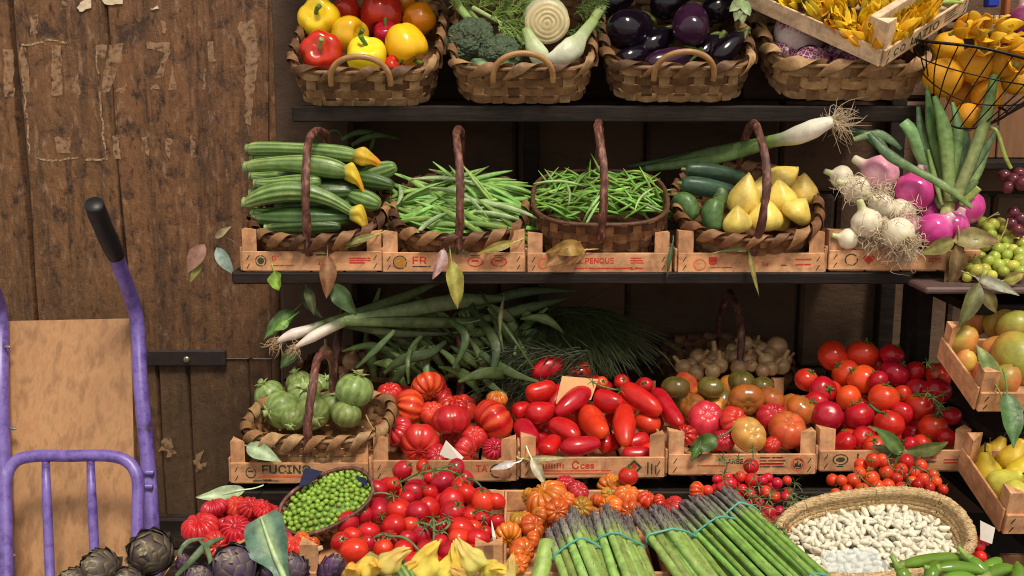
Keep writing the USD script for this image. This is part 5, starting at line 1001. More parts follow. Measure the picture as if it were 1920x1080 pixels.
for j in range(34):
    u, w_ = q.uniform(.03, .14), q.uniform(.02, .37); p = tcp(u, w_, .03 + q.uniform(0, .035)); d = unit(ex * q.uniform(-1, 1) * .6 + ey * q.uniform(.4, 1) * q.choice([-1, 1]) + ez * q.uniform(-.2, .3))
    g = sweep([p - d * .04, p + ez * .006, p + d * .045 + ez * q.uniform(-.004, .008)], [.003, .006, .0065, .004], 7, n=9); solo('green_pod', g + (mixc((.26, .38, .06), (.34, .42, .10), np.linspace(0, 1, len(g[0]))) * q.uniform(.75, 1.2),), GREEN, 'small bright green pod in the heap at the right of the tilted crate', 'pod', 'green pods in the tilted crate')
# wire basket of citrus
wb = thing('wire_basket', 'black wire basket of orange citrus fruit hanging at the right', 'wire basket')
WIRE = flatmat('black_wire', C(26, 20, 20), .4, .5, .7)
WY = 2.30
rim = [at(1738, 66, WY + .16), at(1738, 78, WY), at(1830, 88, WY - .04), at(1930, 112, WY - .06), at(2010, 130, WY), at(2010, 110, WY + .16), at(1880, 60, WY + .22)]
bot = [at(1752, 150, WY + .16), at(1756, 196, WY + .02), at(1790, 238, WY - .01), at(1822, 240, WY - .02), at(1870, 226, WY + .02), at(1870, 200, WY + .16), at(1800, 180, WY + .18)]
part(wb, 'rim_wire', sweep(rim, .0034, 6, n=70, closed=False), WIRE)
for j in range(26):
    t = j / 25; a = spline(rim, 101)[int(t * 100)]; b = spline(bot, 101)[int(t * 100)]; part(wb, 'wire', sweep([a, a * .5 + b * .5 + unit((a + b) / 2 - np.mean(bot, 0)) * .012, b], .0015, 5, n=8), WIRE)
for k in (.35, .68): part(wb, 'hoop_wire', sweep([np.array(a) * (1 - k) + np.array(b) * k + unit((np.array(a) + b) / 2 - np.mean(bot, 0)) * .010 for a, b in zip(rim, bot)], .0016, 5, n=60), WIRE)
part(wb, 'base_wire', sweep(bot, .0028, 6, n=50), WIRE)
for x, y, r, dy, k, ax, lb in ((1768, 146, 37, .05, 0, (0, .3, 1), 'round orange citrus at the left in the wire basket'), (1826, 122, 34, .05, 0, (.2, 1, .2), 'tall orange citrus in the middle of the wire basket'), (1878, 116, 30, .05, 1, (.5, .5, .4), 'orange citrus at the right of the wire basket'), (1814, 220, 27, .04, 0, (.3, .4, 1), 'orange citrus at the bottom of the wire basket'), (1850, 180, 30, .05, 0, (.4, .6, .6), 'orange citrus low at the right of the wire basket'), (1800, 176, 26, .10, 0, (.2, 1, .3), 'orange citrus deep inside the wire basket'), (1776, 90, 30, .12, 0, (.2, .8, .4), 'orange citrus at the back left of the wire basket'), (1905, 150, 28, .06, 1, (.7, .5, .5), 'orange citrus at the right edge of the picture')):
    place(f'citrus_{k}', 'citrus_fruit', lb, 'citrus', x, y, r, WY + dy, ax)
for j, (x, y, r) in enumerate([(1830, 56, 26), (1868, 72, 24), (1800, 52, 22), (1850, 92, 24), (1900, 84, 22), (1876, 50, 20), (1912, 112, 20), (1846, 50, 20)]): flower('ruffled yellow orange courgette flower on top of the wire basket', at(x - 8, y + 8, WY + .02), rsu((R.uniform(-.4, 1), R.uniform(-.2, .5), .8)), .045, .026, 200 + j, ((.92, .50, .02), (.92, .60, .04))[j % 2], group='courgette flowers on the wire basket')
# ================================================================ second row
zz = [('courgette_flower_0', (466, 279), (668, 292), 30, 2.42, 2.40, 'topmost striped courgette with a yellow flower'), ('courgette_flower_1', (462, 313), (650, 322), 34, 2.36, 2.35, 'second striped courgette from the top, its yellow flower drooping'), ('courgette_plain', (480, 344), (602, 340), 30, 2.36, 2.34, 'short pale courgette whose cut end points right'),
      ('courgette_dark', (560, 366), (672, 360), 34, 2.36, 2.37, 'dark courgette behind the arched handle in the middle of the stack'), ('courgette_flower_2', (460, 380), (664, 400), 34, 2.31, 2.30, 'long curved striped courgette with an orange tipped flower hanging over the crate'), ('courgette_dark', (478, 408), (660, 408), 38, 2.33, 2.33, 'dark courgette at the front bottom of the stack'), ('courgette_dark', (500, 428), (640, 424), 30, 2.31, 2.31, 'dark courgette lowest in the basket'),
      ('courgette_plain', (640, 352), (742, 312), 30, 2.44, 2.40, 'courgette pointing up right behind the flowers'), ('courgette_dark', (650, 332), (738, 348), 28, 2.42, 2.38, 'dark courgette end under the one that points up right'), ('courgette_plain', (648, 362), (712, 384), 30, 2.38, 2.34, 'striped courgette end to the right of the stack'), ('courgette_dark', (520, 330), (700, 330), 36, 2.43, 2.43, 'dark courgette in the shade behind the stack'), ('courgette_dark', (500, 296), (690, 306), 34, 2.46, 2.46, 'dark courgette at the back below the topmost one'), ('courgette_dark', (520, 390), (690, 380), 34, 2.38, 2.38, 'dark courgette in the shade inside the stack'), ('courgette_plain', (470, 330), (560, 334), 26, 2.44, 2.44, 'courgette end at the back left of the stack'), ('courgette_plain', (474, 296), (640, 304), 28, 2.44, 2.43, 'pale courgette wedged below the topmost one'), ('courgette_dark', (470, 362), (580, 362), 28, 2.40, 2.40, 'dark courgette in the gap above the long curved one'), ('courgette_plain', (474, 398), (600, 420), 30, 2.33, 2.32, 'striped courgette directly under the long curved one')]
for k, a, b, w, Ya, Yb, lb in zz: span(k, 'courgette', lb, 'courgette', a, b, w * 1.16, 2.275 + (Ya - 2.275) * .62, 2.275 + (Yb - 2.275) * .62, spin=0.0 if 'flower' in k else None)
t = thing('courgette_leaves', 'dark curled courgette stems and leaves behind the top of the stack', 'leaves')
for k, (p, w) in enumerate([([(608, 268, 2.5), (618, 248, 2.5), (634, 246, 2.49), (640, 258, 2.49)], [6, 8, 7, 4]), ([(640, 262, 2.52), (672, 248, 2.5), (716, 250, 2.52)], [8, 12, 4]), ([(660, 272, 2.52), (700, 254, 2.5), (752, 262, 2.54)], [8, 14, 4]), ([(690, 290, 2.52), (700, 264, 2.5), (704, 248, 2.5)], [4, 8, 4]), ([(600, 274, 2.5), (590, 250, 2.5), (600, 244, 2.5)], [5, 6, 4])]): blades(t, 'leaf', p, w, (.10, .17, .04), c2=(.05, .09, .025))
# flat green beans
def bean(P, w, flat, c, label, group, name='green_bean', n=9):
    g = sweep(P, np.array([.15, .75, 1, 1, .95, .7, .12]) * w, 6, flat=flat, n=n, up=-Fv + rng.normal(0, .5, 3)); solo(name, g + (np.tile(np.array(c) * rng.uniform(.75, 1.25), (len(g[0]), 1)),), GREEN, label, 'green bean', group)
for j in range(120):
    x, y = rng.uniform(745, 985), rng.uniform(338, 432); ok = ((x - 865) / 150) ** 2 + ((y - 392) / 62) ** 2 < 1
    if not ok: continue
    Y = Y2(y) + .02 - .012 * rng.uniform(0, 1); L = rng.uniform(110, 190) / 2; a = rng.normal(-.05 if x < 860 else .22, .28); d = np.array([math.cos(a), math.sin(a)]) * L
    p0, p1 = (max(722, x - d[0]), y - d[1]), (min(1012, x + d[0]), y + d[1]); sag = rng.uniform(-8, 8); bean([at(p0[0], p0[1], Y + .01), at(x, y - sag, Y - .012), at(p1[0], p1[1], Y + .012)], .0062, .45, mixc((.14, .30, .045), (.27, .44, .11), rng.uniform(0, 1)), 'long flat green bean in the heap above the FR crate', 'flat green beans in the arched basket')
for p, lb in (([(748, 345), (752, 366), (744, 384)], 'short flat bean standing upright at the left of the flat bean heap'), ([(850, 372), (930, 384), (1000, 406), (1016, 414)], 'long pale flat bean reaching out over the right rim of the flat bean basket'), ([(840, 398), (800, 420), (775, 446)], 'flat bean hanging down over the front left rim'), ([(800, 352), (860, 362), (916, 410)], 'flat bean lying across the others in the middle of the heap'), ([(890, 396), (940, 404), (976, 412)], 'broad pale flat bean low at the right of the heap'), ([(768, 336), (840, 334), (900, 345)], 'flat bean along the top of the heap')):
    bean([at(x, y, Y2(y) - .025) for x, y in p], .0058, .45, (.30, .42, .19), lb, None)
# thin green beans
for j in range(170):
    x, y = rng.uniform(1010, 1250), rng.uniform(322, 398)
    if ((x - 1125) / 128) ** 2 + ((y - 372) / 52) ** 2 > 1 or (y < 350 and abs(x - 1120) > 100): continue
    Y = Y2(y) + .04 - .015 * rng.uniform(0, 1); L = rng.uniform(50, 95) / 2; a = rng.normal(.1 if x > 1120 else -.15, .5); d = np.array([math.cos(a), math.sin(a)]) * L; sag = rng.normal(0, 8)
    bean([at(x - d[0], y - d[1], Y), at(x, y - sag, Y - .014), at(x + d[0], y + d[1] + rng.uniform(0, 8), Y + .004)], .0031, .95, mixc((.12, .28, .03), (.24, .42, .08), rng.uniform(0, 1)), 'thin green bean in the heap above the IL PENQUE crate', 'thin green beans in the arched basket')
for p, lb in (([(1124, 378), (1110, 400), (1090, 438)], 'thin bean hanging far down over the front of its basket'), ([(1060, 340), (1068, 362), (1066, 384)], 'thin bean standing upright in the left of the thin bean heap'), ([(1226, 352), (1200, 372), (1190, 396)], 'thin pale bean hanging over the right rim of the thin bean basket'), ([(1208, 380), (1226, 390), (1244, 396)], 'thin bean lying low at the right rim'), ([(1130, 360), (1112, 384), (1098, 404)], 'thin bean hanging just right of the long hanging one'), ([(1000, 344), (1050, 340), (1100, 350)], 'thin bean at the top left reaching over to the flat beans')):
    bean([at(x, y, Y2(y) - .035) for x, y in p], .0033, .95, (.28, .42, .15), lb, None)
# cucumbers and squash
for k, a, b, w, Ya, Yb, lb in (('cucumber_dark', (1398, 336), (1284, 318), 32, 2.42, 2.40, 'dark blue green cucumber at the back of the squash basket'), ('cucumber_dark', (1386, 366), (1276, 344), 36, 2.38, 2.36, 'dark cucumber lying in front of the rear one'), ('cucumber_green', (1302, 410), (1268, 366), 40, 2.32, 2.35, 'short green cucumber at the left rim of the squash basket'), ('cucumber_green', (1338, 432), (1342, 374), 42, 2.30, 2.33, 'green cucumber standing on end beside the squash'), ('cucumber_green', (1344, 392), (1354, 352), 30, 2.34, 2.36, 'small green cucumber behind the upright one')): span(k, 'cucumber', lb, 'cucumber', a, b, w, Ya, Yb)
for x0, y0, x1, y1, w, Y, lb in ((1390, 404, 1402, 326, 62, 2.34, 'tall pointed yellow squash at the left of the handle'), (1384, 436, 1378, 386, 54, 2.30, 'low yellow squash at the front left'), (1432, 432, 1436, 372, 68, 2.31, 'yellow squash behind the foot of the handle'), (1448, 350, 1494, 312, 54, 2.42, 'yellow squash at the top of the heap lying to the right'), (1466, 396, 1464, 336, 58, 2.36, 'yellow squash right of the handle in the middle'), (1506, 384, 1504, 326, 56, 2.38, 'yellow squash at the upper right of the basket'), (1482, 412, 1512, 374, 62, 2.32, 'yellow squash at the lower right rim'), (1420, 380, 1430, 330, 50, 2.42, 'yellow squash in the shade behind the tall one'), (1450, 430, 1470, 380, 50, 2.36, 'yellow squash deep between the front ones')):
    span(R.choice(['yellow_squash_0', 'yellow_squash_1']), 'yellow_squash', lb, 'squash', (x0, y0), (x1, y1), w, Y, Y - .005)
# long leek lying behind
def longleek(name, label, bulb, neck, leaves, cat_='leek', bc=(.72, .68, .56), gc=(.16, .26, .07), rootn=90, rootc=(.64, .50, .32), rl=.05, bulbw=None):
    t = thing(name, label, cat_); P = [at(*q[:3]) for q in bulb]; m = mpp(*bulb[0][:3]); w = [q[3] / 2 * m for q in bulb]
    g = sweep(P, w, 16, n=16, flat=.92); tt = np.r_[np.repeat(np.linspace(0, 1, 16), 16), 0, 1]; part(t, 'bulb', g + (mixc(bc, gc, np.clip((tt - neck) * 2.4, 0, 1)),), PALE)
    q = np.random.default_rng(len(label)); d = unit(P[0] - P[1]); gs = []
    for j in range(rootn):
        e = unit(d + q.normal(0, .55, 3)); L = rl * q.uniform(.4, 1.2); s = P[0] + q.normal(0, .004, 3); b = q.normal(0, .35, (2, 3)) * L + [0, 0, -.25 * L]; gs.append(sweep([s, s + e * L * .5 + b[0] * .5, s + e * L + b[1]], [.0009, .0007, .0003], 3, n=6))
    g = cat(gs); part(t, 'roots', g + (mixc(np.array(rootc) * .75, rootc, q.uniform(0, 1, len(g[0]))),), ROOT, kind='stuff')
    for p, w, c in leaves: blades(t, 'leaf', p, w, c, flat=.3, c2=np.array(c) * .7)
    return t
longleek('leek', 'large leek with a shaggy root end lying behind the squash basket', [(1560, 228, 2.30, 22), (1545, 233, 2.30, 40), (1515, 246, 2.31, 40), (1480, 258, 2.34, 28), (1440, 266, 2.38, 26)], .45,
         [([(1446, 266, 2.375), (1340, 288, 2.46), (1190, 320, 2.52)], [24, 30, 8], (.11, .19, .05)), ([(1446, 268, 2.37), (1350, 296, 2.45), (1210, 316, 2.50)], [18, 24, 14], (.17, .25, .07)), ([(1440, 264, 2.385), (1300, 292, 2.50), (1176, 312, 2.56)], [16, 22, 6], (.08, .15, .045))], rl=.045, rootn=150)
# onions of the right-hand crate
on = [('pink_onion', 1650, 326, 36, (-.7, .5, -.3), .05, 'large pale pink onion with a red top, high at the back'), ('white_onion', 1578, 332, 22, (-.9, .3, .1), .05, 'small white onion with its neck to the left, high on the heap'), ('white_onion', 1625, 418, 29, (-.35, .9, .2), -.03, 'round white onion in front of the root tangle'), ('white_onion', 1652, 388, 25, (-.6, .5, .1), .02, 'white onion lying in the middle of the heap'), ('white_onion', 1684, 438, 31, (-.3, .6, -.8), -.045, 'white onion with a big bushy root mass hanging over the crate front'), ('white_onion', 1606, 356, 26, (-.9, .4, 0), .03, 'white onion left of the pink one'), ('white_onion', 1690, 398, 28, (-.5, .5, -.4), .03, 'white onion behind the root mass'),
      ('red_onion', 1716, 358, 38, (.2, .9, .2), .02, 'round bright magenta onion left of the green leaf fan'), ('red_onion', 1812, 388, 34, (.1, .9, -.1), .02, 'magenta onion at the right end of the crate'), ('red_onion', 1752, 432, 34, (.6, .6, .3), -.02, 'pale magenta onion lying at the front below the leaf fan'), ('red_onion', 1788, 424, 29, (.3, .8, .3), .0, 'magenta onion under the foot of the leaf fan'), ('red_onion', 1740, 400, 28, (.3, .8, .1), .05, 'dark magenta onion in the shade below the leaf fan'), ('pink_onion', 1700, 424, 24, (-.5, .5, .3), .0, 'small pink onion right of the root mass'), ('white_onion', 1590, 448, 20, (-.9, .2, .1), -.01, 'papery white onion peeping over the crate left of the heap')]
for k, x, y, r, ax, dy, lb in on: place(k, 'onion', lb, 'onion', x, y, r, 2.26 + (440 - y) * .0005 + dy, ax)
t = thing('root_tangle', 'tangle of pale dry onion roots spilling over the crate front', 'roots')
q = np.random.default_rng(3); gs = []
for (cx, cy, sx, sy, n, Y) in ((1690, 458, 30, 28, 300, 2.212), (1640, 436, 28, 26, 120, 2.225), (1700, 400, 26, 24, 70, 2.25), (1600, 350, 30, 22, 60, 2.27), (1650, 360, 26, 18, 60, 2.255)):
    for j in range(n):
        x, y = cx + q.normal(0, sx * .5), cy + q.normal(0, sy * .5); p = at(x, y, Y + q.uniform(-.015, .02)); L = q.uniform(.010, .030); e = unit(q.normal(0, 1, 3) + [0, -.5, -.5]); b = q.normal(0, .4, (2, 3)) * L
        gs.append(sweep([p, p + e * L * .5 + b[0], p + e * L + b[1]], [.0009, .0008, .0003], 3, n=7))
g = cat(gs); part(t, 'strands', g + (mixc((.54, .42, .26), (.82, .72, .54), q.uniform(0, 1, len(g[0]))),), ROOT, kind='stuff')
t = thing('onion_leaf_fan', 'upright fan of thick green onion leaves above the magenta onions', 'onion leaves')
for p, w, c, c2 in [([(1770, 440, 2.27), (1776, 400, 2.28), (1784, 372, 2.29)], [30, 28, 26], (.62, .60, .42), (.46, .50, .24)), ([(1782, 380, 2.28), (1768, 320, 2.30), (1750, 250, 2.31), (1738, 160, 2.33)], [24, 22, 24, 6], (.20, .30, .10), (.06, .13, .06)), ([(1782, 376, 2.275), (1778, 310, 2.28), (1770, 240, 2.29), (1752, 180, 2.30)], [24, 26, 30, 10], (.34, .42, .18), (.09, .18, .09)), ([(1780, 378, 2.285), (1790, 300, 2.30), (1796, 240, 2.31), (1786, 192, 2.33)], [22, 24, 24, 8], (.24, .34, .14), (.13, .24, .16)), ([(1792, 372, 2.27), (1818, 310, 2.27), (1842, 240, 2.28), (1866, 140, 2.30)], [24, 24, 26, 16], (.40, .46, .24), (.07, .16, .05)), ([(1796, 378, 2.29), (1836, 320, 2.30), (1856, 262, 2.32)], [16, 16, 6], (.36, .42, .2), (.16, .26, .16)),
      ([(1768, 390, 2.29), (1740, 320, 2.32), (1712, 250, 2.33), (1694, 228, 2.34)], [18, 22, 34, 22], (.26, .36, .18), (.17, .29, .20)), ([(1798, 376, 2.28), (1816, 356, 2.27), (1832, 338, 2.27)], [18, 22, 10], (.22, .32, .16), (.12, .22, .12)), ([(1800, 384, 2.275), (1820, 368, 2.265), (1836, 352, 2.26)], [14, 14, 12], (.34, .42, .18), (.44, .50, .26)), ([(1630, 250, 2.34), (1664, 288, 2.31), (1730, 326, 2.265), (1800, 370, 2.235), (1822, 390, 2.235)], [10, 22, 14, 16, 8], (.07, .15, .10), (.24, .34, .20)), ([(1768, 384, 2.28), (1752, 330, 2.29), (1740, 280, 2.30)], [10, 12, 5], (.30, .38, .18), (.16, .26, .1)), ([(1842, 246, 2.30), (1862, 240, 2.28), (1880, 280, 2.27), (1896, 316, 2.27)], [5, 7, 9, 7], (.28, .34, .12), (.34, .38, .14)), ([(1590, 240, 2.42), (1640, 262, 2.40), (1672, 300, 2.36)], [10, 26, 8], (.05, .10, .06), (.09, .17, .12))]:
    blades(t, 'leaf', p, w, (c[0], c[1], c[2] * .8), flat=.42, c2=(c2[0] * 1.15, c2[1] * 1.2, c2[2] * .62), n=16)
for p, w in (([(1786, 380, 2.285), (1800, 320, 2.30), (1812, 262, 2.32), (1806, 226, 2.33)], [18, 20, 20, 6]), ([(1776, 384, 2.29), (1758, 318, 2.31), (1726, 236, 2.33), (1722, 200, 2.34)], [18, 20, 22, 8]), ([(1790, 378, 2.28), (1812, 330, 2.29), (1850, 276, 2.30), (1872, 236, 2.31)], [16, 18, 16, 5]), ([(1600, 262, 2.40), (1650, 254, 2.40), (1690, 280, 2.38)], [8, 22, 8])): blades(t, 'leaf', p, w, (.26, .36, .15), flat=.42, c2=(.10, .19, .09), n=14)
# grapes
q = np.random.default_rng(8)
items = []
for cx, cy, n, sx, sy, k in ((1876, 482, 64, 48, 36, 0), (1830, 502, 26, 28, 22, 0), (1860, 455, 20, 26, 16, 0), (1862, 428, 14, 22, 18, 1), (1902, 432, 10, 16, 26, 1), (1898, 470, 14, 20, 20, 0)):
    for j in range(n): items.append((cx + q.uniform(-1, 1) * sx, cy + q.uniform(-1, 1) * sy, q.uniform(9.5, 12.5), k if q.random() < .75 else 1 - k))
kept = []
for it in items:
    if all(math.hypot(it[0] - o[0], it[1] - o[1]) > 11 for o in kept): kept.append(it)
GY = lambda py: 2.20 + (520 - py) * .0011
heap(kept, GY, ['grape_0', 'grape_1'], 'grape', 'yellow green grape in the bunch beside the onion crate', 'grape', 'green grapes', gap=.85, lim=.03)
heap([(1884, 330, 12), (1900, 338, 13), (1916, 344, 13), (1912, 326, 12), (1890, 352, 11)], lambda y: 2.30, ['grape_2'], 'grape', 'dark red grape in the bunch at the right edge above the green grapes', 'grape', 'dark grapes, upper bunch', lim=.03)
heap([(1900, 400, 12), (1914, 412, 13), (1908, 432, 12), (1916, 450, 12), (1904, 458, 11), (1896, 420, 11)], lambda y: 2.28, ['grape_2'], 'grape', 'dark red grape behind the green grapes at the right edge', 'grape', 'dark grapes, lower bunch', lim=.03)
t = thing('grape_stalks', 'brown stalks of the green grape bunch', 'stalks')
for p in ([(1836, 422, 2.23), (1852, 410, 2.22), (1872, 398, 2.22)], [(1850, 412, 2.225), (1862, 404, 2.22), (1874, 402, 2.22)], [(1850, 470, 2.20), (1880, 440, 2.22), (1890, 410, 2.24)]): part(t, 'stalk', tint(sweep([at(*a) for a in p], .0016, 5, n=8), (.22, .16, .05)), GREEN)
solo('grape_tray', box(at(1728, 548, 2.16)[0], 1.25, 2.14, 2.40, at(1728, 548, 2.16)[2], at(1728, 536, 2.16)[2], .004), ramp2('dull_tray', [(0, C(70, 52, 50)), (1, C(112, 88, 84))], rough=.5, scale=(20, 20, 20)), 'shallow dull pinkish tray under the green grapes', 'tray', smooth=False)
# ================================================================ third row
heap([(505, 740, 29, 0, 'round pale courgette at the left with its stub pointing up left', (-.5, .9, .3)), (526, 768, 36, 1, 'round speckled courgette at the front left with its stub facing out', (-.7, -.1, .9)), (572, 738, 34, 0, 'round courgette behind the handle', (.1, .5, .8)), (586, 774, 33, 1, 'round pale courgette at the front right of the handle', (.3, -.3, .8)), (626, 758, 30, 0, 'round courgette in the middle right of the basket', (.3, .7, .5)),
      (650, 776, 29, 1, 'round striped courgette at the right front rim', (.3, .9, .2)), (560, 716, 24, 0, 'round courgette at the top left of the heap', (-.3, .9, .2)), (600, 722, 22, 1, 'round dark courgette at the top middle of the heap', (.6, .6, .2)), (548, 786, 22, 0, 'round courgette low in front of the handle foot', (0, -.5, .8))], Y3, ['round_courgette_0', 'round_courgette_1'], 'round_courgette', 'round courgette', 'courgette', axis=(0, 1, .3), gap=.86)
place('round_courgette_1', 'round_courgette', 'large smooth green round courgette standing highest at the right', 'courgette', 665, 732, 36, 2.19, (.3, .95, .1), 1)
heap([(640, 700, 14), (660, 678, 18, None, 'purple onion high in the shaded rear basket', (.2, .8, .3)), (628, 720, 16), (612, 660, 14, 1, 'small pale onion next to the rear handle', (0, .8, .3)), (648, 726, 15)], lambda y: 2.40 + (720 - y) * .001, ['purple_onion', 'garlic_bulb'], 'onion', 'small purple onion in the shade behind the round courgettes', 'onion', 'small purple onions', lim=.03)
# ribbed red tomatoes
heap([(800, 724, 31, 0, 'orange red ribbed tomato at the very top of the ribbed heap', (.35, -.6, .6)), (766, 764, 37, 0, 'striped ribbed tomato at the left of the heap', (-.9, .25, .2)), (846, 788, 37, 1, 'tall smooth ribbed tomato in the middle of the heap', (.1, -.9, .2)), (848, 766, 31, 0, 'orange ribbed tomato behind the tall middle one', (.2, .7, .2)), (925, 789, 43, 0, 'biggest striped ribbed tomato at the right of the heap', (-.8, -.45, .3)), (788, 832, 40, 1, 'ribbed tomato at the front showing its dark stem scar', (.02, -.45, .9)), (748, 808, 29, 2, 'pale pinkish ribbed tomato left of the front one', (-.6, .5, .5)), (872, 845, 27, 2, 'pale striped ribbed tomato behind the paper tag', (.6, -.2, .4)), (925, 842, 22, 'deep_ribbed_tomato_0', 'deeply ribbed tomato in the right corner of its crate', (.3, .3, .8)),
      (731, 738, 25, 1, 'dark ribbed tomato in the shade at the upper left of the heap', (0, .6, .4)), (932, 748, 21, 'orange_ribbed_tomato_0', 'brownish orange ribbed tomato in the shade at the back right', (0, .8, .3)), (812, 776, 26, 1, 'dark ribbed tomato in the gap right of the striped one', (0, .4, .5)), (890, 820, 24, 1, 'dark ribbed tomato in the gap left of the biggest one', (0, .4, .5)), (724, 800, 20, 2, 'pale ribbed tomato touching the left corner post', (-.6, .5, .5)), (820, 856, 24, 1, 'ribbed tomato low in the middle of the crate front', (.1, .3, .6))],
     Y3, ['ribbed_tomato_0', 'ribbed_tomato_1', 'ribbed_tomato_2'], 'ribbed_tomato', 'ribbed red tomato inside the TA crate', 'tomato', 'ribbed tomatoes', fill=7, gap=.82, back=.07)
# plum tomatoes
pl = [((996, 700), (1062, 680), 40, 0), ((1062, 706), (1106, 690), 44, .03), ((986, 742), (1042, 726), 42, 0), ((960, 776), (1000, 764), 36, .04), ((984, 778), (1042, 768), 42, 0), ((1044, 776), (1113, 722), 38, -.03), ((1113, 742), (1168, 762), 43, -.02), ((1166, 724), (1238, 774), 42, -.03), ((1226, 730), (1277, 800), 36, 0), ((1098, 770), (1130, 814), 48, -.03), ((1171, 760), (1172, 834), 42, -.03), ((1032, 790), (1086, 822), 40, -.01), ((974, 792), (1002, 834), 42, 0), ((1018, 852), (1044, 822), 38, -.02), ((1050, 842), (1126, 830), 37, -.03), ((1190, 786), (1238, 800), 42, .02), ((1170, 836), (1216, 822), 36, .01), ((1166, 852), (1222, 850), 30, -.01), ((1120, 836), (1166, 826), 36, .03), ((1084, 790), (1060, 760), 36, .05), ((1140, 770), (1176, 800), 36, .05), ((1052, 722), (1036, 768), 32, .03), ((1000, 740), (1052, 770), 36, .06), ((1096, 716), (1150, 736), 38, .06), ((1196, 716), (1224, 740), 36, .05), ((990, 860), (1030, 850), 34, .04), ((1230, 836), (1200, 856), 30, .02)]
spec_ = {0: 'plum tomato lying at the very top left of the plum heap', 5: 'long plum tomato slanting in front of the wooden price tag', 7: 'longest plum tomato slanting down right at the upper right of the heap', 8: 'plum tomato at the right edge of the heap pointing down right', 9: 'egg shaped plum tomato pointing at the viewer in the middle of the heap', 10: 'plum tomato standing upright at the middle right', 14: 'plum tomato lying level just above the crate front'}
for j, (a, b, w, dy) in enumerate(pl):
    ya, yb = Y3(a[1]) + dy, Y3(b[1]) + dy
    if j == 9: ya, yb = ya + .05, yb - .02
    span(f'plum_tomato_{j % 5}', 'plum_tomato', spec_.get(j, 'long red plum tomato in the heap above the green diamond crate'), 'tomato', a, b, w, ya, yb, group=None if j in spec_ else 'plum tomatoes in their crate')
for j in range(16):
    x, y = R.uniform(990, 1235), R.uniform(740, 840); a = R.uniform(-.8, .8); span(f'plum_tomato_{j % 5}', 'plum_tomato', 'long red plum tomato in the heap above the green diamond crate', 'tomato', (x - 26 * math.cos(a), y - 26 * math.sin(a)), (x + 26 * math.cos(a), y + 26 * math.sin(a)), 38, Y3(y) + .09, Y3(y) + .09, group='plum tomatoes in their crate')
heap([(1166, 716, 15, 'round_tomato_0', 'small round tomato with a green calyx at the top of the plum heap', (.2, .5, .9)), (1128, 718, 13, 'round_tomato_2', 'small round tomato right of the wooden price tag', (.2, .4, .9)), (1210, 722, 15, 'round_tomato_0', 'small tomato with a dark calyx at the upper right of the plum heap', (-.4, .4, .9))], lambda y: Y3(y) + .02, ['round_tomato_0'], 'small_tomato', 'small round tomato on the plum heap', 'tomato')
def card(name, label, pts, Y, m, th=.004, writing=None, cat_='price tag', rough=0):
    """A small board or card through pixel corners (x, y, dY)."""
    P = np.array([at(p[0], p[1], Y + (p[2] if len(p) > 2 else 0)) for p in pts]); n = unit(np.cross(P[1] - P[0], P[-1] - P[0])); n = n if n @ -Fv < 0 else -n
    t = thing(name, label, cat_); part(t, 'board', hull(np.vstack([P, P + n * th])), m, smooth=False)
    if writing:
        ex_, ey_ = unit(P[1] - P[0]), None; ey_ = unit(np.cross(-n, ex_)); 
        for s, u, v_, h, ink in writing:
            tm = meshkit.text_mesh(s, h, .0004, True); w_ = np.array(tm.vertices); o = P[-1] + ex_ * u + ey_ * v_
            part(t, 'writing', (o + w_[:, :1] * ex_ + w_[:, 1:2] * ey_ - n * (w_[:, 2:3] + .0002), np.array(tm.faces)), INK[ink], smooth=False)
    return t
TAGW = ramp2('tag_wood', [(0, C(190, 140, 90)), (.5, C(214, 166, 112)), (1, C(232, 190, 140))], rough=.6, scale=(20, 20, 20), bump=.1)
CARD = ramp2('white_card', [(0, C(200, 190, 176)), (1, C(236, 230, 220))], rough=.6, scale=(30, 30, 30), bump=.1)
KRAFT = ramp2('kraft_card', [(0, C(112, 84, 52)), (.5, C(150, 118, 76)), (1, C(176, 146, 100))], rough=.8, scale=(40, 40, 40), bump=.2)
OLIVE = ramp2('olive_card', [(0, C(140, 124, 56)), (.5, C(176, 158, 84)), (1, C(200, 184, 112))], rough=.7, scale=(40, 40, 40), bump=.2)
card('price_tag', 'blank wooden price tag stuck among the plum tomatoes', [(1054, 705), (1122, 711, .0), (1108, 750, -.01), (1042, 757, -.012)], 2.20, TAGW)
card('price_tag', 'pale cream paper tag in front of the ribbed tomatoes', [(836, 826), (869, 858, -.01), (864, 864, -.012), (822, 856)], 2.035, CARD, .002)
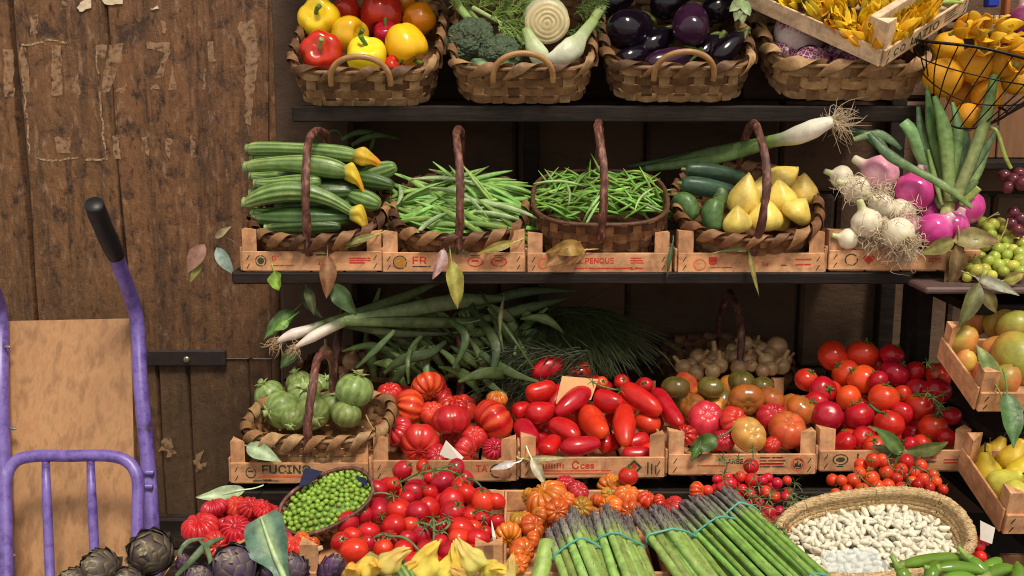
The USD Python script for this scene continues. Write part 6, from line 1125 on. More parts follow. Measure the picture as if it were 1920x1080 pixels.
# green and orange tomatoes
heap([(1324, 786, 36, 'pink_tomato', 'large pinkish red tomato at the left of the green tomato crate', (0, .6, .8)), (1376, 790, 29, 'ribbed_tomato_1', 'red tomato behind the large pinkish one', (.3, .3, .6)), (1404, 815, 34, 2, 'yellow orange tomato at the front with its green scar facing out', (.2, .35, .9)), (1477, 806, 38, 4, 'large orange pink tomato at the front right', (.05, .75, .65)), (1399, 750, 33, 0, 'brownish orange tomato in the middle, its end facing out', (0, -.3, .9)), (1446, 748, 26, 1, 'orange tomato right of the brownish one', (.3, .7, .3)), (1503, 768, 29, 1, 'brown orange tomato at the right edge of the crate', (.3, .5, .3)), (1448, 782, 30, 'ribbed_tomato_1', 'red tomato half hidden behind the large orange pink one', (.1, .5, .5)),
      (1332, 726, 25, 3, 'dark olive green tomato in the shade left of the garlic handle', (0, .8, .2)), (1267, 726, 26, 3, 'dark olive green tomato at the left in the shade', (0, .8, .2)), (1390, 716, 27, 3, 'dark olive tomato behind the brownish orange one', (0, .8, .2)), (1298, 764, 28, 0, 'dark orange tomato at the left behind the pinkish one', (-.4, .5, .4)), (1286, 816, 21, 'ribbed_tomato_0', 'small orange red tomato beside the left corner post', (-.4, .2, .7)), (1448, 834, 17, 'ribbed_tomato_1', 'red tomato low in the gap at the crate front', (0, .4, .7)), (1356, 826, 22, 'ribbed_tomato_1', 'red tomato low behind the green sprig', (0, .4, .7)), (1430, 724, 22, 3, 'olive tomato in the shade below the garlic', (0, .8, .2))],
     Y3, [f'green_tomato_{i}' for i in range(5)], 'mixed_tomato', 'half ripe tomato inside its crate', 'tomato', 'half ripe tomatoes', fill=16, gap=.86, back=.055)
gb = [(235, 340, 13), (345, 275, 15), (470, 285, 16), (330, 380, 13), (450, 368, 13), (590, 210, 10), (680, 170, 13), (762, 180, 11), (800, 215, 13), (915, 195, 17), (835, 290, 13), (640, 345, 14), (810, 370, 11), (940, 330, 15), (985, 285, 9), (700, 285, 13), (730, 330, 10), (560, 270, 11), (500, 330, 13), (870, 350, 12), (290, 320, 11), (860, 250, 12), (620, 270, 12), (400, 330, 12), (750, 260, 12)]
heap([(1220 + x / 3.856, 600 + y / 3.856, r * 1.2) for x, y, r in gb], lambda y: 2.43 + (700 - y) * .0008, ['garlic_bulb'], 'garlic_bulb', 'pale garlic bulb in the shaded basket behind the green tomatoes', 'garlic', 'garlic bulbs', lim=.05, gap=.8)
# round vine tomatoes
heap([(x_[0], x_[1], x_[2] * 1.07, *x_[3:]) for x_ in [(1563, 668, 29), (1618, 664, 28, 0, 'large round tomato at the top of the vine tomato heap', (.2, .9, .2)), (1673, 666, 22, 0, 'round tomato at the top right of the heap', (.4, .8, .2)), (1677, 700, 26), (1716, 697, 19), (1759, 705, 23), (1617, 712, 27), (1646, 712, 18), (1543, 732, 25, 0, 'round tomato at the left edge showing its calyx', (.3, .2, .9)), (1591, 746, 23), (1657, 746, 27), (1718, 732, 22), (1757, 732, 25), (1723, 763, 27, 2, 'bright round tomato in the right middle, just below the green vine', (-.2, .9, .3)), (1552, 780, 27), (1610, 780, 27), (1668, 795, 27), (1783, 780, 18, 0, 'small round tomato with a green vine at the right corner post', (-.4, .9, .3)), (1750, 802, 26, 2, 'orange red round tomato at the right front', (.1, .9, .3)), (1584, 830, 20), (1620, 823, 23, 0, 'round tomato at the front left of the glossy leaf', (.2, .3, .8)), (1586, 700, 25), (1512, 712, 21), (1692, 740, 17), (1776, 820, 17), (1706, 834, 15), (1530, 756, 22), (1690, 775, 20), (1640, 836, 20), (1730, 832, 18)]],
     Y3, ['round_tomato_0', 'round_tomato_1', 'round_tomato_2'], 'round_tomato', 'round red tomato in the heap above the rightmost crate of its row', 'tomato', 'round tomatoes in the rightmost crate', fill=26, gap=.88, back=.05)
def vine(label, paths, name='tomato_vine', c=(.10, .15, .04), r=.0017, Yo=0, tuft=True):
    t = thing(name, label, 'vine')
    for p in paths:
        P = [at(x, y, Y + Yo) for x, y, Y in p]; part(t, 'stem', tint(sweep(P, [r, r * 1.1, r * .8], 6, n=12), c), GREEN)
        if tuft:
            for e in (P[0], P[-1]):
                for k in range(5):
                    d = rsu((math.cos(k * 1.26 + e[0] * 90), math.sin(k * 1.26 + e[0] * 90), .4)); part(t, 'sepal', tint(sweep([e, e + d * .007 + [0, 0, .002], e + d * .014], [.0014, .0016, .0003], 5, n=5, flat=.5), c), GREEN)
vine('green vine across the right of the round tomato heap', [[(1738, 736, 2.13), (1750, 748, 2.12), (1762, 770, 2.12)], [(1736, 742, 2.13), (1752, 744, 2.12), (1768, 740, 2.13)], [(1748, 746, 2.12), (1756, 752, 2.115), (1764, 758, 2.12)]]); vine('short dark green vine on the tomato left of the middle', [[(1630, 758, 2.10), (1644, 770, 2.09), (1660, 776, 2.09)]], r=.003, c=(.04, .08, .02)); vine('small green stalk rising behind the right tomatoes', [[(1738, 680, 2.22), (1746, 690, 2.21), (1752, 694, 2.21)]])
vine('green vine over the plum tomatoes right of the price tag', [[(1110, 716, 2.16), (1134, 726, 2.155), (1164, 732, 2.15)]])
# leek bundle lying across
for nm, bulb, lv in (('white bulbed leek with a reddish root end at the left of the shaded bundle', [(522, 640, 2.26, 10), (536, 632, 2.26, 24), (566, 622, 2.27, 20), (610, 606, 2.29, 16)], [([(610, 606, 2.29), (720, 572, 2.36), (840, 520, 2.44)], [18, 26, 8], (.17, .22, .07)), ([(608, 608, 2.29), (730, 590, 2.36), (900, 548, 2.46)], [14, 26, 6], (.10, .15, .05))]), ('second leek lying in front, its bulb pinkish white', [(556, 650, 2.24, 8), (572, 640, 2.24, 22), (604, 622, 2.25, 22), (648, 602, 2.27, 20)], [([(646, 602, 2.27), (760, 582, 2.33), (846, 566, 2.37), (960, 560, 2.44)], [20, 30, 34, 8], (.19, .26, .10)), ([(648, 604, 2.27), (760, 604, 2.32), (880, 604, 2.38), (1000, 590, 2.46)], [16, 24, 20, 6], (.13, .19, .06)), ([(640, 606, 2.28), (720, 622, 2.31), (840, 626, 2.36)], [14, 18, 6], (.10, .14, .05))])):
    longleek('leek', nm, bulb, .55, lv, bc=(.70, .60, .52), rootn=60, rootc=(.50, .34, .20), rl=.022)
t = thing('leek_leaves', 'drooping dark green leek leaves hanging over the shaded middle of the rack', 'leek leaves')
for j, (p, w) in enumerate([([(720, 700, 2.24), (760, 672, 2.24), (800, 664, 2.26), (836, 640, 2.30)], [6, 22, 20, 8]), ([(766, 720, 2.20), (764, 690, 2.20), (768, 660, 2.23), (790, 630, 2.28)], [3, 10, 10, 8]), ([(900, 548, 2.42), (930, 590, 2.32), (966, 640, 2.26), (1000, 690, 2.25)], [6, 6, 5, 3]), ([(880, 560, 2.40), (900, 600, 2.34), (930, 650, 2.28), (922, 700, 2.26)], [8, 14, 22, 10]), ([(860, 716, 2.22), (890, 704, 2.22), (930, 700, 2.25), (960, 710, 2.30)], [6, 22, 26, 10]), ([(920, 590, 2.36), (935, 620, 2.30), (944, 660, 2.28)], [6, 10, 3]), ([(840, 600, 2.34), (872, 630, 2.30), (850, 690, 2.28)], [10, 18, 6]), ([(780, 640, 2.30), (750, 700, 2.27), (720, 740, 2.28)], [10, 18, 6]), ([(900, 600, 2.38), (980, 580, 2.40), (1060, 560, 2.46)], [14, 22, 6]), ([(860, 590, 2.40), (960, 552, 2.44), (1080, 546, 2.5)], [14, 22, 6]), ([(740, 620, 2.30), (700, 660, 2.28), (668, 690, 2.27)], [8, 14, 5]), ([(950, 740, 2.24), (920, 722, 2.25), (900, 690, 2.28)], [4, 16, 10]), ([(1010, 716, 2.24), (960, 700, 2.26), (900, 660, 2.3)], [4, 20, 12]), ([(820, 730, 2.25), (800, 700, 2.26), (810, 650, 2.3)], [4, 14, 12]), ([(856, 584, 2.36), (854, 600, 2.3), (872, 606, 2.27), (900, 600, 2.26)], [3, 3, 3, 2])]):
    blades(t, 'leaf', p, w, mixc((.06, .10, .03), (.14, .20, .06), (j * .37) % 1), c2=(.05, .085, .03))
q = np.random.default_rng(21)
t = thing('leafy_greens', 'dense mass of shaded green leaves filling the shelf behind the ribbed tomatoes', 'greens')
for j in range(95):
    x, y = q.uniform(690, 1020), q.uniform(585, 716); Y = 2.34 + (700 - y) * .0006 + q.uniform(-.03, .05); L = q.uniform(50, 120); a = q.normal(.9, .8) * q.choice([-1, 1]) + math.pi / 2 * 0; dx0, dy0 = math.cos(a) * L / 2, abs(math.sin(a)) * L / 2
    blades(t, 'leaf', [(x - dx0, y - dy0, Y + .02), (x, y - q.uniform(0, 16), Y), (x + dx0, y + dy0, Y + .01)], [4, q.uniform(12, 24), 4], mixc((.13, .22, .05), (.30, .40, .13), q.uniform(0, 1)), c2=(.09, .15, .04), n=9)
# feathery dark bunch
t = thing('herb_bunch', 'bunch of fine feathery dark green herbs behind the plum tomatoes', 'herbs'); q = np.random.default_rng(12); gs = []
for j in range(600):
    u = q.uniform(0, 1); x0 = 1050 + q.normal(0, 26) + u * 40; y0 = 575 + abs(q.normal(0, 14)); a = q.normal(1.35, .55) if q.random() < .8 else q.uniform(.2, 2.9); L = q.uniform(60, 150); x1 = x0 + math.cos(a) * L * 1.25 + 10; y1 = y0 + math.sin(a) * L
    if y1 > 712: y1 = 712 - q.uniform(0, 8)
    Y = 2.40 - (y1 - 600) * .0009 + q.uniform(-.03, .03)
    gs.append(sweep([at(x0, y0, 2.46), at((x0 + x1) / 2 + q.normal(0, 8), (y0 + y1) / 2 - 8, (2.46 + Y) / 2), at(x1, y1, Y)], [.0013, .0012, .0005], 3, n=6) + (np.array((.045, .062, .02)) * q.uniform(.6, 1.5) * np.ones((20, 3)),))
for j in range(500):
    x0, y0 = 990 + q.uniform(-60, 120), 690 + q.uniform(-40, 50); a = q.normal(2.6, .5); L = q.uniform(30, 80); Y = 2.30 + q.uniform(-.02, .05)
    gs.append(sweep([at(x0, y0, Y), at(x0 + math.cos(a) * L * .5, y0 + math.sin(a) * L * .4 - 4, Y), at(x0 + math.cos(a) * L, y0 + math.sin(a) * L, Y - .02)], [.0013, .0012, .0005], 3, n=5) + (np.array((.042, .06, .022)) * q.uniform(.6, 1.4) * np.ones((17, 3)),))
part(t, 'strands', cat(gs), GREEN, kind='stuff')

# ================================================================ front row
def rowcrate4(cx, label, w=.315, Y=1.625, z=.853, rph=None): m = at(cx, 1060, Y); return crate('wooden_crate', label, euler((m[0], Y, z), rx=3), w=w, d=.33, side_h=.045, bph=.045, rph=rph)
rowcrate4(752, 'low front crate under the oval vine tomatoes', .33); rowcrate4(1072, 'low front crate under the orange ribbed tomatoes and asparagus', rph=.03); rowcrate4(448, 'low front crate under the deeply ribbed tomatoes at the left', z=.785); rowcrate4(1400, 'low front crate under the asparagus and cherry tomatoes', z=.79); rowcrate4(1722, 'low front crate under the beans and red cherry tomatoes', .325, z=.77)
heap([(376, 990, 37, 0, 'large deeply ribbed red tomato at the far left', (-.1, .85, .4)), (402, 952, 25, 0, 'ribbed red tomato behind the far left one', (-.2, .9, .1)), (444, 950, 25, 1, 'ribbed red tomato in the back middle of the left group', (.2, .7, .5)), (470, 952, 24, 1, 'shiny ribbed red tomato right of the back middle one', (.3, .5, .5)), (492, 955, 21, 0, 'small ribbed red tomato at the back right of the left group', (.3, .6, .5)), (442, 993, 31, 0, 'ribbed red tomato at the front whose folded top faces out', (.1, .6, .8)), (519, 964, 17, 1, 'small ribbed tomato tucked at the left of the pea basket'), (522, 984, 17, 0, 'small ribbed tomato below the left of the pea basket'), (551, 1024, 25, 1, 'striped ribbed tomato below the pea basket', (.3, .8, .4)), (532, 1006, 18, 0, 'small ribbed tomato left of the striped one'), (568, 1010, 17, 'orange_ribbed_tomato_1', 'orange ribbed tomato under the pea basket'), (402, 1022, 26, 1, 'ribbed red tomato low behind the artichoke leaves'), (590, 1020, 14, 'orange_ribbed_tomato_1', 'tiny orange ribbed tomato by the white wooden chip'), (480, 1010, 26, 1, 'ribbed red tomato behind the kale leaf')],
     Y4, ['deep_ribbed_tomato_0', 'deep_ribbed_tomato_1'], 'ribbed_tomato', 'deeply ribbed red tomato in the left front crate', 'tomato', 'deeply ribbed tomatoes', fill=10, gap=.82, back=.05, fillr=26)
vt = [(755, 882, 18), (794, 876, 14), (855, 877, 16), (736, 910, 16), (707, 918, 18), (779, 921, 23), (805, 896, 13), (830, 905, 22), (864, 915, 20), (875, 926, 18), (807, 923, 14), (846, 941, 24), (905, 943, 21), (930, 940, 16), (764, 934, 14), (709, 957, 24), (681, 966, 18), (749, 958, 23), (783, 960, 21), (805, 953, 20), (849, 964, 25), (881, 968, 16), (905, 975, 16), (932, 979, 15), (652, 981, 22), (692, 998, 19), (738, 987, 22), (830, 989, 16), (866, 996, 25), (792, 1004, 20), (826, 1017, 16), (896, 1011, 20), (862, 1010, 20), (640, 1017, 20), (664, 1034, 25), (719, 1030, 19), (692, 1018, 16), (758, 1034, 20), (800, 1034, 21), (845, 1036, 22), (856, 1056, 22), (773, 1054, 19), (883, 1036, 15), (815, 1058, 18), (730, 1010, 16), (765, 1010, 16), (886, 990, 16), (770, 985, 16), (828, 940, 15), (660, 1005, 17), (910, 1000, 14)]
vt = [v_ if i not in (0, 9 + 3, 24) else v_ + ({0: (0, 'vine tomato highest in the front heap, against the TA crate', (.6, .6, .5)), 12: (0, 'vine tomato apart from the others at the right with a long stalk', (0, 1, .2)), 24: (1, 'long oval vine tomato just right of the pea basket', (0, 1, .1))}[i]) for i, v_ in enumerate(vt)]
heap(vt, Y4, ['vine_tomato_0', 'vine_tomato_1', 'vine_tomato_2', 'vine_tomato_1'], 'vine_tomato', 'small oval red vine tomato in the front heap beside the peas', 'tomato', 'oval vine tomatoes', fill=26, gap=.88, back=.05, fillr=19)
vine('long green vine arching over the top of the oval tomatoes', [[(750, 905, 1.895), (780, 890, 1.88), (812, 882, 1.87), (842, 882, 1.88), (862, 892, 1.88)], [(812, 884, 1.87), (830, 876, 1.88), (852, 872, 1.89)], [(790, 888, 1.875), (794, 878, 1.88), (800, 870, 1.89)]], r=.0022); vine('green stalk hooking right to the lone vine tomato', [[(876, 898, 1.90), (894, 904, 1.89), (908, 924, 1.88)]], r=.002, c=(.06, .10, .03)); vine('fine green vine crossing the left of the oval tomatoes', [[(652, 956, 1.80), (684, 934, 1.82), (712, 924, 1.83), (738, 930, 1.82)]], r=.002, c=(.14, .16, .06)); vine('tangled green vine in the middle of the oval tomatoes', [[(786, 980, 1.735), (806, 986, 1.72), (822, 1000, 1.71)], [(812, 972, 1.74), (814, 996, 1.71), (812, 1022, 1.69)], [(796, 990, 1.72), (820, 984, 1.73), (838, 976, 1.74)], [(830, 996, 1.72), (842, 984, 1.73), (838, 970, 1.75)]], r=.0022, c=(.12, .16, .06)); vine('green vine at the lower middle of the oval tomatoes', [[(726, 1006, 1.70), (756, 1008, 1.69), (776, 1022, 1.67), (790, 1038, 1.65)], [(700, 1010, 1.70), (716, 1002, 1.70), (734, 1006, 1.70)]], r=.0024, c=(.13, .18, .06)); vine('thin vine at the right of the oval tomatoes', [[(880, 960, 1.80), (906, 958, 1.79), (934, 966, 1.78)], [(900, 958, 1.79), (908, 968, 1.78), (906, 976, 1.775)]], r=.0016, c=(.12, .13, .05))
heap([(1025, 935, 41, 0, 'big yellow orange ribbed tomato at the top left of the orange heap', (-.4, .7, .3)), (1060, 908, 20, 'ribbed_tomato_1', 'red ribbed tomato above the big yellow orange one', (.1, .7, .4)), (1084, 921, 22, 'ribbed_tomato_2', 'pinkish red tomato at the top of the orange heap', (.3, .6, .4)), (1062, 938, 17, 1, 'small orange tomato between the red ones and the asparagus'), (1042, 958, 25, 1, 'orange ribbed tomato in front of the big yellow one', (.2, .1, .9)), (1091, 953, 23, 2, 'green and orange ribbed tomato above the asparagus tips', (-.2, .3, .8)), (1121, 940, 17, 1, 'small orange ribbed tomato with a stalk'), (1138, 926, 13, 2, 'dark tomato in the shade below the diamond emblem'), (994, 932, 19, 2, 'dark greenish tomato in the shade at the back left'), (1176, 930, 26, 1, 'large smooth orange tomato in the right of the orange heap', (.1, .7, .4)), (1146, 953, 27, 1, 'orange ribbed tomato leaning left of the smooth one', (-.7, .4, .4)), (1212, 936, 19, 'ribbed_tomato_0', 'red orange tomato right of the smooth orange one', (.3, .7, .3)), (1178, 893, 19, 'round_tomato_2', 'single round red tomato perched highest in front of the diamond crate', (.1, 1, .2)), (1183, 958, 22, 1, 'orange tomato behind the asparagus tips'), (1237, 940, 15, 'ribbed_tomato_0', 'small red tomato at the right of the orange heap'), (1263, 949, 22, 'ribbed_tomato_2', 'pinkish red ribbed tomato behind the thick asparagus'), (952, 1003, 28, 0, 'orange ribbed tomato at the left with deep grooves', (.2, -.5, .8)), (998, 988, 25, 1, 'orange ribbed tomato in the middle left', (.5, .4, .5)), (974, 974, 20, 2, 'yellow green ribbed tomato at the left of the orange heap'), (978, 1036, 28, 1, 'orange ribbed tomato at the front with a dark stem scar', (.7, .2, .8)), (972, 1058, 20, 1, 'orange ribbed tomato at the bottom beside the celery'), (1090, 992, 14, 1, 'orange tomato glimpsed between the asparagus bundles'), (1178, 978, 19, 1, 'orange tomato right behind the third asparagus bundle'), (998, 1014, 19, 1, 'orange ribbed tomato right of the deep grooved one'), (1307, 921, 18, 'ribbed_tomato_0', 'red tomato just left of the red cherry tomatoes'), (1235, 962, 16, 'ribbed_tomato_0', 'red tomato low behind the asparagus tips'), (1010, 968, 20, 0, 'yellow orange tomato low behind the front orange ones')],
     Y4, ['orange_ribbed_tomato_0', 'orange_ribbed_tomato_1', 'orange_ribbed_tomato_2'], 'orange_tomato', 'orange ribbed tomato in the heap behind the asparagus', 'tomato', 'orange ribbed tomatoes behind the asparagus', fill=12, gap=.82, back=.06, fillr=22)
c1 = [(1408, 874, 15, 'cherry_tomato_3', 'single larger cherry tomato perched on top of the red cherry bunch', (.2, .8, .3)), (1344, 899, 9), (1388, 894, 11), (1368, 908, 15), (1410, 900, 14), (1430, 901, 10), (1440, 896, 10), (1436, 922, 12), (1457, 906, 11), (1476, 901, 9), (1479, 922, 9), (1474, 932, 11), (1327, 920, 11), (1381, 948, 13), (1401, 951, 12), (1422, 945, 13), (1440, 962, 16), (1434, 984, 16), (1462, 959, 11), (1448, 993, 13), (1451, 1018, 9), (1392, 917, 10), (1412, 973, 9), (1456, 978, 12), (1424, 966, 11), (1470, 990, 10), (1352, 914, 10), (1396, 972, 12), (1380, 930, 10)]
heap(c1, Y4, ['cherry_tomato_0', 'cherry_tomato_1', 'cherry_tomato_0'], 'cherry_tomato', 'small red cherry tomato in the bunch between asparagus and bean basket', 'tomato', 'cherry tomatoes left of the bean basket', fill=22, gap=.85, back=.04, fillr=11)
c2 = [(1614, 872, 13), (1637, 863, 14), (1654, 862, 12), (1699, 865, 14, 1, 'longish red orange cherry tomato under the glossy leaves', (.8, .5, .3)), (1727, 873, 12), (1561, 900, 12), (1578, 901, 11), (1600, 901, 14), (1589, 918, 10), (1567, 925, 10), (1634, 897, 16), (1662, 886, 14), (1682, 897, 11), (1665, 910, 13), (1617, 920, 15), (1710, 903, 11), (1732, 899, 13), (1755, 903, 11), (1721, 908, 11), (1612, 886, 12), (1646, 912, 13), (1690, 915, 12), (1742, 914, 11), (1768, 918, 10), (1690, 880, 12), (1714, 886, 12), (1636, 926, 14), (1750, 890, 11)]
heap(c2, lambda y: min(1.965, 1.93 + (920 - y) * .0012), ['cherry_tomato_2', 'cherry_tomato_3', 'cherry_tomato_2'], 'cherry_tomato', 'small orange red cherry tomato in the bunch behind the bean basket', 'tomato', 'cherry tomatoes behind the bean basket', fill=16, gap=.85, back=.035, fillr=12)
heap([(1834, 1022, 14), (1826, 1036, 14), (1846, 1012, 12), (1812, 1048, 13), (1838, 1044, 12), (1824, 1016, 11)], lambda y: 1.80, ['cherry_tomato_0', 'cherry_tomato_1'], 'cherry_tomato', 'red cherry tomato at the right of the bean basket', 'tomato', 'cherry tomatoes right of the bean basket', gap=.85, lim=.03)
q = np.random.default_rng(4); ps = []
for j in range(26): x, y = q.uniform(1350, 1500), q.uniform(900, 1000); x = min(x, 1500 - (y - 900) * .35); a = q.uniform(0, 6.3); L = q.uniform(10, 26); Y = Y4(y) - .03; ps.append([(x, y, Y), (x + L * .5 * math.cos(a), y + L * .5 * math.sin(a) - 3, Y - .006), (x + L * math.cos(a), y + L * math.sin(a), Y)])
vine('fine green vines running through the red cherry bunch', ps, r=.0011, c=(.14, .20, .07), tuft=True)
vine('dark green wispy vine at the right of the red cherry bunch', [[(1478, 915, 1.88), (1500, 934, 1.86), (1526, 934, 1.86)], [(1470, 940, 1.85), (1500, 945, 1.85), (1530, 930, 1.86)], [(1476, 950, 1.84), (1496, 940, 1.85), (1512, 950, 1.84)], [(1490, 905, 1.89), (1500, 915, 1.88), (1508, 930, 1.87)], [(1480, 960, 1.83), (1500, 956, 1.83), (1516, 940, 1.85)]], r=.0014, c=(.06, .085, .03))
vine('brown green vine through the orange red cherry bunch', [[(1608, 888, 1.92), (1626, 906, 1.91), (1640, 914, 1.91)], [(1700, 906, 1.92), (1704, 888, 1.915), (1718, 876, 1.92)], [(1664, 860, 1.93), (1672, 878, 1.925), (1690, 880, 1.93)], [(1718, 878, 1.92), (1734, 882, 1.915), (1744, 896, 1.92)]], r=.0013, c=(.13, .12, .05)); vine('small green sprig in front of the crate with the round emblem', [[(1354, 858, 1.965), (1362, 866, 1.96), (1358, 888, 1.955)], [(1350, 864, 1.96), (1364, 866, 1.955), (1384, 858, 1.96)], [(1405, 868, 1.96), (1412, 856, 1.965), (1410, 842, 1.97)]], r=.0012, c=(.09, .15, .05))
# asparagus bundles
def bundle(label, tips, bottom, w, n, kinds_, Yt, Yb, band, seed, spread=(1.0, 1.0)):
    q = np.random.default_rng(seed); t = thing('asparagus_bundle', label, 'asparagus'); c0, c1_ = at(*tips, Yt), at(*bottom, Yb); L = np.linalg.norm(c1_ - c0); d = unit(c0 - c1_); side = unit(np.cross(d, [0, 0, 1])); up = np.cross(side, d); m = mpp(*tips, Yt); r = w / 2 * m
    pts = []; tries = 0
    while len(pts) < n and tries < 6000:
        tries += 1; a = q.uniform(-1, 1); b = q.uniform(-.5, .5); g_ = 2.0 * r / (spread[0] * 1.0)
        if (a ** 2 + (b / .5) ** 2) > 1.05: continue
        p = np.array([a * spread[0], b * spread[1] * spread[0]])
        if all(np.hypot(*((p - o) * w / 2)) > w_min for o in pts for w_min in (w * .86 / 2 * 1.0 * 2 / 2,)) or not pts: pts.append(p)
    W = w / 2 * m
    for p in pts:
        off = side * p[0] * W + up * p[1] * W; k = kinds_[q.integers(len(kinds_))]; dl = q.uniform(-.02, .012); tip = c0 + off * 1.12 + d * dl + q.normal(0, .002, 3); bt = c1_ + off * .95
        rr = q.uniform(.85, 1.15) * bundle.r; part_ref(t, 'spear', k, frame(bt, tip - bt, q.uniform(0, 6), (rr, rr, np.linalg.norm(tip - bt))))
    if band:
        f = band; c = c0 + (c1_ - c0) * f; e1 = W * spread[0] * 1.10 + bundle.r * 1.05; e2 = W * spread[0] * spread[1] * .60 + bundle.r * 1.25; a = np.linspace(0, 2 * np.pi, 49)[:-1]; P = c + np.cos(a)[:, None] * side * e1 + np.sin(a)[:, None] * up * e2
        part(t, 'band', sweep(P, .0021, 7, closed=True), BAND)
    return t
BAND = ramp2('teal_band', [(0, C(60, 130, 120)), (1, C(110, 180, 168))], rough=.35, scale=(20, 20, 20), bump=.1)
A_ = ['asparagus_0', 'asparagus_1', 'asparagus_2']; B_ = ['thin_asparagus_0', 'thin_asparagus_1']
bundle.r = .0078
def bundle2(label, cells, d_tip, d_bot, Yt, slope, band, kinds_, rad, seed):
    """cells: spears as (tip pixel x, y, depth layer); all run by the same pixel offset towards the viewer."""
    q = np.random.default_rng(seed); t = thing('asparagus_bundle', label, 'asparagus'); tips, bots = [], []; xm = np.mean([c[0] for c in cells])
    for j, (x, y, lay) in enumerate(cells):
        tip = at(x, y, Yt + lay); bot = at(x + d_bot[0] + (x - xm) * .22 + q.normal(0, 5), y + d_bot[1], Yt + lay - slope); tips.append(tip); bots.append(bot)
        r = rad * q.uniform(.86, 1.14); part_ref(t, 'spear', kinds_[j % len(kinds_)], frame(bot, tip - bot, q.uniform(0, 6), (r, r, np.linalg.norm(tip - bot))))
    T, B = np.array(tips), np.array(bots); d = unit((T - B).mean(0))
    for f in ([band] if np.isscalar(band) else band):
        Q = T + (B - T) * f; c = Q.mean(0); side = unit(np.cross(d, [0, 0, 1])); up = np.cross(side, d); Q2 = np.c_[(Q - c) @ side, (Q - c) @ up]
        h = MultiPoint(Q2).buffer(rad * 1.12).convex_hull; ringp = np.array(h.exterior.segmentize(.004).coords)[:-1]; P = c + ringp[:, :1] * side + ringp[:, 1:] * up
        part(t, 'band', sweep(P, .0019, 7, closed=True), BAND)
from shapely.geometry import MultiPoint
def cells(pts, layers, dx_, dy_):   # front spears, then layers of hidden ones behind them
    out = [(x, y, 0) for x, y in pts]
    for k in range(1, layers + 1): out += [(x + R.uniform(-8, 8) + dx_ * k, y + R.uniform(-6, 6) + dy_ * k, .016 * k) for x, y in pts[:-1]]
    return out
bundle2('first asparagus bundle from the left with thick purple grey tips', cells([(1026, 990), (1040, 980), (1052, 970), (1066, 962), (1058, 986), (1076, 976), (1090, 990)], 2, 6, -4), None, (78, 190), 1.70, .24, .36, A_, .0076, 1)
bundle2('second asparagus bundle, its tips leaning together above a teal band', cells([(1102, 970), (1114, 960), (1127, 955), (1140, 962), (1152, 972), (1162, 984), (1120, 976)], 2, 6, -4), None, (78, 190), 1.73, .25, .34, A_, .0077, 2)
bundle2('third asparagus bundle with the thickest pale green stems', cells([(1184, 957), (1197, 968), (1208, 958), (1222, 954), (1234, 960), (1244, 970), (1214, 970)], 2, 8, -4), None, (140, 200), 1.76, .27, .30, A_, .0080, 3)
tp_ = [(1246, 962), (1258, 950), (1272, 944), (1284, 936), (1298, 930), (1306, 944), (1264, 968), (1280, 962), (1294, 956), (1310, 930), (1254, 972), (1270, 954), (1290, 944), (1304, 954), (1316, 944)]
bundle2('fourth bundle of thinner asparagus with dark purple tips', cells(tp_, 2, 6, -3), None, (196, 200), 1.80, .30, .30, B_, .0049, 4)
tp_ = [(1312, 944), (1322, 934), (1332, 926), (1342, 920), (1352, 914), (1330, 948), (1342, 940), (1354, 932), (1362, 944), (1346, 956), (1320, 950), (1336, 932), (1350, 924), (1360, 938), (1368, 952)]
bundle2('rightmost bundle of thin bright green asparagus reaching towards the bean basket', cells(tp_, 2, 5, -3), None, (214, 200), 1.82, .31, (.22, .88), B_, .0044, 5)
t = thing('celery_stalk', 'thick pale green celery stalk with a cut end left of the asparagus', 'celery'); P = [at(1026, 1016, 1.66), at(1022, 1040, 1.64), at(1010, 1090, 1.60), at(1000, 1130, 1.57)]
g = sweep(P, [.0135, .0145, .0145, .015], 20, n=10, flat=.8); a = np.r_[np.tile(np.arange(20), 10), 0, 0]; part(t, 'stem', g + (mixc((.22, .34, .06), (.36, .46, .14), .5 + .5 * np.sin(a * 1.57)),), GREEN)
# ---- straw basket of white beans
STRAW = ramp2('coiled_straw', [(0, C(110, 80, 46)), (.40, C(176, 142, 94)), (.58, C(216, 188, 142)), (1, C(242, 224, 188))], rough=.8, scale=(120, 120, 520), bump=1.2, var=.06)
bb = thing('straw_basket', 'oval coiled straw basket holding white beans', 'basket')
bc = at(1640, 1000, 1.72); exb = unit(at(1815, 978, 1.735) - at(1465, 1026, 1.70)); nrm = unit(rsu((-.04, .80, .60))); nrm = unit(nrm - (nrm @ exb) * exb); eyb = np.cross(nrm, exb)
ra = np.linalg.norm(at(1818, 976, 1.735) - at(1462, 1028, 1.70)) / 2
def bpt(a, k, dz_, q=1.0):
    n_ = 2.5; c, s = np.cos(a), np.sin(a); return bc + exb * (np.sign(c) * np.abs(c) ** (2 / n_) * ra * k)[..., None] + eyb * (np.sign(s) * np.abs(s) ** (2 / n_) * ra * .55 * (k - .0))[..., None] + nrm * dz_
aa = np.linspace(0, 2 * np.pi, 97)[:-1]
ra *= .965
for j, (k, z_) in enumerate([(1.0, 0), (.985, -.009), (.965, -.018), (.94, -.027), (.915, -.036), (.885, -.045), (.85, -.053), (.80, -.060)]):
    ab = np.linspace(0, 2 * np.pi, 401)[:-1]; part(bb, 'straw_coil', sweep(bpt(ab, k, z_) + rng.normal(0, .00035, (400, 3)), (.0064 if j else .0092) * (1 + .10 * np.sin(ab * 150 + j) + rng.normal(0, .03, 400)), 9, closed=True), STRAW)
part(bb, 'base', hull(np.vstack([bpt(aa[::3], .80, -.063), bpt(aa[::3], .80, -.068)])), STRAW, smooth=False)
q = np.random.default_rng(6); n = 0; kept = []
